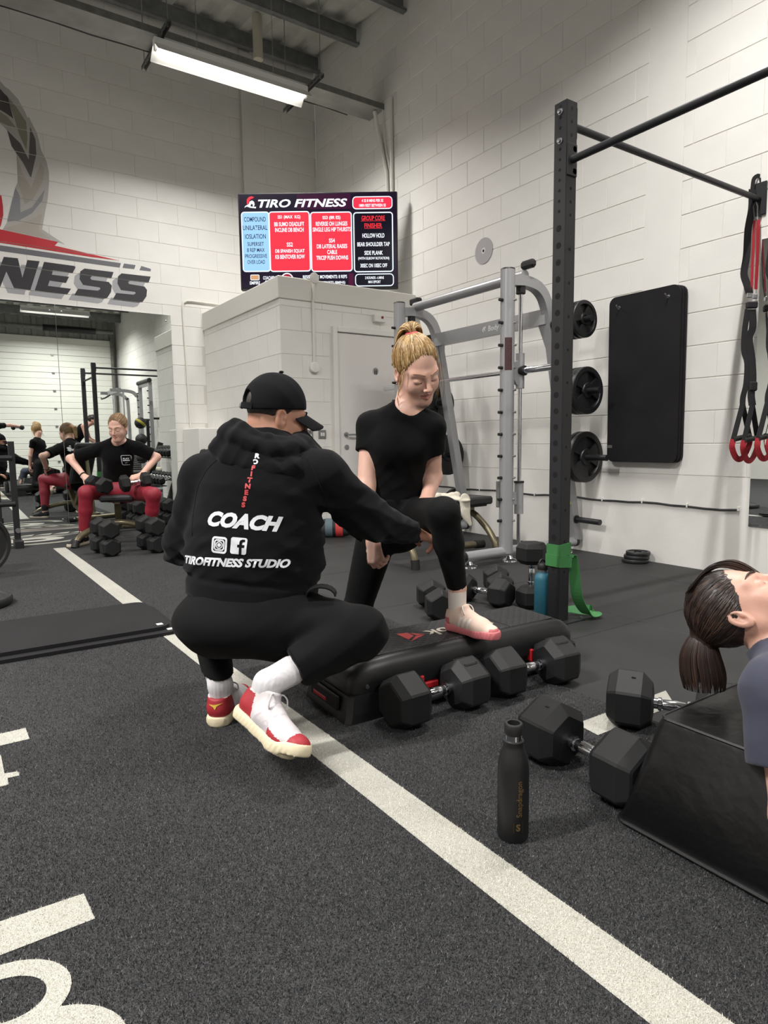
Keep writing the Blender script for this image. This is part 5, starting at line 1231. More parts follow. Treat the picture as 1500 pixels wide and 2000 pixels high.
def hand_prims(S, f, curl=((0.3, 0.35, 0.25),)*4, thumb=0.3, spread=0.06, k=0.008):
    """f: origin wrist, y along fingers, z back of hand, x towards thumb"""
    s = f.s
    xs = (0.030, 0.010, -0.010, -0.028); ys = (0.088, 0.092, 0.088, 0.080); ln = (0.072, 0.079, 0.074, 0.058)
    S.cone(f(0, -0.03, 0), f(0, 0.012, 0), 0.026*s, 0.025*s, k=0.015, flat=(f.d(0, 0, 1), 0.72))
    for i in range(4):
        S.cone(f(xs[i]*0.55, 0.012, 0), f(xs[i], ys[i], 0.002), 0.0145*s, 0.0122*s, k=0.014)
        p = np.array((xs[i], ys[i], 0.002)); a = 0.0; dirx = math.tan(spread*(1.5-i))
        c = curl[i] if len(curl) > 1 else curl[0]
        for j, (fr, r0, r1) in enumerate(((0.45, 0.0095, 0.0088), (0.30, 0.0088, 0.0080), (0.25, 0.0080, 0.0068))):
            a += c[j]; L_ = ln[i]*fr; q = p+np.array((dirx*L_*math.cos(a), math.cos(a)*L_, -math.sin(a)*L_))
            S.cone(f(*p), f(*q), r0*s, r1*s, k=k if j == 0 else 0.004); p = q
    b = np.array((0.020, 0.015, -0.006)); m_ = np.array((0.046, 0.046, -0.012-0.02*thumb)); e = np.array((0.052-0.012*thumb, 0.076, -0.016-0.05*thumb)); t_ = np.array((0.050-0.026*thumb, 0.098, -0.018-0.07*thumb))
    S.cone(f(*b), f(*m_), 0.0155*s, 0.0118*s, k=0.014); S.cone(f(*m_), f(*e), 0.0115*s, 0.0098*s, k=0.005); S.cone(f(*e), f(*t_), 0.0098*s, 0.0078*s, k=0.004)
    return S
def vbox(P, m): P = np.array([V3(p) for p in P]); return P.min(0)-m, P.max(0)+m
# cloth folds
def folds(amp, dirs, seed=0):
    rs = np.random.RandomState(seed); W = [(V3(d)*f_, rs.rand()*6, a) for (d, f_, a) in dirs]
    U = [(rs.randn(3)*9, rs.rand()*6) for _ in range(4)]
    def fn(P):
        wob = sum(np.sin(P @ u+ph) for u, ph in U)*0.55
        return amp*sum(a*(1.4*np.abs(np.sin(0.80*(P @ w+ph+wob*1.5)))-0.9) for w, ph, a in W)
    return fn
def hair_strands(f, parent, starts, tie, n_seg, rad, m, rx, c0, lift=1.0, name='hair_strand', jitter=0.003, seed=1, tail=None):
    """strands combed over an ellipsoid skull (centre c0, radii rx, head-local) from the hairline to the tie; joined as one part"""
    rnd = random.Random(seed); mb = MB(); c0 = np.array(c0); rx = np.array(rx)
    for st in starts:
        st = np.array(st, float); pts = []
        for i in range(n_seg+1):
            t = i/n_seg; q = st*(1-t)+np.array(tie)*t; v = (q-c0)/rx; l = np.linalg.norm(v); k = (1-t)**3
            q2 = c0+v/max(l, 1e-6)*rx*(lift+0.012*math.sin(PI*t)); e = max(0, (t-0.8)/0.2); q = q2*(1-e)+np.array(tie)*e
            pts.append(f(*(q+np.array([rnd.uniform(-1, 1) for _ in range(3)])*jitter*0.35)))
        rr = rad*rnd.uniform(0.6, 1.2)*f.s
        mb.tube([Vector(p) for p in pts], [rr*0.4]+[rr]*(n_seg-1)+[rr*0.8], 4, mi=rnd.choice((0, 0, 1, 1, 2)))
    o = mb.build(name, m, parent, smooth='all'); tag(o, kind='stuff'); return o
SKIN1 = mat('skin_fair', (202, 156, 138), 0.48, sss=0.25, noise=(26, 0.06), bump=(300, 0.12, 0.0006))
SKIN0 = mat('skin_light', (216, 172, 154), 0.48, sss=0.25, noise=(26, 0.05), bump=(300, 0.1, 0.0006))
SKIN2 = mat('skin_tan', (178, 130, 108), 0.5, sss=0.25, noise=(26, 0.06), bump=(300, 0.12, 0.0006))
LIP = mat('lips', (180, 118, 110), 0.45, sss=0.2)
LASH = mat('lash_dark', (56, 42, 38), 0.6)
def hair_mat(nm, a, b, sc=(1, 1, 1)): return mat(nm, a, 0.42, noise=(90, 0.0, b), bump=(220, 0.5, 0.0012))
BLONDE = hair_mat('hair_blonde', (134, 104, 66), (190, 156, 106)); BRONDE = hair_mat('hair_dark_blonde', (108, 82, 56), (176, 142, 100)); BROWN = hair_mat('hair_brown', (26, 18, 16), (50, 35, 29)); DARKH = hair_mat('hair_dark', (26, 22, 20), (52, 42, 38))
def tones(nm, a, b, c): return [mat(nm+'_low', a, 0.4), mat(nm+'_mid', b, 0.38), mat(nm+'_high', c, 0.36)]
BLONDES = tones('strand_blonde', (132, 100, 60), (178, 144, 94), (218, 190, 142)); BRONDES = tones('strand_dark_blonde', (98, 74, 48), (136, 106, 72), (170, 138, 98)); BROWNS = tones('strand_brown', (27, 19, 17), (44, 31, 26), (72, 52, 42))
HOOD = mat('hoodie_fleece', (14, 14, 17), 0.92, spec=0.12, bump=(420, 0.25, 0.0006), sheen=0.04)
TEEB = mat('black_jersey', (11, 11, 12), 0.88, spec=0.12, bump=(600, 0.2, 0.0004), sheen=0.03)
LEGB = mat('black_leggings', (10, 10, 11), 0.75, spec=0.14, bump=(700, 0.15, 0.0003), sheen=0.02)
TRACK = mat('black_track_pants', (11, 11, 12), 0.8, spec=0.12, bump=(300, 0.2, 0.0005), sheen=0.02)
SOCKW = mat('white_sock', (200, 198, 200), 0.85, bump=(500, 0.4, 0.001))

# ---------------------------------------------------------------- shoe builder
def shoe(name, parent, f, sole_m, mats, mat_fn, toe_lift=0.0, L=0.285, w=1.0, collar=0.105, laces=None, sole_thick=0.034, fh=0.004):
    """f: origin under the heel, y to the toe, z up"""
    k = L/0.285
    def q(x, y, z): yy = y*k; b = max(0.0, yy-0.195*k); return f(x*w, yy-b*toe_lift*0.35, z+b*toe_lift)
    S = SDF(0.012)
    bot = (f(0, 0, 0), f.d(0, 0, -1))
    tn = f.d(0, -toe_lift, 1.0); tn = tn/np.linalg.norm(tn); st_ = sole_thick
    c1_ = [bot, (f(0, 0, st_), f.d(0, 0.03, 1))]; c2_ = [(q(0, 0.19, 0), -tn), (q(0, 0.19, st_), tn)]
    S.cone(q(0, 0.042, 0.017), q(0, 0.115, 0.017), 0.040*w, 0.038*w, k=0.008, caps=c1_); S.cone(q(0, 0.115, 0.017), q(0.004, 0.192, 0.017), 0.038*w, 0.046*w, k=0.008, caps=c1_)
    S.cone(q(0.004, 0.192, 0.016), q(0.002, 0.242, 0.017), 0.046*w, 0.040*w, k=0.008, caps=c2_)
    S.post = lambda P, D: D+0.0012*np.sin(f.inv(P)[:, 1]*420)*(np.abs(f.inv(P)[:, 2]-0.018) < 0.010)
    U = SDF(0.02)
    U.cone(q(0, 0.044, 0.050), q(0, 0.11, 0.050), 0.034*w, 0.035*w, k=0.02, flat=(f.d(0, 0, 1), 1.15)); U.cone(q(0, 0.11, 0.050), q(0.003, 0.19, 0.036), 0.036*w, 0.041*w, k=0.03, flat=(f.d(0, 0, 1), 0.85)); U.cone(q(0.003, 0.19, 0.034), q(0.002, 0.243, 0.030), 0.041*w, 0.032*w, k=0.02, flat=(f.d(0, 0, 1), 0.75))
    U.cone(q(0, 0.10, 0.075), q(0.002, 0.185, 0.046), 0.024*w, 0.022*w, k=0.03)
    U.cone(q(0, 0.046, 0.060), q(0, 0.052, collar+0.02), 0.036*w, 0.036*w, k=0.02, caps=[(f(0, 0.05*k, collar), f.d(0, -0.25, 1))]); U.cone(q(0, 0.07, 0.075), q(0, 0.088, collar+0.012), 0.028*w, 0.024*w, k=0.02, caps=[(f(0, 0.05*k, collar+0.006), f.d(0, -0.25, 1))])
    U.cone(q(0, 0.052, collar-0.03), q(0, 0.056, collar+0.06), 0.029*w, 0.031*w, k=0.004, op='sub')
    up = sdf_obj('shoe', U, fh, mats, parent, (lambda c: mat_fn(f.inv(c)/np.array((w, k, 1)))) if mat_fn else None)
    so = sdf_obj('sole', S, fh, sole_m, up)
    if laces:
        mb = MB()
        for i in range(5):
            y = 0.108+0.017*i; z = 0.099-0.0088*i*1.15
            for sgn in (-1, 1): mb.tube([Vector(q(sgn*0.020, y, z-0.004)), Vector(q(0, y+0.006, z+0.004)), Vector(q(-sgn*0.020, y+0.014, z-0.009))], 0.0025, 6)
        for sgn in (-1, 1): mb.tube(smooth_path([q(0, 0.108, 0.104), q(sgn*0.02, 0.104, 0.118), q(sgn*0.036, 0.115, 0.108), q(sgn*0.034, 0.125, 0.085), q(sgn*0.012, 0.112, 0.10)], 5), 0.0024, 6)
        mb.build('laces', laces, up, smooth='all')
    return up
from mathutils.bvhtree import BVHTree
def bvh_of(o):
    me = o.data; return BVHTree.FromPolygons([v.co.copy() for v in me.vertices], [tuple(p.vertices) for p in me.polygons])
def decal(me, M, bvh, m, name, parent, off=0.0016, depth=0.35, maxlen=0.02):
    """wrap flat artwork onto a garment by casting it along its own normal"""
    bm = bmesh.new(); bm.from_mesh(me)
    for _ in range(4):
        E_ = [e for e in bm.edges if e.calc_length() > maxlen]
        if not E_: break
        bmesh.ops.subdivide_edges(bm, edges=E_, cuts=1); bmesh.ops.triangulate(bm, faces=bm.faces[:])
    z = (M.to_3x3() @ Vector((0, 0, 1))).normalized(); dead = []
    for v in bm.verts:
        p = M @ v.co; h = bvh.ray_cast(p+z*depth, -z, depth*2)
        if h[0] is None: dead.append(v); continue
        v.co = h[0]+z*off
    bmesh.ops.delete(bm, geom=dead, context='VERTS')
    out = bpy.data.meshes.new(name); bm.to_mesh(out); bm.free()
    return mesh_obj(name, out, m, parent)
def poly_mesh(polys):
    mb = MB()
    for P in polys:
        n = len(P); mb.add([(x, y, 0) for x, y in P], [tuple(range(n))])
    bm = bmesh.new(); me = mb.mesh('art', WHITE); bm.from_mesh(me); bmesh.ops.triangulate(bm, faces=bm.faces[:]); bm.to_mesh(me); bm.free(); return me
RT = np.array((0.827, -0.562, 0)); AW = np.array((0.562, 0.827, 0)); UP = np.array((0, 0, 1.0))
# ================================================================ COACH (crouching, seen from behind)
coach = thing('person', 'crouching coach in black hoodie and cap pointing at the step', 'person', (0.75, 2.0, 0))
coach.location = (0, 0, 0)
J = dict(pel=(0.788,1.942,0.354), hipL=(0.712,2.029,0.348), hipR=(0.869,1.839,0.359), wai=(0.808,1.959,0.492), che=(0.84,1.957,0.732), nek=(0.886,1.973,0.904),
         shL=(0.715,2.101,0.814), shR=(1.004,1.833,0.821), elL=(0.676,2.195,0.59), wrL=(0.835,2.358,0.431), elR=(1.176,1.843,0.675), wrR=(1.412,1.915,0.593),
         knR=(1.012,1.632,0.353), anR=(0.766,1.676,0.201), knL=(0.79,2.373,0.316), anL=(0.662,1.94,0.15))
fL = Fr((0.678,2.005,0), AW*0.97+RT*0.12, UP, 1.0); fL.o = fL.o+fL.d(0, 0.004, 0.0)
heelR, toeR = V3((0.66,1.759,0.147)), V3((0.726,1.504,0.074))
fR = Fr(heelR, toeR-heelR, V3((0.749,1.663,0.252))-V3((0.657,1.712,0.151))-AW*0.03, 1.0)
J['anR'] = fR(0, 0.060, 0.125); J['anL'] = fL(0, 0.062, 0.125)
hd = Fr((0.926,1.985,1.02), RT*0.82+AW*0.52-UP*0.22, UP+RT*0.1, 1.02)
tor_f = AW*0.95+RT*0.15
B = SDF(0.03)
head_prims(B, hd, True, 1.1)
B.cone(hd(0, -0.03, -0.05), J['nek'], 0.060, 0.066, k=0.03)
B.cone((0.803,1.963,0.407), J['wai'], 0.11, 0.12, flat=(tor_f, 0.75)); B.cone(J['wai'], J['che'], 0.12, 0.15, flat=(tor_f, 0.7)); B.cone(J['che'], J['nek'], 0.14, 0.065, flat=(tor_f, 0.8))
for s in 'LR':
    B.chain([J['nek'], J['sh'+s], J['el'+s], J['wr'+s]], [0.06, 0.056, 0.044, 0.029]); B.chain([J['hip'+s], J['kn'+s], J['an'+s]], [0.075, 0.055, 0.030])
hf = Fr(J['wrR'], RT*0.80+AW*0.55-UP*0.24, UP*0.9+RT*0.3-AW*0.25, 1.02, flip=-1)
hand_prims(B, hf, ((0.12, 0.10, 0.08), (0.55, 0.55, 0.35), (0.75, 0.65, 0.4), (0.85, 0.7, 0.4)), thumb=0.55)
hfl = Fr(J['wrL'], AW*0.7+RT*0.5-UP*0.3, UP, 1.0); hand_prims(B, hfl, ((0.4, 0.5, 0.3),)*4)
B.cone(J['anL'], fL(0, 0.07, 0.06), 0.028, 0.022); B.cone(J['anR'], fR(0, 0.07, 0.06), 0.028, 0.022)
def crop_mat(c): return lips_fn(hd)(c)
h_lo, h_hi = vbox([hd(0, 0, 0)], 0.155); g_lo, g_hi = vbox([hf(0, 0, 0), hf(0, 0.19, 0), hf(0.06, 0.08, -0.05), hf(-0.05, 0.1, -0.06)], 0.02)
blo, bhi = B.bounds()
body_c = add_mesh('body', sdf_mesh('body', B, [(blo, bhi, 0.008), (h_lo, h_hi, 0.0032), (g_lo, g_hi, 0.0026)], [SKIN2, LIP], crop_mat), coach)
face_details(hd, body_c, DARKH, LASH)
# stubble-short hair under the cap
Hs = SDF(0.01); Hs.ell(hd(0, -0.014, 0.028), np.array((0.0735, 0.0925, 0.087))*1.02, hd.R, caps=[(hd(0, 0.05, 0.03), hd.d(0, 0.6, -0.5)), (hd(0, -0.06, -0.035), hd.d(0, 0.1, -1))])
sdf_obj('short_hair', Hs, 0.005, DARKH, coach)
# cap
CAPM = mat('cap_twill', (18, 18, 21), 0.88, spec=0.15, bump=(500, 0.3, 0.0005))
K = SDF(0.008)
K.ell(hd(0, -0.014, 0.026), np.array((0.086, 0.107, 0.108)), hd.R, caps=[(hd(0, 0, 0.018), hd.d(0, 0.22, -1))])
K.ell(hd(0, -0.010, 0.010), np.array((0.076, 0.096, 0.095)), hd.R, op='sub', k=0.003)
K.ell(hd(0, -0.125, 0.022), np.array((0.036, 0.05, 0.034)), hd.R, op='sub', k=0.004)
_cf = folds(0.0009, [((1, 0.3, 0.6), 60, 1), ((0.2, 1, -0.5), 75, 0.7)], 3); K.post = lambda P, D: D+_cf(P)
cap_o = sdf_obj('cap', K, 0.0038, CAPM, coach)
m = MB(); vs = []; nu, nv = 15, 7
for side in (0, 1):
    for i in range(nu):
        a = -1.12+2.24*i/(nu-1)
        for j in range(nv):
            t = j/(nv-1); bx, by = 0.083*math.sin(a), -0.014+0.103*math.cos(a)
            ex, ey = 0.080*math.sin(a)*1.02, 0.150*math.cos(a)**0.55+0.014*math.cos(a)
            x = bx*(1-t)+ex*t; y = by*(1-t)+ey*t; z = 0.020-0.030*(x/0.08)**2-0.028*t+0.010*(1-t)*0+0.0015*(1 if side else -1)
            vs.append(Vector(hd(x, y, z+0.018*(y/0.1)*0.3)))
fs = []
for side in (0, 1):
    o0 = side*nu*nv
    for i in range(nu-1):
        for j in range(nv-1): q = (o0+i*nv+j, o0+(i+1)*nv+j, o0+(i+1)*nv+j+1, o0+i*nv+j+1); fs.append(q if side else q[::-1])
for i in range(nu-1): fs.append((i*nv+nv-1, nu*nv+i*nv+nv-1, nu*nv+(i+1)*nv+nv-1, (i+1)*nv+nv-1))
m.add(vs, fs).build('cap_brim', CAPM, cap_o, smooth=60)
MB().sphere(hd(0, -0.014, 0.136), 0.008, 12, 8, s=(1, 1, 0.6)).build('cap_button', CAPM, cap_o, smooth='all')
pts = [hd(0.083*math.sin(a), -0.014-0.1045*math.cos(a), 0.004) for a in [-0.55+1.1*i/10 for i in range(11)]]
MB().bar([Vector(p) for p in pts], 0.004, 0.019, up=Vector(hd.d(0, 0, 1))).build('cap_strap', CAPM, cap_o)
MB().cbox((0, 0, 0), (0.020, 0.005, 0.016), 0.002, axes(hd.d(1, 0, 0), hd.d(0, 1, 0), hd.d(0, 0, 1), hd(-0.030, -0.1135, 0.004))).build('cap_buckle', STEEL, cap_o)
# hoodie
H = SDF(0.035)
fl = (tor_f, 0.74)
hem = V3((0.804,1.955,0.442)); ax = V3(J['che'])-hem; ax /= np.linalg.norm(ax)
H.cone(hem-ax*0.06, (0.821,1.962,0.583), 0.212, 0.222, flat=fl, caps=[(hem-ax*0.012, -ax)]); H.cone((0.821,1.962,0.583), (0.842,1.959,0.757), 0.222, 0.198, flat=fl); H.cone((0.842,1.959,0.757), (0.878,1.974,0.879), 0.196, 0.115, flat=fl)
H.cone((0.845,1.982,0.863), J['shL'], 0.072, 0.074); H.cone((0.887,1.954,0.863), J['shR'], 0.072, 0.076)
dR = V3(J['wrR'])-V3(J['elR']); dR /= np.linalg.norm(dR)
H.cone(J['shR'], J['elR'], 0.082, 0.074); H.cone(J['elR'], V3(J['wrR'])-dR*0.03, 0.075, 0.052); H.cone(V3(J['wrR'])-dR*0.055, V3(J['wrR'])+dR*0.05, 0.046, 0.044, k=0.012, caps=[(V3(J['wrR'])+dR*0.012, dR)])
H.cone(J['shL'], J['elL'], 0.078, 0.074); H.cone(J['elL'], J['wrL'], 0.078, 0.05)
_hf = folds(0.0085, [((0.25, -0.15, 1.0), 46, 1.0), ((0.6, -0.4, 0.8), 62, 0.6), ((-0.5, 0.3, 1.0), 75, 0.45)], 5)
elb = V3(J['elR']); arm = V3((0.997,1.786,0.71)); wst = V3((0.771,1.856,0.538))
def _hp(P, D):
    sd_ = np.abs((P-wst) @ RT); w = 0.14+(0.30+2.6*np.clip(sd_-0.07, 0, 0.25))*np.exp(-((P[:, 2]-wst[2])/0.11)**2)+0.9*np.exp(-((P-elb)**2).sum(1)/0.012)+0.5*np.exp(-((P-arm)**2).sum(1)/0.010)
    band = 1/(1+np.exp(-(((P-hem) @ ax)-0.045)/0.006))
    return D+_hf(P)*w*band+0.010*np.exp(-((((P-hem) @ ax)-0.052)/0.010)**2)
H.post = _hp
hood_o = sdf_obj('hoodie', H, 0.0062, HOOD, coach)
Hd = SDF(0.012)
hc = V3((0.857,1.956,0.905))
for (rad, ry, dz, tr, drop) in ((0.118, 0.105, 0.030, 0.034, 0.015), (0.140, 0.120, -0.008, 0.040, 0.040), (0.098, 0.088, 0.042, 0.024, 0.0)):
    pts = []
    for i in range(15):
        a = 2*PI*i/14; near = max(0.0, -math.sin(a))
        pts.append(hc+RT*(rad*math.cos(a)+0.012)+AW*(ry*math.sin(a)+0.02)+UP*(dz-drop*near+0.012*math.sin(2*a+0.6)-0.02*math.cos(a)))
    for i in range(14): Hd.cone(pts[i], pts[i+1], tr*(1.0+0.15*math.sin(i*1.7)), tr*(1.0+0.15*math.sin((i+1)*1.7)), k=0.010)
_h2 = folds(0.003, [((0.5, -0.3, 0.9), 70, 1), ((-0.6, 0.4, 0.7), 85, 0.7)], 8); Hd.post = lambda P, D: D+_h2(P)
sdf_obj('hood', Hd, 0.005, HOOD, hood_o)
# raglan seams
bh = bvh_of(hood_o)
for path in (((0.702,1.925,0.889), (0.663,1.947,0.854), (0.631,1.961,0.8), (0.61,1.966,0.723), (0.607,1.957,0.645)), ((0.918,1.778,0.886), (0.943,1.754,0.826), (0.956,1.736,0.756), (0.956,1.726,0.686), (0.941,1.728,0.625))):
    pts = []
    for p in smooth_path(path, 6):
        h_ = bh.ray_cast(p-Vector(AW)*0.4, Vector(AW), 1.5)
        if h_[0] is not None: pts.append(h_[0]-Vector(AW)*0.0002)
    if len(pts) > 3: MB().tube(pts, 0.0016, 5).build('seam', HOOD, hood_o, smooth='all')
PRW = mat('white_print', (206, 208, 212), 0.6); PRR = mat('red_print_hoodie', (186, 60, 64), 0.6)
bx = V3(RT)*0.985-UP*0.0; by = UP*0.985+RT*0.12; nz = np.cross(bx, by)
def back(px): return V3(px)
def HM(c, xd, yd): 
    xd = V3(xd); xd /= np.linalg.norm(xd); yd = V3(yd); zd = np.cross(xd, yd); zd /= np.linalg.norm(zd); yd = np.cross(zd, xd); return axes(xd, yd, zd, c)
xdir = V3((0.856,1.818,0.689))-V3((0.665,1.951,0.711)); ydir = V3((0.808,1.875,0.874))-V3((0.768,1.884,0.734))
me = text_mesh('COACH', 0.072, bold=0.0042, shear=0.32, spacing=1.02, width=1.0); xs = [v.co.x for v in me.vertices]; W0 = max(xs)-min(xs); sc = 0.232/W0; me.transform(Matrix.Diagonal((sc, 0.80, 1, 1)))
decal(me, HM((0.759,1.885,0.689), xdir, ydir), bh, PRW, 'print_coach', hood_o)
me = text_mesh('TIROFITNESS STUDIO', 0.05, bold=0.0024, shear=0.32); xs = [v.co.x for v in me.vertices]; W0 = max(xs)-min(xs); me.transform(Matrix.Diagonal((0.345/W0, 0.66, 1, 1)))
decal(me, HM((0.725,1.891,0.567), V3((0.857,1.801,0.56))-V3((0.578,1.992,0.571)), ydir), bh, PRW, 'print_handle', hood_o)
let = 'ROFITNESS'
for i, ch in enumerate(let):
    t_ = i/(len(let)-1); c = V3((0.809,1.876,0.887))*(1-t_)+V3((0.77,1.884,0.739))*t_
    me = text_mesh(ch, 0.0195, bold=0.0012, width=1.15); decal(me, HM(c, xdir, ydir), bh, PRW if i < 2 else PRR, 'print_letter', hood_o, maxlen=0.01)
def rr(w, h, r): return rrect(w, h, r, 5)
def frame_polys(w, h, r, b):
    o, i_ = rr(w, h, r), rr(w-2*b, h-2*b, max(r-b, 0.002)); n = len(o)
    return [[o[k], o[(k+1) % n], i_[(k+1) % n], i_[k]] for k in range(n)]
cI, cF = V3((0.7,1.915,0.621)), V3((0.751,1.881,0.618))
ringp = [[(0.0115*math.cos(a), 0.0115*math.sin(a)), (0.0115*math.cos(a2), 0.0115*math.sin(a2)), (0.0085*math.cos(a2), 0.0085*math.sin(a2)), (0.0085*math.cos(a), 0.0085*math.sin(a))] for a, a2 in [(2*PI*i/20, 2*PI*(i+1)/20) for i in range(20)]]
decal(poly_mesh(frame_polys(0.050, 0.050, 0.010, 0.0065)), HM(cI, xdir, ydir), bh, PRW, 'print_camera_icon', hood_o)
decal(poly_mesh(frame_polys(0.034, 0.034, 0.009, 0.0045)+ringp+[[(0.006*math.cos(a), 0.006*math.sin(a)) for a in [2*PI*i/14 for i in range(14)]]]), HM(cI, xdir, ydir), bh, PRW, 'print_camera_icon', hood_o, off=0.0019)
decal(poly_mesh([rr(0.050, 0.050, 0.007)]), HM(cF, xdir, ydir), bh, PRW, 'print_letter_icon', hood_o)
decal(poly_mesh([[(0.002, -0.025), (0.010, -0.025), (0.010, -0.004), (0.017, -0.004), (0.018, 0.004), (0.010, 0.004), (0.0105, 0.010), (0.013, 0.013), (0.018, 0.013), (0.018, 0.020), (0.010, 0.020), (0.004, 0.017), (0.002, 0.011), (0.002, 0.004), (-0.004, 0.004), (-0.004, -0.004), (0.002, -0.004)]]), HM(cF, xdir, ydir), bh, HOOD, 'print_letter_icon', hood_o, off=0.0026, maxlen=0.012)
# track pants
T = SDF(0.04)
T.ell((0.784,1.935,0.369), (0.243, 0.19, 0.112), np.stack([RT, AW, UP], 1), k=0.05, caps=[(hem+ax*0.0, ax)]); T.cone((0.717,1.969,0.377), (0.848,1.868,0.378), 0.112, 0.112, k=0.05, caps=[(hem+ax*0.0, ax)])
T.cone(J['hipR'], J['knR'], 0.112, 0.082, k=0.05); T.cone(J['hipL'], J['knL'], 0.115, 0.078)
dA = V3(J['anR'])-V3(J['knR']); dA /= np.linalg.norm(dA); cuff = V3((0.827,1.657,0.239))
T.cone(J['knR'], V3(J['anR']), 0.083, 0.052, k=0.015, caps=[(cuff, dA)])
dB = V3(J['anL'])-V3(J['knL']); dB /= np.linalg.norm(dB)
T.cone(J['knL'], V3(J['anL'])+dB*0.02, 0.074, 0.047, k=0.015, caps=[((0.661,1.941,0.153), (0, 0, -1))])
_tf = folds(0.0055, [((0.7, -0.5, 0.6), 52, 1), ((-0.4, 0.3, 1), 66, 0.7)], 9)
kn = V3(J['knR'])
T.post = lambda P, D: D+_tf(P)*(0.06+0.8*np.exp(-((P-kn)**2).sum(1)/0.02)+0.5*np.exp(-((P-cuff)**2).sum(1)/0.012))
pants_o = sdf_obj('track_pants', T, 0.0062, TRACK, coach)
# pocket flap pushed out above the right thigh
fp = []
for i in range(9):
    a = PI*i/8; fp.append(V3((0.939,1.733,0.468))+RT*(-0.045*math.cos(a))+UP*(0.028*math.sin(a)-0.004)-AW*0.01)
MB().bar([Vector(p) for p in fp], 0.05, 0.004, up=Vector(UP)).build('pocket_flap', TRACK, pants_o)
# socks
for nm, a, b, cp in (('L', V3(J['anL'])-dB*0.06, fL(0, 0.062, 0.075), None), ('R', V3(J['anR'])-dA*0.075, fR(0, 0.06, 0.072), None)):
    S_ = SDF(0.01); S_.cone(a, J['an'+nm], 0.043, 0.040); S_.cone(J['an'+nm], b, 0.040, 0.034); S_.post = lambda P, D: D+0.0008*np.sin(np.arctan2(P[:, 1]-a[1], P[:, 0]-a[0])*44)
    sdf_obj('sock', S_, 0.004, SOCKW, coach)
SOLEC = mat('cream_sole', (206, 194, 164), 0.6, bump=(90, 0.25, 0.001)); SHRED = mat('shoe_red', (150, 32, 42), 0.6, bump=(200, 0.3, 0.0008)); SHWH = mat('shoe_white', (190, 184, 185), 0.6, bump=(250, 0.4, 0.0008), noise=(40, 0.08)); SHGR = mat('shoe_silver', (176, 170, 174), 0.4, bump=(300, 0.2, 0.0005)); YEL = mat('shoe_yellow', (196, 166, 60), 0.5)
def coach_fn(q):
    y, z, x = q[:, 1], q[:, 2], np.abs(q[:, 0]); y = y+0.0
    r = np.zeros(len(q), int)
    u = y-0.55*(z-0.05); r[(np.abs(u-0.105) < 0.004) | (np.abs(u-0.135) < 0.0035) | (np.abs(y+0.6*(z-0.05)-0.15) < 0.004)] = 2
    r[(y > 0.10) & (y < 0.17) & (z < 0.046)] = 2
    r[(y < 0.066+0.35*(0.085-z)) & (z < 0.094)] = 1
    r[(y > 0.155) & (z < 0.046-0.10*(y-0.155)) & (y < 0.235)] = 1
    r[(y > 0.225)] = 1
    return r
upL = shoe('shoe', coach, fL, SOLEC, [SHWH, SHRED, SHGR], coach_fn, laces=SHWH, L=0.29, w=1.05, collar=0.10)
upR = shoe('shoe', coach, fR, SOLEC, [SHWH, SHRED, SHGR], coach_fn, toe_lift=0.36, laces=SHWH, L=0.305, w=1.05, collar=0.10)
for f_, u_ in ((fL, upL), (fR, upR)):   # yellow wing mark on the heel
    W_ = [(-0.024, 0.005), (-0.005, -0.002), (0.001, -0.011), (0.007, 0.001), (0.026, 0.010), (0.005, 0.0065), (-0.005, 0.005)]
    decal(poly_mesh([W_]), axes(f_.d(1, 0, 0), f_.d(0, 0, 1), f_.d(0, -1, 0), f_(0, -0.02, 0.072)), bvh_of(u_), YEL, 'heel_mark', u_, depth=0.06, maxlen=0.008)

# ================================================================ BLONDE WOMAN lunging with one foot on the step
w1 = thing('person', 'blonde woman in black tee and leggings with a foot on the step', 'person', (0, 0, 0))
J = dict(pel=(1.55,2.187,0.598), hipL=(1.589,2.113,0.609), hipR=(1.511,2.259,0.579), wai=(1.533,2.169,0.745), che=(1.527,2.135,0.916), nek=(1.527,2.091,1.046),
         shR=(1.442,2.214,0.991), shL=(1.606,2.029,0.982), elR=(1.386,2.171,0.742), wrR=(1.374,2.106,0.552), elL=(1.661,2.087,0.78), wrL=(1.554,2.011,0.667),
         knL=(1.501,1.828,0.665), anL=(1.591,1.856,0.371), knR=(1.425,2.318,0.212))
J['anR'] = V3(J['knR'])+np.array((0.20, 0.34, -0.02))
hd = Fr((1.538,2.031,1.201), RT*0.40-AW*0.78-UP*0.52, UP*0.85-AW*0.52, 1.05)
tor_f = -AW*0.93+RT*0.30
B = SDF(0.022)
head_prims(B, hd)
B.cone(hd(0, -0.035, -0.06), J['nek'], 0.045, 0.050, k=0.03)
def woman_torso(S, J, tor_f, k=1.0, g=0.0):
    S.cone(J['pel'], J['wai'], 0.130*k+g, 0.098*k+g, flat=(tor_f, 0.78)); S.cone(J['wai'], J['che'], 0.098*k+g, 0.122*k+g, flat=(tor_f, 0.74)); S.cone(J['che'], V3(J['nek'])*0.75+V3(J['che'])*0.25, 0.118*k+g, 0.060*k+g, flat=(tor_f, 0.72))
woman_torso(B, J, tor_f)
for s in 'LR':
    B.cone(J['nek'], J['sh'+s], 0.042, 0.043); B.cone(J['sh'+s], J['el'+s], 0.042, 0.034); B.cone(J['el'+s], J['wr'+s], 0.034, 0.024)
    B.cone(J['hip'+s], J['kn'+s], 0.082, 0.052); B.cone(J['kn'+s], J['an'+s], 0.050, 0.031)
hR = Fr(J['wrR'], V3((1.368,2.071,0.44))-V3((1.367,2.099,0.557)), -AW*0.75-RT*0.55, 0.97, flip=1)
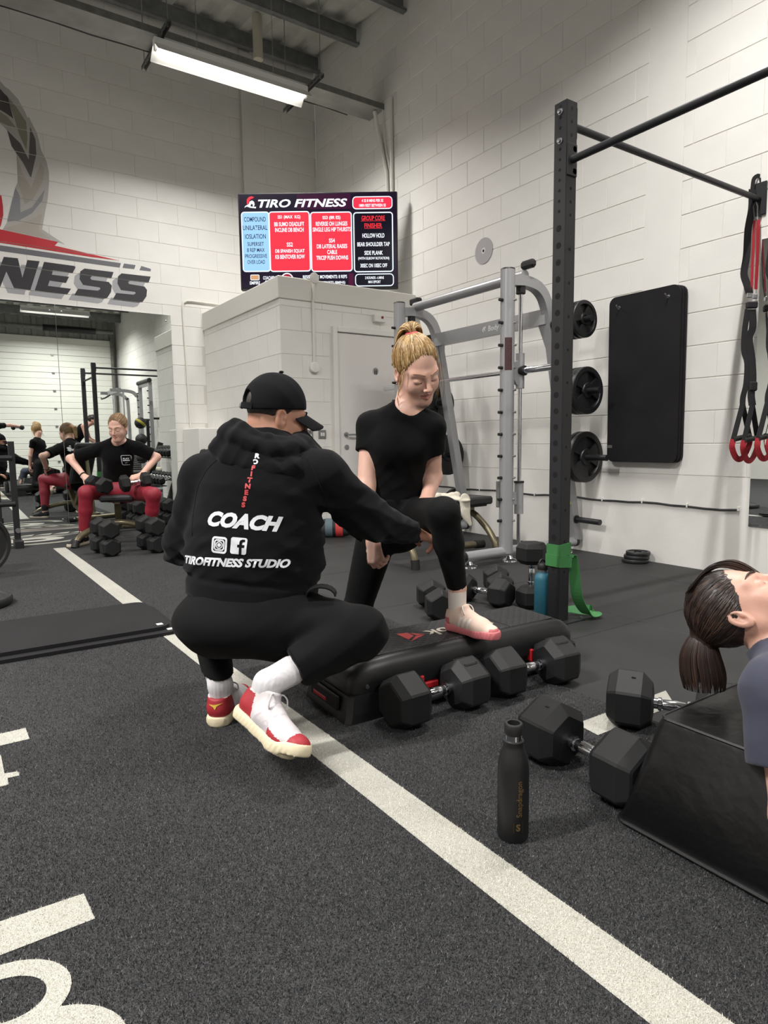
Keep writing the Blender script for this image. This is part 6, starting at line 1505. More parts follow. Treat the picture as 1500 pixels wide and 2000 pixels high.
hand_prims(B, hR, ((0.75, 0.9, 0.5), (0.85, 0.95, 0.5), (0.9, 0.95, 0.5), (0.95, 0.9, 0.5)), thumb=0.55, spread=0.02)
hL = Fr(J['wrL'], -AW*0.9+RT*0.25-UP*0.1, UP, 0.93, flip=1); hand_prims(B, hL, ((0.15, 0.3, 0.3),)*4)
B.cone(J['anL'], V3(J['anL'])-UP*0.05, 0.032, 0.026); B.cone(J['anR'], V3(J['anR'])-UP*0.06, 0.031, 0.028)
blo, bhi = B.bounds()
h_lo, h_hi = vbox([hd(0, 0, 0)], 0.148); g_lo, g_hi = vbox([hR(0, -0.02, 0), hR(0, 0.13, -0.02), hR(0.05, 0.06, -0.05), hR(-0.04, 0.08, -0.06)], 0.022)
body_w1 = add_mesh('body', sdf_mesh('body', B, [(blo, bhi, 0.008), (h_lo, h_hi, 0.0028), (g_lo, g_hi, 0.0026)], [SKIN0, LIP], lips_fn(hd)), w1)
face_details(hd, body_w1, mat('soft_brow', (168, 128, 104), 0.6), LASH, 0.7)
# t-shirt
T = SDF(0.025); woman_torso(T, J, tor_f, 1.0, 0.010)
T.p = []
ax = V3(J['che'])-V3(J['wai']); ax /= np.linalg.norm(ax)
T.cone(V3(J['pel'])*0.9+V3(J['wai'])*0.1, J['wai'], 0.137, 0.108, flat=(tor_f, 0.78), caps=[(V3(J['pel'])+ax*0.02, -ax)]); T.cone(J['wai'], J['che'], 0.108, 0.131, flat=(tor_f, 0.76)); T.cone(J['che'], V3(J['nek'])*0.8+V3(J['che'])*0.2, 0.126, 0.070, flat=(tor_f, 0.74))
for q in (-1, 1): T.ell(V3(J['che'])+tor_f*0.062+RT*q*0.050-UP*0.015, (0.056, 0.05, 0.055), None, k=0.05)
for s in 'LR':
    d = V3(J['el'+s])-V3(J['sh'+s]); d /= np.linalg.norm(d); e = V3(J['sh'+s])+d*0.105
    T.cone(V3(J['nek'])*0.93+V3(J['sh'+s])*0.07, J['sh'+s], 0.050, 0.052, k=0.03); T.cone(J['sh'+s], J['el'+s], 0.054, 0.053, caps=[(e, d)], k=0.03)
nd = V3(hd(0, -0.03, -0.06))-V3(J['nek']); nd /= np.linalg.norm(nd)
T.cone(V3(J['nek'])+nd*0.030+tor_f*0.026, V3(J['nek'])+nd*0.14+tor_f*0.05, 0.056, 0.074, op='sub', k=0.008)
_f1 = folds(0.0042, [((0.8, -0.4, 0.6), 60, 1), ((-0.6, 0.5, 0.9), 75, 0.6)], 12); T.post = lambda P, D: D+_f1(P)*(0.35+0.9*np.exp(-((P[:, 2]-V3(J['wai'])[2])/0.09)**2)) if True else D
_wz = V3(J['wai'])[2]; T.post = lambda P, D, wz=_wz: D+_f1(P)*(0.15+0.65*np.exp(-((P[:, 2]-wz)/0.08)**2))
sdf_obj('t_shirt', T, 0.0046, TEEB, w1)
# leggings
Lg = SDF(0.03)
Lg.cone(J['pel'], J['wai'], 0.134, 0.110, flat=(tor_f, 0.80), caps=[(V3(J['wai'])-ax*0.03, ax)])
Lg.cone(J['hipL'], J['knL'], 0.089, 0.060); Lg.cone(J['hipR'], J['knR'], 0.090, 0.060)
d = V3(J['anL'])-V3(J['knL']); d /= np.linalg.norm(d)
Lg.cone(J['knL'], V3(J['knL'])*0.62+V3(J['anL'])*0.38, 0.058, 0.055, k=0.02); Lg.cone(V3(J['knL'])*0.62+V3(J['anL'])*0.38-AW*-0.010, J['anL'], 0.055, 0.037, k=0.02, caps=[(V3(J['anL'])-d*0.005, d)])
d2 = V3(J['anR'])-V3(J['knR']); d2 /= np.linalg.norm(d2); Lg.cone(J['knR'], J['anR'], 0.056, 0.037, caps=[(V3(J['anR'])-d2*0.02, d2)])
_f2 = folds(0.0005, [((0.6, -0.3, 0.9), 90, 1)], 4); Lg.post = lambda P, D: D+_f2(P)
sdf_obj('leggings', Lg, 0.0055, LEGB, w1)
# socks and trainers
fT = Fr((1.658,1.963,0.208), RT*0.72-AW*0.69, UP, 0.87)
fT.o = V3(J['anL'])*np.array((1, 1, 0))+np.array((0, 0, 0.2065))-fT.d(0, 0.056, 0)*0.87
S_ = SDF(0.01); S_.cone(V3(J['anL'])+UP*0.012, fT(0, 0.056, 0.075), 0.0355, 0.034); sdf_obj('sock', S_, 0.004, mat('cream_sock', (214, 204, 196), 0.9, bump=(400, 0.5, 0.001)), w1)
PINK = mat('pink_sole', (196, 108, 112), 0.55); KNIT = mat('cream_knit', (214, 188, 172), 0.8, bump=(350, 0.5, 0.001)); STRP = mat('white_stripe', (222, 216, 208), 0.6); PKM = mat('pink_overlay', (188, 104, 106), 0.6)
def trainer_fn(q):
    y, z = q[:, 1], q[:, 2]; r = np.zeros(len(q), int)
    u = (y-0.35*(z-0.05))
    for c in (0.105, 0.128, 0.151): r[(np.abs(u-c) < 0.0058) & (z > 0.03) & (z < 0.075) & (np.abs(q[:, 0]) > 0.018)] = 1
    r[(y < 0.045) & (z < 0.062)] = 2; r[(y > 0.252) & (z < 0.045)] = 2
    return r
shoe('shoe', w1, fT, PINK, [KNIT, STRP, PKM], trainer_fn, laces=STRP, L=0.275, w=0.93, collar=0.098, fh=0.0035)
fT2 = Fr(V3(J['anR'])+np.array((0.03, 0.05, 0.055)), np.array((-0.25, -0.45, -0.86)), np.array((0.35, 0.75, -0.5)), 0.87); fT2.o[2] = 0.235
shoe('shoe', w1, fT2, PINK, [KNIT, STRP, PKM], trainer_fn, L=0.275, w=0.93, collar=0.098, fh=0.005)
# hair: skull cap, combed strands, high bun-like ponytail
tie = (0.0, -0.052, 0.116)
def skull_hair(hd, k=1.0, lift=0.0):
    Hr = SDF(0.010)
    Hr.ell(hd(0, -0.0215, 0.0345), np.array((0.0775, 0.0945, 0.0905+lift))*k, hd.R, caps=[(hd(0, 0.070, 0.045), hd.d(0, 0.62, -0.78))])
    return Hr
def hairline(n, rnd, wide=1.0):
    out = []
    for i in range(n):
        a = -2.25+4.5*i/(n-1)+rnd.uniform(-0.02, 0.02); c = math.cos(a*0.72)
        x = 0.0735*math.sin(min(max(a, -1.57), 1.57))*(1 if abs(a) < 1.57 else 1.0-0.12*(abs(a)-1.57)); y = 0.066*math.cos(a*0.80)-0.004; z = 0.088*math.cos(a*0.70)**3-0.004 if abs(a) < 1.9 else -0.030-0.02*(abs(a)-1.9)
        out.append((x, y+rnd.uniform(-0.006, 0.004), z+rnd.uniform(-0.006, 0.006)))
    return out
Hr = skull_hair(hd)
tw_ = hd(*tie); sd = hd.d(1, 0, 0); lu = hd.d(0, -0.35, 0.94)
bk = AW*0.95-RT*0.1
Hr.cone(tw_-lu*0.01, tw_+lu*0.016+bk*0.012, 0.014, 0.017, k=0.01); Hr.cone(tw_+lu*0.016+bk*0.012, tw_+bk*0.055-UP*0.01, 0.017, 0.026, k=0.015); Hr.cone(tw_+bk*0.055-UP*0.01, tw_+bk*0.080-UP*0.10, 0.026, 0.024, k=0.02); Hr.cone(tw_+bk*0.080-UP*0.10, tw_+bk*0.082-UP*0.19, 0.024, 0.010, k=0.02)
_hn = folds(0.0012, [((0.9, 0.3, 0.2), 240, 1), ((-0.5, 0.8, 0.3), 300, 0.7)], 6); Hr.post = lambda P, D: D+_hn(P)
hair_w1 = sdf_obj('hair', Hr, 0.0034, BLONDE, w1)
rnd = random.Random(5)
starts = hairline(420, rnd)
for i in range(120):
    a = 2*PI*i/120; starts.append((0.062*math.sin(a)*(0.6+0.4*(i % 3)/2), -0.075+0.03*math.cos(a), -0.050+0.012*(i % 5)))
hair_strands(hd, hair_w1, starts, tie, 12, 0.0013, BLONDES, np.array((0.0785, 0.0955, 0.0915)), (0, -0.0215, 0.0345), 1.004, seed=3, jitter=0.004)
mb = MB()
for i in range(420):      # tail strands fanning out of the tie and falling behind
    a = 2*PI*rnd.random(); r = 0.011*math.sqrt(rnd.random()); b_ = rnd.uniform(0.25, 1.15); o_ = rnd.uniform(-1, 1); e_ = math.sqrt(max(0.0, 1-0.75*o_*o_))
    p0_ = tw_+sd*(r*math.cos(a))+bk*(r*math.sin(a))
    pts = [p0_, p0_+lu*(0.016+0.010*b_)+sd*0.016*o_, tw_+lu*(0.012+0.034*b_*e_)+sd*0.044*o_+bk*0.022*b_, tw_+sd*0.058*o_+bk*(0.045+0.03*b_)+UP*(0.018*b_*e_-0.012), tw_+sd*0.056*o_+bk*(0.070+0.03*b_)-UP*0.07, tw_+sd*0.040*o_+bk*0.085-UP*(0.13+0.08*rnd.random())]
    P = smooth_path(pts, 3); mb.tube(P, [0.0014]*(len(P)-3)+[0.0011, 0.0008, 0.0004], 4, mi=rnd.choice((0, 1, 1, 2)))
for x in (1, -1):      # wisps by the ears
    for q in range(13):
        o_ = rnd.uniform(-0.013, 0.013); P = smooth_path([hd(x*0.070, 0.035+o_, 0.03+o_), hd(x*(0.078+o_*0.5), 0.030+o_*2, -0.02), hd(x*(0.080+o_*1.5), 0.016+o_*2.5, -0.075), hd(x*(0.066+o_*3), 0.035+rnd.uniform(-0.02, 0.02), -0.085-0.07*rnd.random())], 4)
        mb.tube(P, [0.0006]*(len(P)-2)+[0.0005, 0.0003], 4, mi=rnd.choice((0, 1, 2)))
tag(mb.build('hair_strand', BLONDES, hair_w1, smooth='all'), kind='stuff')
MB().tube([hd(0.019*math.cos(a), -0.053+0.015*math.sin(a), 0.117+0.006*math.sin(a)) for a in [2*PI*i/16 for i in range(16)]], 0.0065, 8, closed=True).build('hair_tie', mat('coral_band', (206, 86, 96), 0.7), hair_w1, smooth='all')
for x in (-1, 1): MB().sphere(hd(x*0.0765, -0.004, -0.044), 0.0035, 10, 8).build('ear_stud', mat('rose_gold', (190, 120, 90), 0.25, metal=0.9), w1, smooth='all')
# ================================================================ WOMAN IN RED LEGGINGS on the bench
w2 = thing('person', 'seated woman in black tee and red leggings holding dumbbells on her thighs', 'person', (0, 0, 0))
J = dict(pel=(1.435,6.773,0.493), hipR=(1.346,6.759,0.484), hipL=(1.495,6.658,0.481), wai=(1.428,6.725,0.647), che=(1.41,6.616,0.833), nek=(1.409,6.56,0.959),
         shR=(1.259,6.7,0.884), shL=(1.566,6.468,0.889), elR=(1.036,6.913,0.799), wrR=(1.109,6.623,0.629), elL=(1.728,6.445,0.803), wrL=(1.547,6.327,0.641),
         knR=(1.085,6.475,0.494), anR=(1.058,6.586,0.085), knL=(1.597,6.124,0.468), anL=(1.573,6.263,0.103))
hd = Fr((1.392,6.467,1.087), -AW*0.92-RT*0.04-UP*0.30, UP*0.9-AW*0.30, 1.04)
tor_f = -AW
B = SDF(0.022); head_prims(B, hd)
B.cone(hd(0, -0.035, -0.06), J['nek'], 0.048, 0.054, k=0.03); woman_torso(B, J, tor_f, 1.05)
for s in 'LR':
    B.cone(J['nek'], J['sh'+s], 0.046, 0.046); B.cone(J['sh'+s], J['el'+s], 0.045, 0.037); B.cone(J['el'+s], J['wr'+s], 0.037, 0.025)
    B.cone(J['hip'+s], J['kn'+s], 0.088, 0.058); B.cone(J['kn'+s], J['an'+s], 0.055, 0.033); B.cone(J['an'+s], V3(J['an'+s])-UP*0.05-AW*0.05, 0.032, 0.028)
dmR, dmL = V3((1.223,6.377,0.554)), V3((1.392,6.265,0.574))
for s, c_, sg in (('R', dmR, 1), ('L', dmL, -1)):
    h_ = Fr(J['wr'+s], RT*sg*0.75-AW*0.45-UP*0.25, UP*0.6-AW*0.4, 0.97, flip=1 if s == 'R' else -1); hand_prims(B, h_, ((0.7, 0.8, 0.4),)*4, thumb=0.6)
blo, bhi = B.bounds(); h_lo, h_hi = vbox([hd(0, 0, 0)], 0.145)
body_w2 = add_mesh('body', sdf_mesh('body', B, [(blo, bhi, 0.008), (h_lo, h_hi, 0.0042)], [SKIN0, LIP], lips_fn(hd)), w2)
face_details(hd, body_w2, BRONDE, LASH)
T = SDF(0.03); ax = V3(J['che'])-V3(J['wai']); ax /= np.linalg.norm(ax)
T.cone(J['pel'], J['wai'], 0.150, 0.136, flat=(tor_f, 0.8)); T.cone(J['wai'], J['che'], 0.136, 0.150, flat=(tor_f, 0.78)); T.cone(J['che'], V3(J['nek'])*0.8+V3(J['che'])*0.2, 0.145, 0.08, flat=(tor_f, 0.76))
for s in 'LR':
    d = V3(J['el'+s])-V3(J['sh'+s]); ln = np.linalg.norm(d); d /= ln; e = V3(J['sh'+s])+d*ln*0.72
    T.cone(J['nek'], J['sh'+s], 0.056, 0.06); T.cone(J['sh'+s], J['el'+s], 0.062, 0.066, caps=[(e, d)])
T.cone(V3(J['nek'])+tor_f*0.012, hd(0, -0.01, -0.09), 0.060, 0.066, op='sub', k=0.006)
_f3 = folds(0.005, [((0.8, -0.4, 0.6), 50, 1), ((-0.6, 0.5, 0.9), 64, 0.6)], 14); T.post = lambda P, D: D+_f3(P)*0.3
tee = sdf_obj('t_shirt', T, 0.007, TEEB, w2)
bh = bvh_of(tee)
cM = HM((1.433,6.459,0.781), RT, UP); decal(poly_mesh(frame_polys(0.075, 0.095, 0.012, 0.005)), cM, bh, PRW, 'chest_print', tee)
decal(text_mesh('PLAY', 0.02, bold=0.0012), HM((1.433,6.459,0.781)+np.array((0, 0, 0.014)), RT, UP), bh, PRW, 'chest_print', tee, maxlen=0.01)
decal(poly_mesh([[(-0.026, -0.008), (0.024, -0.008), (0.026, 0.003), (-0.024, 0.003)], [(-0.014, -0.026), (-0.008, -0.03), (0.012, -0.02), (-0.008, -0.024)]]), cM, bh, PRW, 'chest_print', tee, maxlen=0.01)
bM = HM(V3(J['che'])+AW*0.3+UP*0.02, -RT, UP)
_rs = random.Random(4); patches = []
for i in range(46):
    a = _rs.uniform(0, 2*PI); r = 0.10*math.sqrt(_rs.random()); x, y = r*1.15*math.cos(a), r*math.sin(a); s_ = _rs.uniform(0.006, 0.02)
    patches.append([(x+s_*_rs.uniform(0.6, 1.3)*math.cos(b), y+s_*_rs.uniform(0.5, 1.1)*math.sin(b)) for b in [2*PI*k/6 for k in range(6)]])
decal(poly_mesh(patches), bM, bh, PRW, 'back_print', tee, depth=0.5)
decal(poly_mesh([[(x, y+0.012*math.sin(i*2)) for x, y in ((-0.085+i*0.024, -0.018), (-0.066+i*0.024, -0.02), (-0.064+i*0.024, 0.016), (-0.082+i*0.024, 0.02))] for i in range(7)]), bM, bh, PRR, 'back_print', tee, off=0.004, depth=0.5)
REDL = mat('red_leggings', (142, 30, 48), 0.62, bump=(700, 0.15, 0.0003), noise=(9, 0.1))
Lg = SDF(0.03); Lg.cone(J['hipL'], J['hipR'], 0.118, 0.118, k=0.04)
for s in 'LR':
    d = V3(J['an'+s])-V3(J['kn'+s]); d /= np.linalg.norm(d)
    Lg.cone(J['hip'+s], J['kn'+s], 0.098, 0.066); Lg.cone(J['kn'+s], V3(J['kn'+s])*0.6+V3(J['an'+s])*0.4+AW*0.012, 0.064, 0.060, k=0.02); Lg.cone(V3(J['kn'+s])*0.6+V3(J['an'+s])*0.4+AW*0.012, J['an'+s], 0.060, 0.040, k=0.02, caps=[(V3(J['an'+s])-d*0.055, d)])
sdf_obj('leggings', Lg, 0.0065, REDL, w2)
BKSH = mat('black_shoe_knit', (24, 24, 26), 0.7, bump=(300, 0.4, 0.0008)); TANS = mat('sand_sole', (188, 176, 160), 0.6)
for s in 'LR':
    f_ = Fr(V3(J['an'+s])*np.array((1, 1, 0))+np.array((0, 0, 0.001)), -AW*0.95+RT*(-0.25 if s == 'R' else 0.35), UP, 0.93); f_.o = f_.o-f_.d(0, 0.055, 0)
    S_ = SDF(0.01); S_.cone(V3(J['an'+s])+UP*0.07, f_(0, 0.06, 0.08), 0.036, 0.036); sdf_obj('sock', S_, 0.006, mat('black_sock', (18, 18, 19), 0.85), w2)
    shoe('shoe', w2, f_, TANS, [BKSH], None, laces=BKSH, L=0.28, w=0.95, collar=0.10, fh=0.006)
Hr = skull_hair(hd); Hr.cone(hd(0, -0.10, 0.06), hd(0, -0.14, 0.02), 0.022, 0.028); Hr.cone(hd(0, -0.14, 0.02), hd(0, -0.125, -0.10), 0.028, 0.014)
Hr.post = lambda P, D: D+_hn(P); hair_w2 = sdf_obj('hair', Hr, 0.005, BRONDE, w2)
hair_strands(hd, hair_w2, hairline(200, random.Random(2)), (0, -0.11, 0.055), 9, 0.0017, BRONDES, np.array((0.0785, 0.0955, 0.0915)), (0, -0.0215, 0.0345), 1.004, seed=9)
MB().tube([hd(0.022*math.cos(a), -0.112+0.006*math.sin(a), 0.050+0.022*math.sin(a)) for a in [2*PI*i/14 for i in range(14)]], 0.006, 6, closed=True).build('hair_tie', mat('coral_band', (206, 86, 96), 0.7), hair_w2, smooth='all')
wa = V3(J['wrR'])*0.9+V3(J['elR'])*0.1; wd = V3(J['wrR'])-V3(J['elR']); fw = frame(wd)
MB().tube([Vector(wa)+fw @ Vector((0.029*math.cos(a), 0.029*math.sin(a), 0)) for a in [2*PI*i/16 for i in range(16)]], 0.007, 6, closed=True).build('wristwatch', PLASTICB, w2, smooth='all')
for c_, lb, sg in ((dmR, 'hex dumbbell on the seated woman\'s right thigh', 1), (dmL, 'hex dumbbell on the seated woman\'s left thigh', -1)):
    a_ = RT*sg*0.8-AW*0.6-UP*0.1; a_ /= np.linalg.norm(a_)
    dumbbell(c_-a_*0.085, 0, (0.080, 0.085, 0.10), lb, 'dumbbells held on the thighs', rot=(0.2, math.asin(0.1), math.atan2(a_[1], a_[0])))
# ================================================================ RECLINING WOMAN on the foam block (head and shoulder in frame)
w3 = thing('person', 'reclining woman in dark blue tee, brown ponytail hanging, eyes closed', 'person', (0, 0, 0))
hc_ = V3((1.566,0.779,0.518)); fw_ = RT*0.40+UP*0.90-AW*0.16; up_ = -RT*0.66+UP*0.36+AW*0.58
hd = Fr(hc_, fw_, up_, 0.98)
nek = V3((1.58,0.686,0.433)); che = V3((1.625,0.553,0.396)); shN = V3((1.414,0.624,0.399)); shF = V3((1.784,0.741,0.424)); elN = V3((1.354,0.561,0.168)); pel = che+np.array((0.10, -0.42, 0.06))
body_d = pel-che; body_d /= np.linalg.norm(body_d)
B = SDF(0.022); head_prims(B, hd); B.cone(hd(0, -0.02, -0.06), nek, 0.047, 0.056, k=0.03)
B.cone(nek, che, 0.07, 0.125, flat=(UP, 0.75)); B.cone(che, pel, 0.125, 0.13, flat=(UP, 0.75)); B.cone(nek, shN, 0.05, 0.048); B.cone(nek, shF, 0.05, 0.048); B.cone(shN, elN, 0.045, 0.036)
elF = shF+np.array((0.18, -0.10, -0.12)); B.cone(shF, elF, 0.045, 0.036)
wrN = elN+np.array((0.08, -0.22, 0.02)); B.cone(elN, wrN, 0.036, 0.025); hand_prims(B, Fr(wrN, (0.3, -0.9, 0.1), UP, 0.95), ((0.3, 0.4, 0.3),)*4)
blo, bhi = B.bounds(); h_lo, h_hi = vbox([hd(0, 0, 0)], 0.15)
body_w3 = add_mesh('body', sdf_mesh('body', B, [(blo, bhi, 0.008), (h_lo, h_hi, 0.0026)], [SKIN1, LIP], lips_fn(hd)), w3)
face_details(hd, body_w3, BROWN, LASH, 0.9)
T = SDF(0.03); T.cone(nek, che, 0.082, 0.142, flat=(UP, 0.76)); T.cone(che, pel, 0.142, 0.148, flat=(UP, 0.76)); T.cone(nek*0.8+shN*0.2, shN, 0.06, 0.064); T.cone(nek*0.8+shF*0.2, shF, 0.06, 0.062)
d = elN-shN; ln = np.linalg.norm(d); d /= ln; T.cone(shN, elN, 0.070, 0.074, caps=[(shN+d*ln*0.60, d)]); d3 = elF-shF; l3 = np.linalg.norm(d3); d3 /= l3; T.cone(shF, elF, 0.064, 0.064, caps=[(shF+d3*l3*0.6, d3)])
nd = hd(0, -0.02, -0.06)-nek; nd /= np.linalg.norm(nd); T.cone(nek+nd*0.02, nek+nd*0.16, 0.062, 0.08, op='sub', k=0.008)
_f4 = folds(0.0045, [((0.8, -0.4, 0.6), 55, 1), ((-0.6, 0.5, 0.9), 70, 0.6)], 21); T.post = lambda P, D: D+_f4(P)*0.3
sdf_obj('t_shirt', T, 0.0055, mat('navy_jersey', (52, 54, 70), 0.85, bump=(600, 0.2, 0.0004), sheen=0.1), w3)
pth = [pel, pel+np.array((0.10, -0.35, 0.12)), pel+np.array((0.12, -0.55, -0.28))]
Lg = SDF(0.03); Lg.cone(pel-body_d*0.05, pel, 0.14, 0.145, flat=(UP, 0.8))
for q in (-1, 1):
    o_ = np.array((0.13*q, 0, 0)); kne = pel+o_+np.array((0.05, -0.40, 0.10)); ank = kne+np.array((0.02, -0.06, -0.40)); ank[2] = 0.09; Lg.cone(pel+o_*0.6, kne, 0.085, 0.058); Lg.cone(kne, ank, 0.056, 0.036)
    f_ = Fr(ank*np.array((1, 1, 0))+np.array((0, 0.05, 0.001)), (0.1, -1, 0), UP, 0.9); shoe('shoe', w3, f_, TANS, [BKSH], None, fh=0.008)
sdf_obj('leggings', Lg, 0.009, LEGB, w3)
Hr = skull_hair(hd)
tieW = hd(0, -0.108, 0.040); tieW = tieW+RT*0.004+UP*0.018; drop = [tieW, tieW+V3(-RT*0.010-UP*0.014), tieW+V3(-RT*0.014-UP*0.058), tieW+V3(-RT*0.006-UP*0.108), tieW+V3(-UP*0.150)]
Hr.chain(drop[:4], [0.012, 0.022, 0.038, 0.026], k=0.02, flat=(AW, 0.7))
Hr.post = lambda P, D: D+_hn(P)*0.8
hair_w3 = sdf_obj('hair', Hr, 0.0036, BROWN, w3)
hair_strands(hd, hair_w3, hairline(420, random.Random(3)), (0, -0.112, 0.04), 12, 0.0014, BROWNS, np.array((0.0785, 0.0955, 0.0915)), (0, -0.0215, 0.0345), 1.004, seed=12)
mb = MB(); rnd = random.Random(8)
for i in range(560):
    a = rnd.uniform(0, 2*PI); c_, s_ = math.cos(a), math.sin(a); pts = []
    for p, r in zip(drop, (0.014, 0.028, 0.046, 0.054, 0.050)): pts.append(p+RT*(r*c_)+AW*(r*0.7*s_))
    P = smooth_path(pts, 4); k_ = rnd.uniform(0.75, 1.06); P = [p for p in P[:int(len(P)*k_)+1]]; mb.tube(P, [0.0014]*(len(P)-2)+[0.0009, 0.0004], 4, mi=rnd.choice((0, 0, 1, 1, 2)))
for i in range(190):      # loose fringe over the far temple and a thin lock at the near one
    u_ = rnd.uniform(-1, 1); v_ = rnd.random()
    if i < 190: pts = [hd(0.02+0.04*u_, -0.03+0.03*v_, 0.121), hd(-0.002+0.028*u_, 0.040+0.018*v_, 0.112), hd(-0.024+0.016*u_, 0.070+0.022*v_, 0.080), hd(-0.050+0.006*u_, 0.072+0.020*v_, 0.025), hd(-0.068, 0.055+0.012*v_, -0.035-0.03*v_)]
    else: pts = [hd(0.035+0.008*u_, 0.035, 0.100), hd(0.056+0.003*u_, 0.052+0.003*v_, 0.062), hd(0.066+0.002*u_, 0.050+0.004*v_, 0.024), hd(0.0695, 0.030+0.006*u_, -0.002), hd(0.073, 0.004+0.008*u_, 0.014)]
    P = smooth_path(pts, 4); mb.tube(P, [0.0008]+[0.0013]*(len(P)-3)+[0.0008, 0.0004], 4, mi=rnd.choice((0, 1, 1, 2)))
tag(mb.build('hair_strand', BROWNS, hair_w3, smooth='all'), kind='stuff')
MB().tube([Vector(tieW+RT*(0.021*math.cos(a))+AW*(0.019*math.sin(a))-UP*0.004) for a in [2*PI*i/14 for i in range(14)]], 0.006, 6, closed=True).build('hair_tie', PLASTICB, hair_w3, smooth='all')
# ================================================================ two people seen only in the mirror
def mirror_person(name_lb, head_px, J, fwd, top_m, arms_m, seed, sleeve=0.5):
    w = thing('person', name_lb, 'person', (0, 0, 0)); f = V3(fwd); f /= np.linalg.norm(f); rt = np.cross(f, UP)
    B = SDF(0.025); hd = Fr(J['head'], f, UP, 1.0); head_prims(B, hd); B.cone(hd(0, -0.03, -0.06), J['nek'], 0.05, 0.055)
    T = SDF(0.03)
    for S, g in ((B, 0.0), (T, 0.012)):
        S.cone(J['pel'], J['wai'], 0.135+g, 0.115+g, flat=(f, 0.75)); S.cone(J['wai'], J['che'], 0.115+g, 0.145+g, flat=(f, 0.7)); S.cone(J['che'], J['nek'], 0.13+g, 0.06+g*0.5, flat=(f, 0.75))
    Lg = SDF(0.03)
    for s in 'LR':
        B.cone(J['nek'], J['sh'+s], 0.05, 0.05); B.cone(J['sh'+s], J['el'+s], 0.048, 0.038); B.cone(J['el'+s], J['wr'+s], 0.038, 0.027)
        hand_prims(B, Fr(J['wr'+s], V3(J['wr'+s])-V3(J['el'+s]), UP+0.01*f, 1.0), ((0.9, 0.9, 0.5),)*4)
        d = V3(J['el'+s])-V3(J['sh'+s]); ln = np.linalg.norm(d); d /= ln
        if sleeve > 0: T.cone(J['nek'], J['sh'+s], 0.055, 0.06); T.cone(J['sh'+s], J['el'+s], 0.062, 0.06, caps=[(V3(J['sh'+s])+d*ln*sleeve, d)])
        Lg.cone(J['hip'+s], J['kn'+s], 0.095, 0.065); Lg.cone(J['kn'+s], J['an'+s], 0.062, 0.042)
        fo = Fr(V3(J['an'+s])*np.array((1, 1, 0))+np.array((0, 0, 0.001)), f, UP, 0.95); fo.o = fo.o-fo.d(0, 0.055, 0); shoe('shoe', w, fo, TANS, [BKSH], None, fh=0.009)
    lo, hi = B.bounds(); add_mesh('body', sdf_mesh('body', B, [(lo, hi, 0.009)], [SKIN1, LIP], lips_fn(hd)), w)
    sdf_obj('top', T, 0.009, top_m, w); sdf_obj('leggings', Lg, 0.01, LEGB, w)
    Hr = skull_hair(hd, 1.02); sdf_obj('hair', Hr, 0.007, DARKH, w)
    return w
def upright(c, f, h=1.70, lean=0.0, arms='down'):
    c = V3(c); f = V3(f); f /= np.linalg.norm(f); r = np.cross(f, UP); k = h/1.70
    P = lambda x, y, z: c+r*x*k+f*y*k+UP*z*k
    J = dict(pel=P(0, 0, 0.93), hipR=P(0.09, 0, 0.90), hipL=P(-0.09, 0, 0.90), wai=P(0, 0.02+lean*0.1, 1.10), che=P(0, 0.03+lean*0.25, 1.30), nek=P(0, 0.02+lean*0.38, 1.43), head=P(0, 0.05+lean*0.5, 1.575-lean*0.03),
             shR=P(0.175, 0.01+lean*0.33, 1.40), shL=P(-0.175, 0.01+lean*0.33, 1.40), knR=P(0.10, 0.03, 0.48), knL=P(-0.10, 0.03, 0.48), anR=P(0.10, -0.01, 0.11), anL=P(-0.10, -0.01, 0.11))
    if arms == 'out': J.update(elR=P(0.44, 0.05, 1.42), wrR=P(0.68, 0.08, 1.40), elL=P(-0.44, 0.05, 1.42), wrL=P(-0.68, 0.08, 1.40))
    else: J.update(elR=P(0.24, 0.10+lean*0.3, 1.12), wrR=P(0.22, 0.30+lean*0.3, 1.02), elL=P(-0.24, 0.10+lean*0.3, 1.12), wrL=P(-0.22, 0.30+lean*0.3, 1.02))
    return J
a1 = upright((0.98, -0.55, 0), (-0.55, -0.83, 0), 1.66, arms='out')
mirror_person('dark haired person raising both arms sideways, seen in the mirror', None, a1, (-0.55, -0.83, 0), TEEB, None, 1)
for s, lb in (('L', 'left'), ('R', 'right')): dumbbell(V3(a1['wr'+s])+V3((-0.06, -0.08, -0.02))*0.0+np.array((0, 0, -0.03)), 0, SM, 'small dumbbell in the %s hand of the person raising both arms' % lb, 'dumbbells raised sideways', rot=(0, 0, -0.97+PI/2))
a2 = upright((2.40, 0.10, 0), (0.85, 0.25, 0), 1.62, lean=0.9)
mirror_person('dark haired woman in black vest leaning forward, seen in the mirror', None, a2, (0.85, 0.25, 0), TEEB, None, 2, sleeve=0.0)
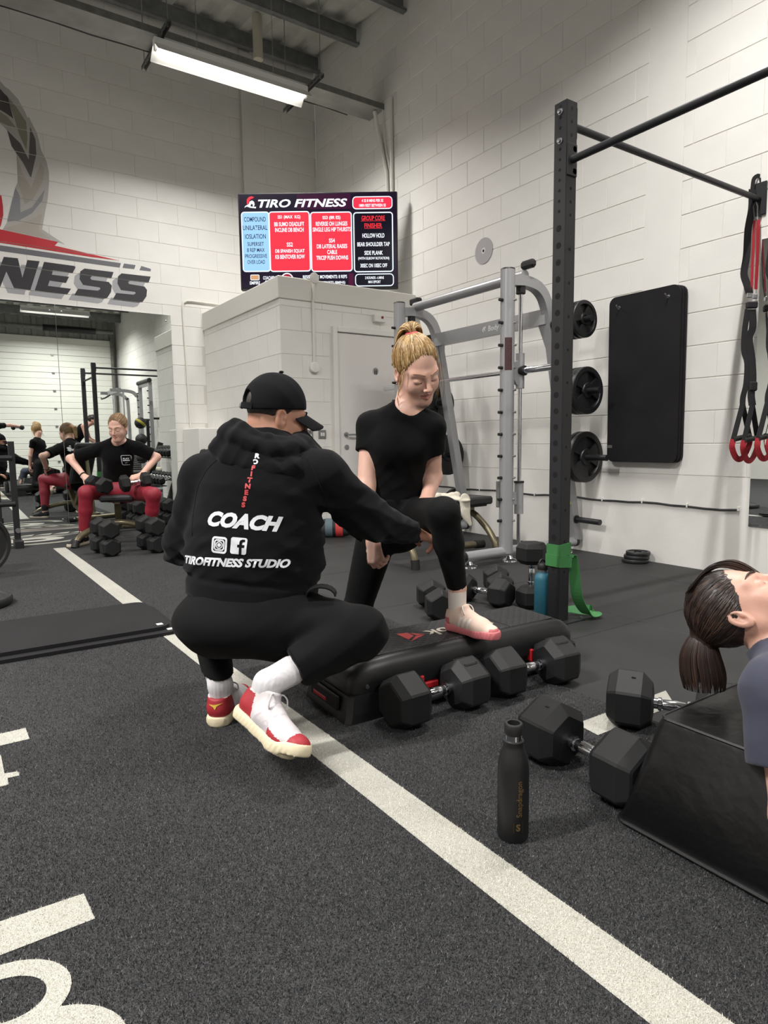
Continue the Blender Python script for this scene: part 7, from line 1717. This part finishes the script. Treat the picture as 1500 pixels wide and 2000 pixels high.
# towel on the flat bench
TW = SDF(0.02); tc = V3((3.30, 3.97, 0.475))
for i in range(6): TW.cone(tc+np.array((-0.10+0.04*i, 0.04*math.sin(i*1.7), 0.012*math.cos(i*2.1))), tc+np.array((-0.06+0.04*i, 0.05*math.cos(i*1.3), 0.01)), 0.035, 0.03, k=0.02)
TW.cone(tc+np.array((0.02, -0.06, 0.0)), tc+np.array((0.05, -0.150, -0.012)), 0.050, 0.045, flat=((0, 0, 1), 0.35)); TW.cone(tc+np.array((0.05, -0.152, -0.012)), tc+np.array((0.06, -0.158, -0.13)), 0.055, 0.04, flat=((0, 1, 0), 0.28)); TW.cone(tc+np.array((0.04, -0.160, -0.10)), tc+np.array((0.10, -0.162, -0.20)), 0.04, 0.02, flat=((0, 1, 0), 0.3))
_f5 = folds(0.0022, [((0.8, 0.4, 0.6), 45, 1), ((-0.6, 0.5, 0.9), 60, 0.6)], 31); TW.post = lambda P, D: D+_f5(P)
tw = sdf_obj('towel', TW, 0.006, mat('cream_towel', (206, 200, 184), 0.9, bump=(300, 0.5, 0.001)), None); tag(tw, 'crumpled cream towel draped over the bench behind the blonde woman', 'towel')

# ================================================================ turf pile (carpet pile nobody could count)
def inside(polys, X, Y):
    r = np.zeros(len(X), bool)
    for P in polys:
        c = np.zeros(len(X), bool); n = len(P)
        for i in range(n):
            (x0, y0), (x1, y1) = P[i], P[(i+1) % n]
            if y0 == y1: continue
            k = ((y0 > Y) != (y1 > Y)) & (X < (x1-x0)*(Y-y0)/(y1-y0)+x0); c ^= k
        r |= c
    return r
rs = np.random.RandomState(11)
def scatter(n, x0, x1, y0, y1): return np.stack([rs.uniform(x0, x1, n), rs.uniform(y0, y1, n)], 1)
pts = np.concatenate([scatter(1000000, -1.3, XTURF-0.004, 0.15, 2.6), scatter(280000, -0.4, XTURF-0.004, 2.6, 6.2)])
cam_p = np.array(camera.matrix_world.translation); inv = np.array(_cam_inv)
q = np.concatenate([pts, np.zeros((len(pts), 1)), np.ones((len(pts), 1))], 1) @ inv.T
u = 0.5+1270.4/1500*q[:, 0]/-q[:, 2]; v = 0.5+1270.4/2000*q[:, 1]/-q[:, 2]
ok = (q[:, 2] < -0.1) & (u > -0.12) & (u < 1.12) & (v > -0.08) & (v < 1.0)
d = -q[:, 2]; base = np.where(np.arange(len(pts)) < 1000000, 128e3, 34e3); rho = 130e3*np.clip((1.35/np.maximum(d, 0.5))**2, 0, 1)*np.clip((6.8-d)/3.2, 0, 1); ok &= rs.rand(len(pts)) < rho/base
pts = pts[ok]; n = len(pts)
white = inside([p for L_ in INLAYS.values() for p in L_], pts[:, 0], pts[:, 1])
def pile(name, P, m, hgt, wid):
    n = len(P); a = rs.uniform(0, 2*PI, n); w = wid*rs.uniform(0.7, 1.3, n); hh = hgt*rs.uniform(0.6, 1.25, n); ln = hgt*0.75*rs.rand(n); b = rs.uniform(0, 2*PI, n)
    V = np.zeros((n, 3, 3), np.float32)
    V[:, 0, 0] = P[:, 0]-w*np.cos(a); V[:, 0, 1] = P[:, 1]-w*np.sin(a); V[:, 1, 0] = P[:, 0]+w*np.cos(a); V[:, 1, 1] = P[:, 1]+w*np.sin(a)
    V[:, 2, 0] = P[:, 0]+ln*np.cos(b); V[:, 2, 1] = P[:, 1]+ln*np.sin(b); V[:, 2, 2] = hh; V[:, :2, 2] = 0.001
    me = bpy.data.meshes.new(name); me.vertices.add(n*3); me.vertices.foreach_set('co', V.ravel())
    me.loops.add(n*3); me.loops.foreach_set('vertex_index', np.arange(n*3, dtype=np.int32)); me.polygons.add(n); me.polygons.foreach_set('loop_start', np.arange(n, dtype=np.int32)*3)
    for mm in m: me.materials.append(mm)
    me.polygons.foreach_set('material_index', rs.choice(len(m), n, p=[0.5, 0.35, 0.15] if len(m) == 3 else None).astype(np.int32))
    me.update(calc_edges=True); o = bpy.data.objects.new(name, me); C.objects.link(o); o.parent = floor_; tag(o, kind='stuff')
def fibre(nm, rgb): return mat(nm, rgb, 0.6, spec=0.35)
pile('turf_pile', pts[~white], [fibre('fibre_dark', (38, 38, 39)), fibre('fibre_mid', (68, 68, 69)), fibre('fibre_light', (112, 112, 113))], 0.0060, 0.0007)
pile('white_turf_pile', pts[white], [fibre('fibre_white', (206, 203, 192)), fibre('fibre_cream', (226, 223, 212))], 0.0062, 0.0008)
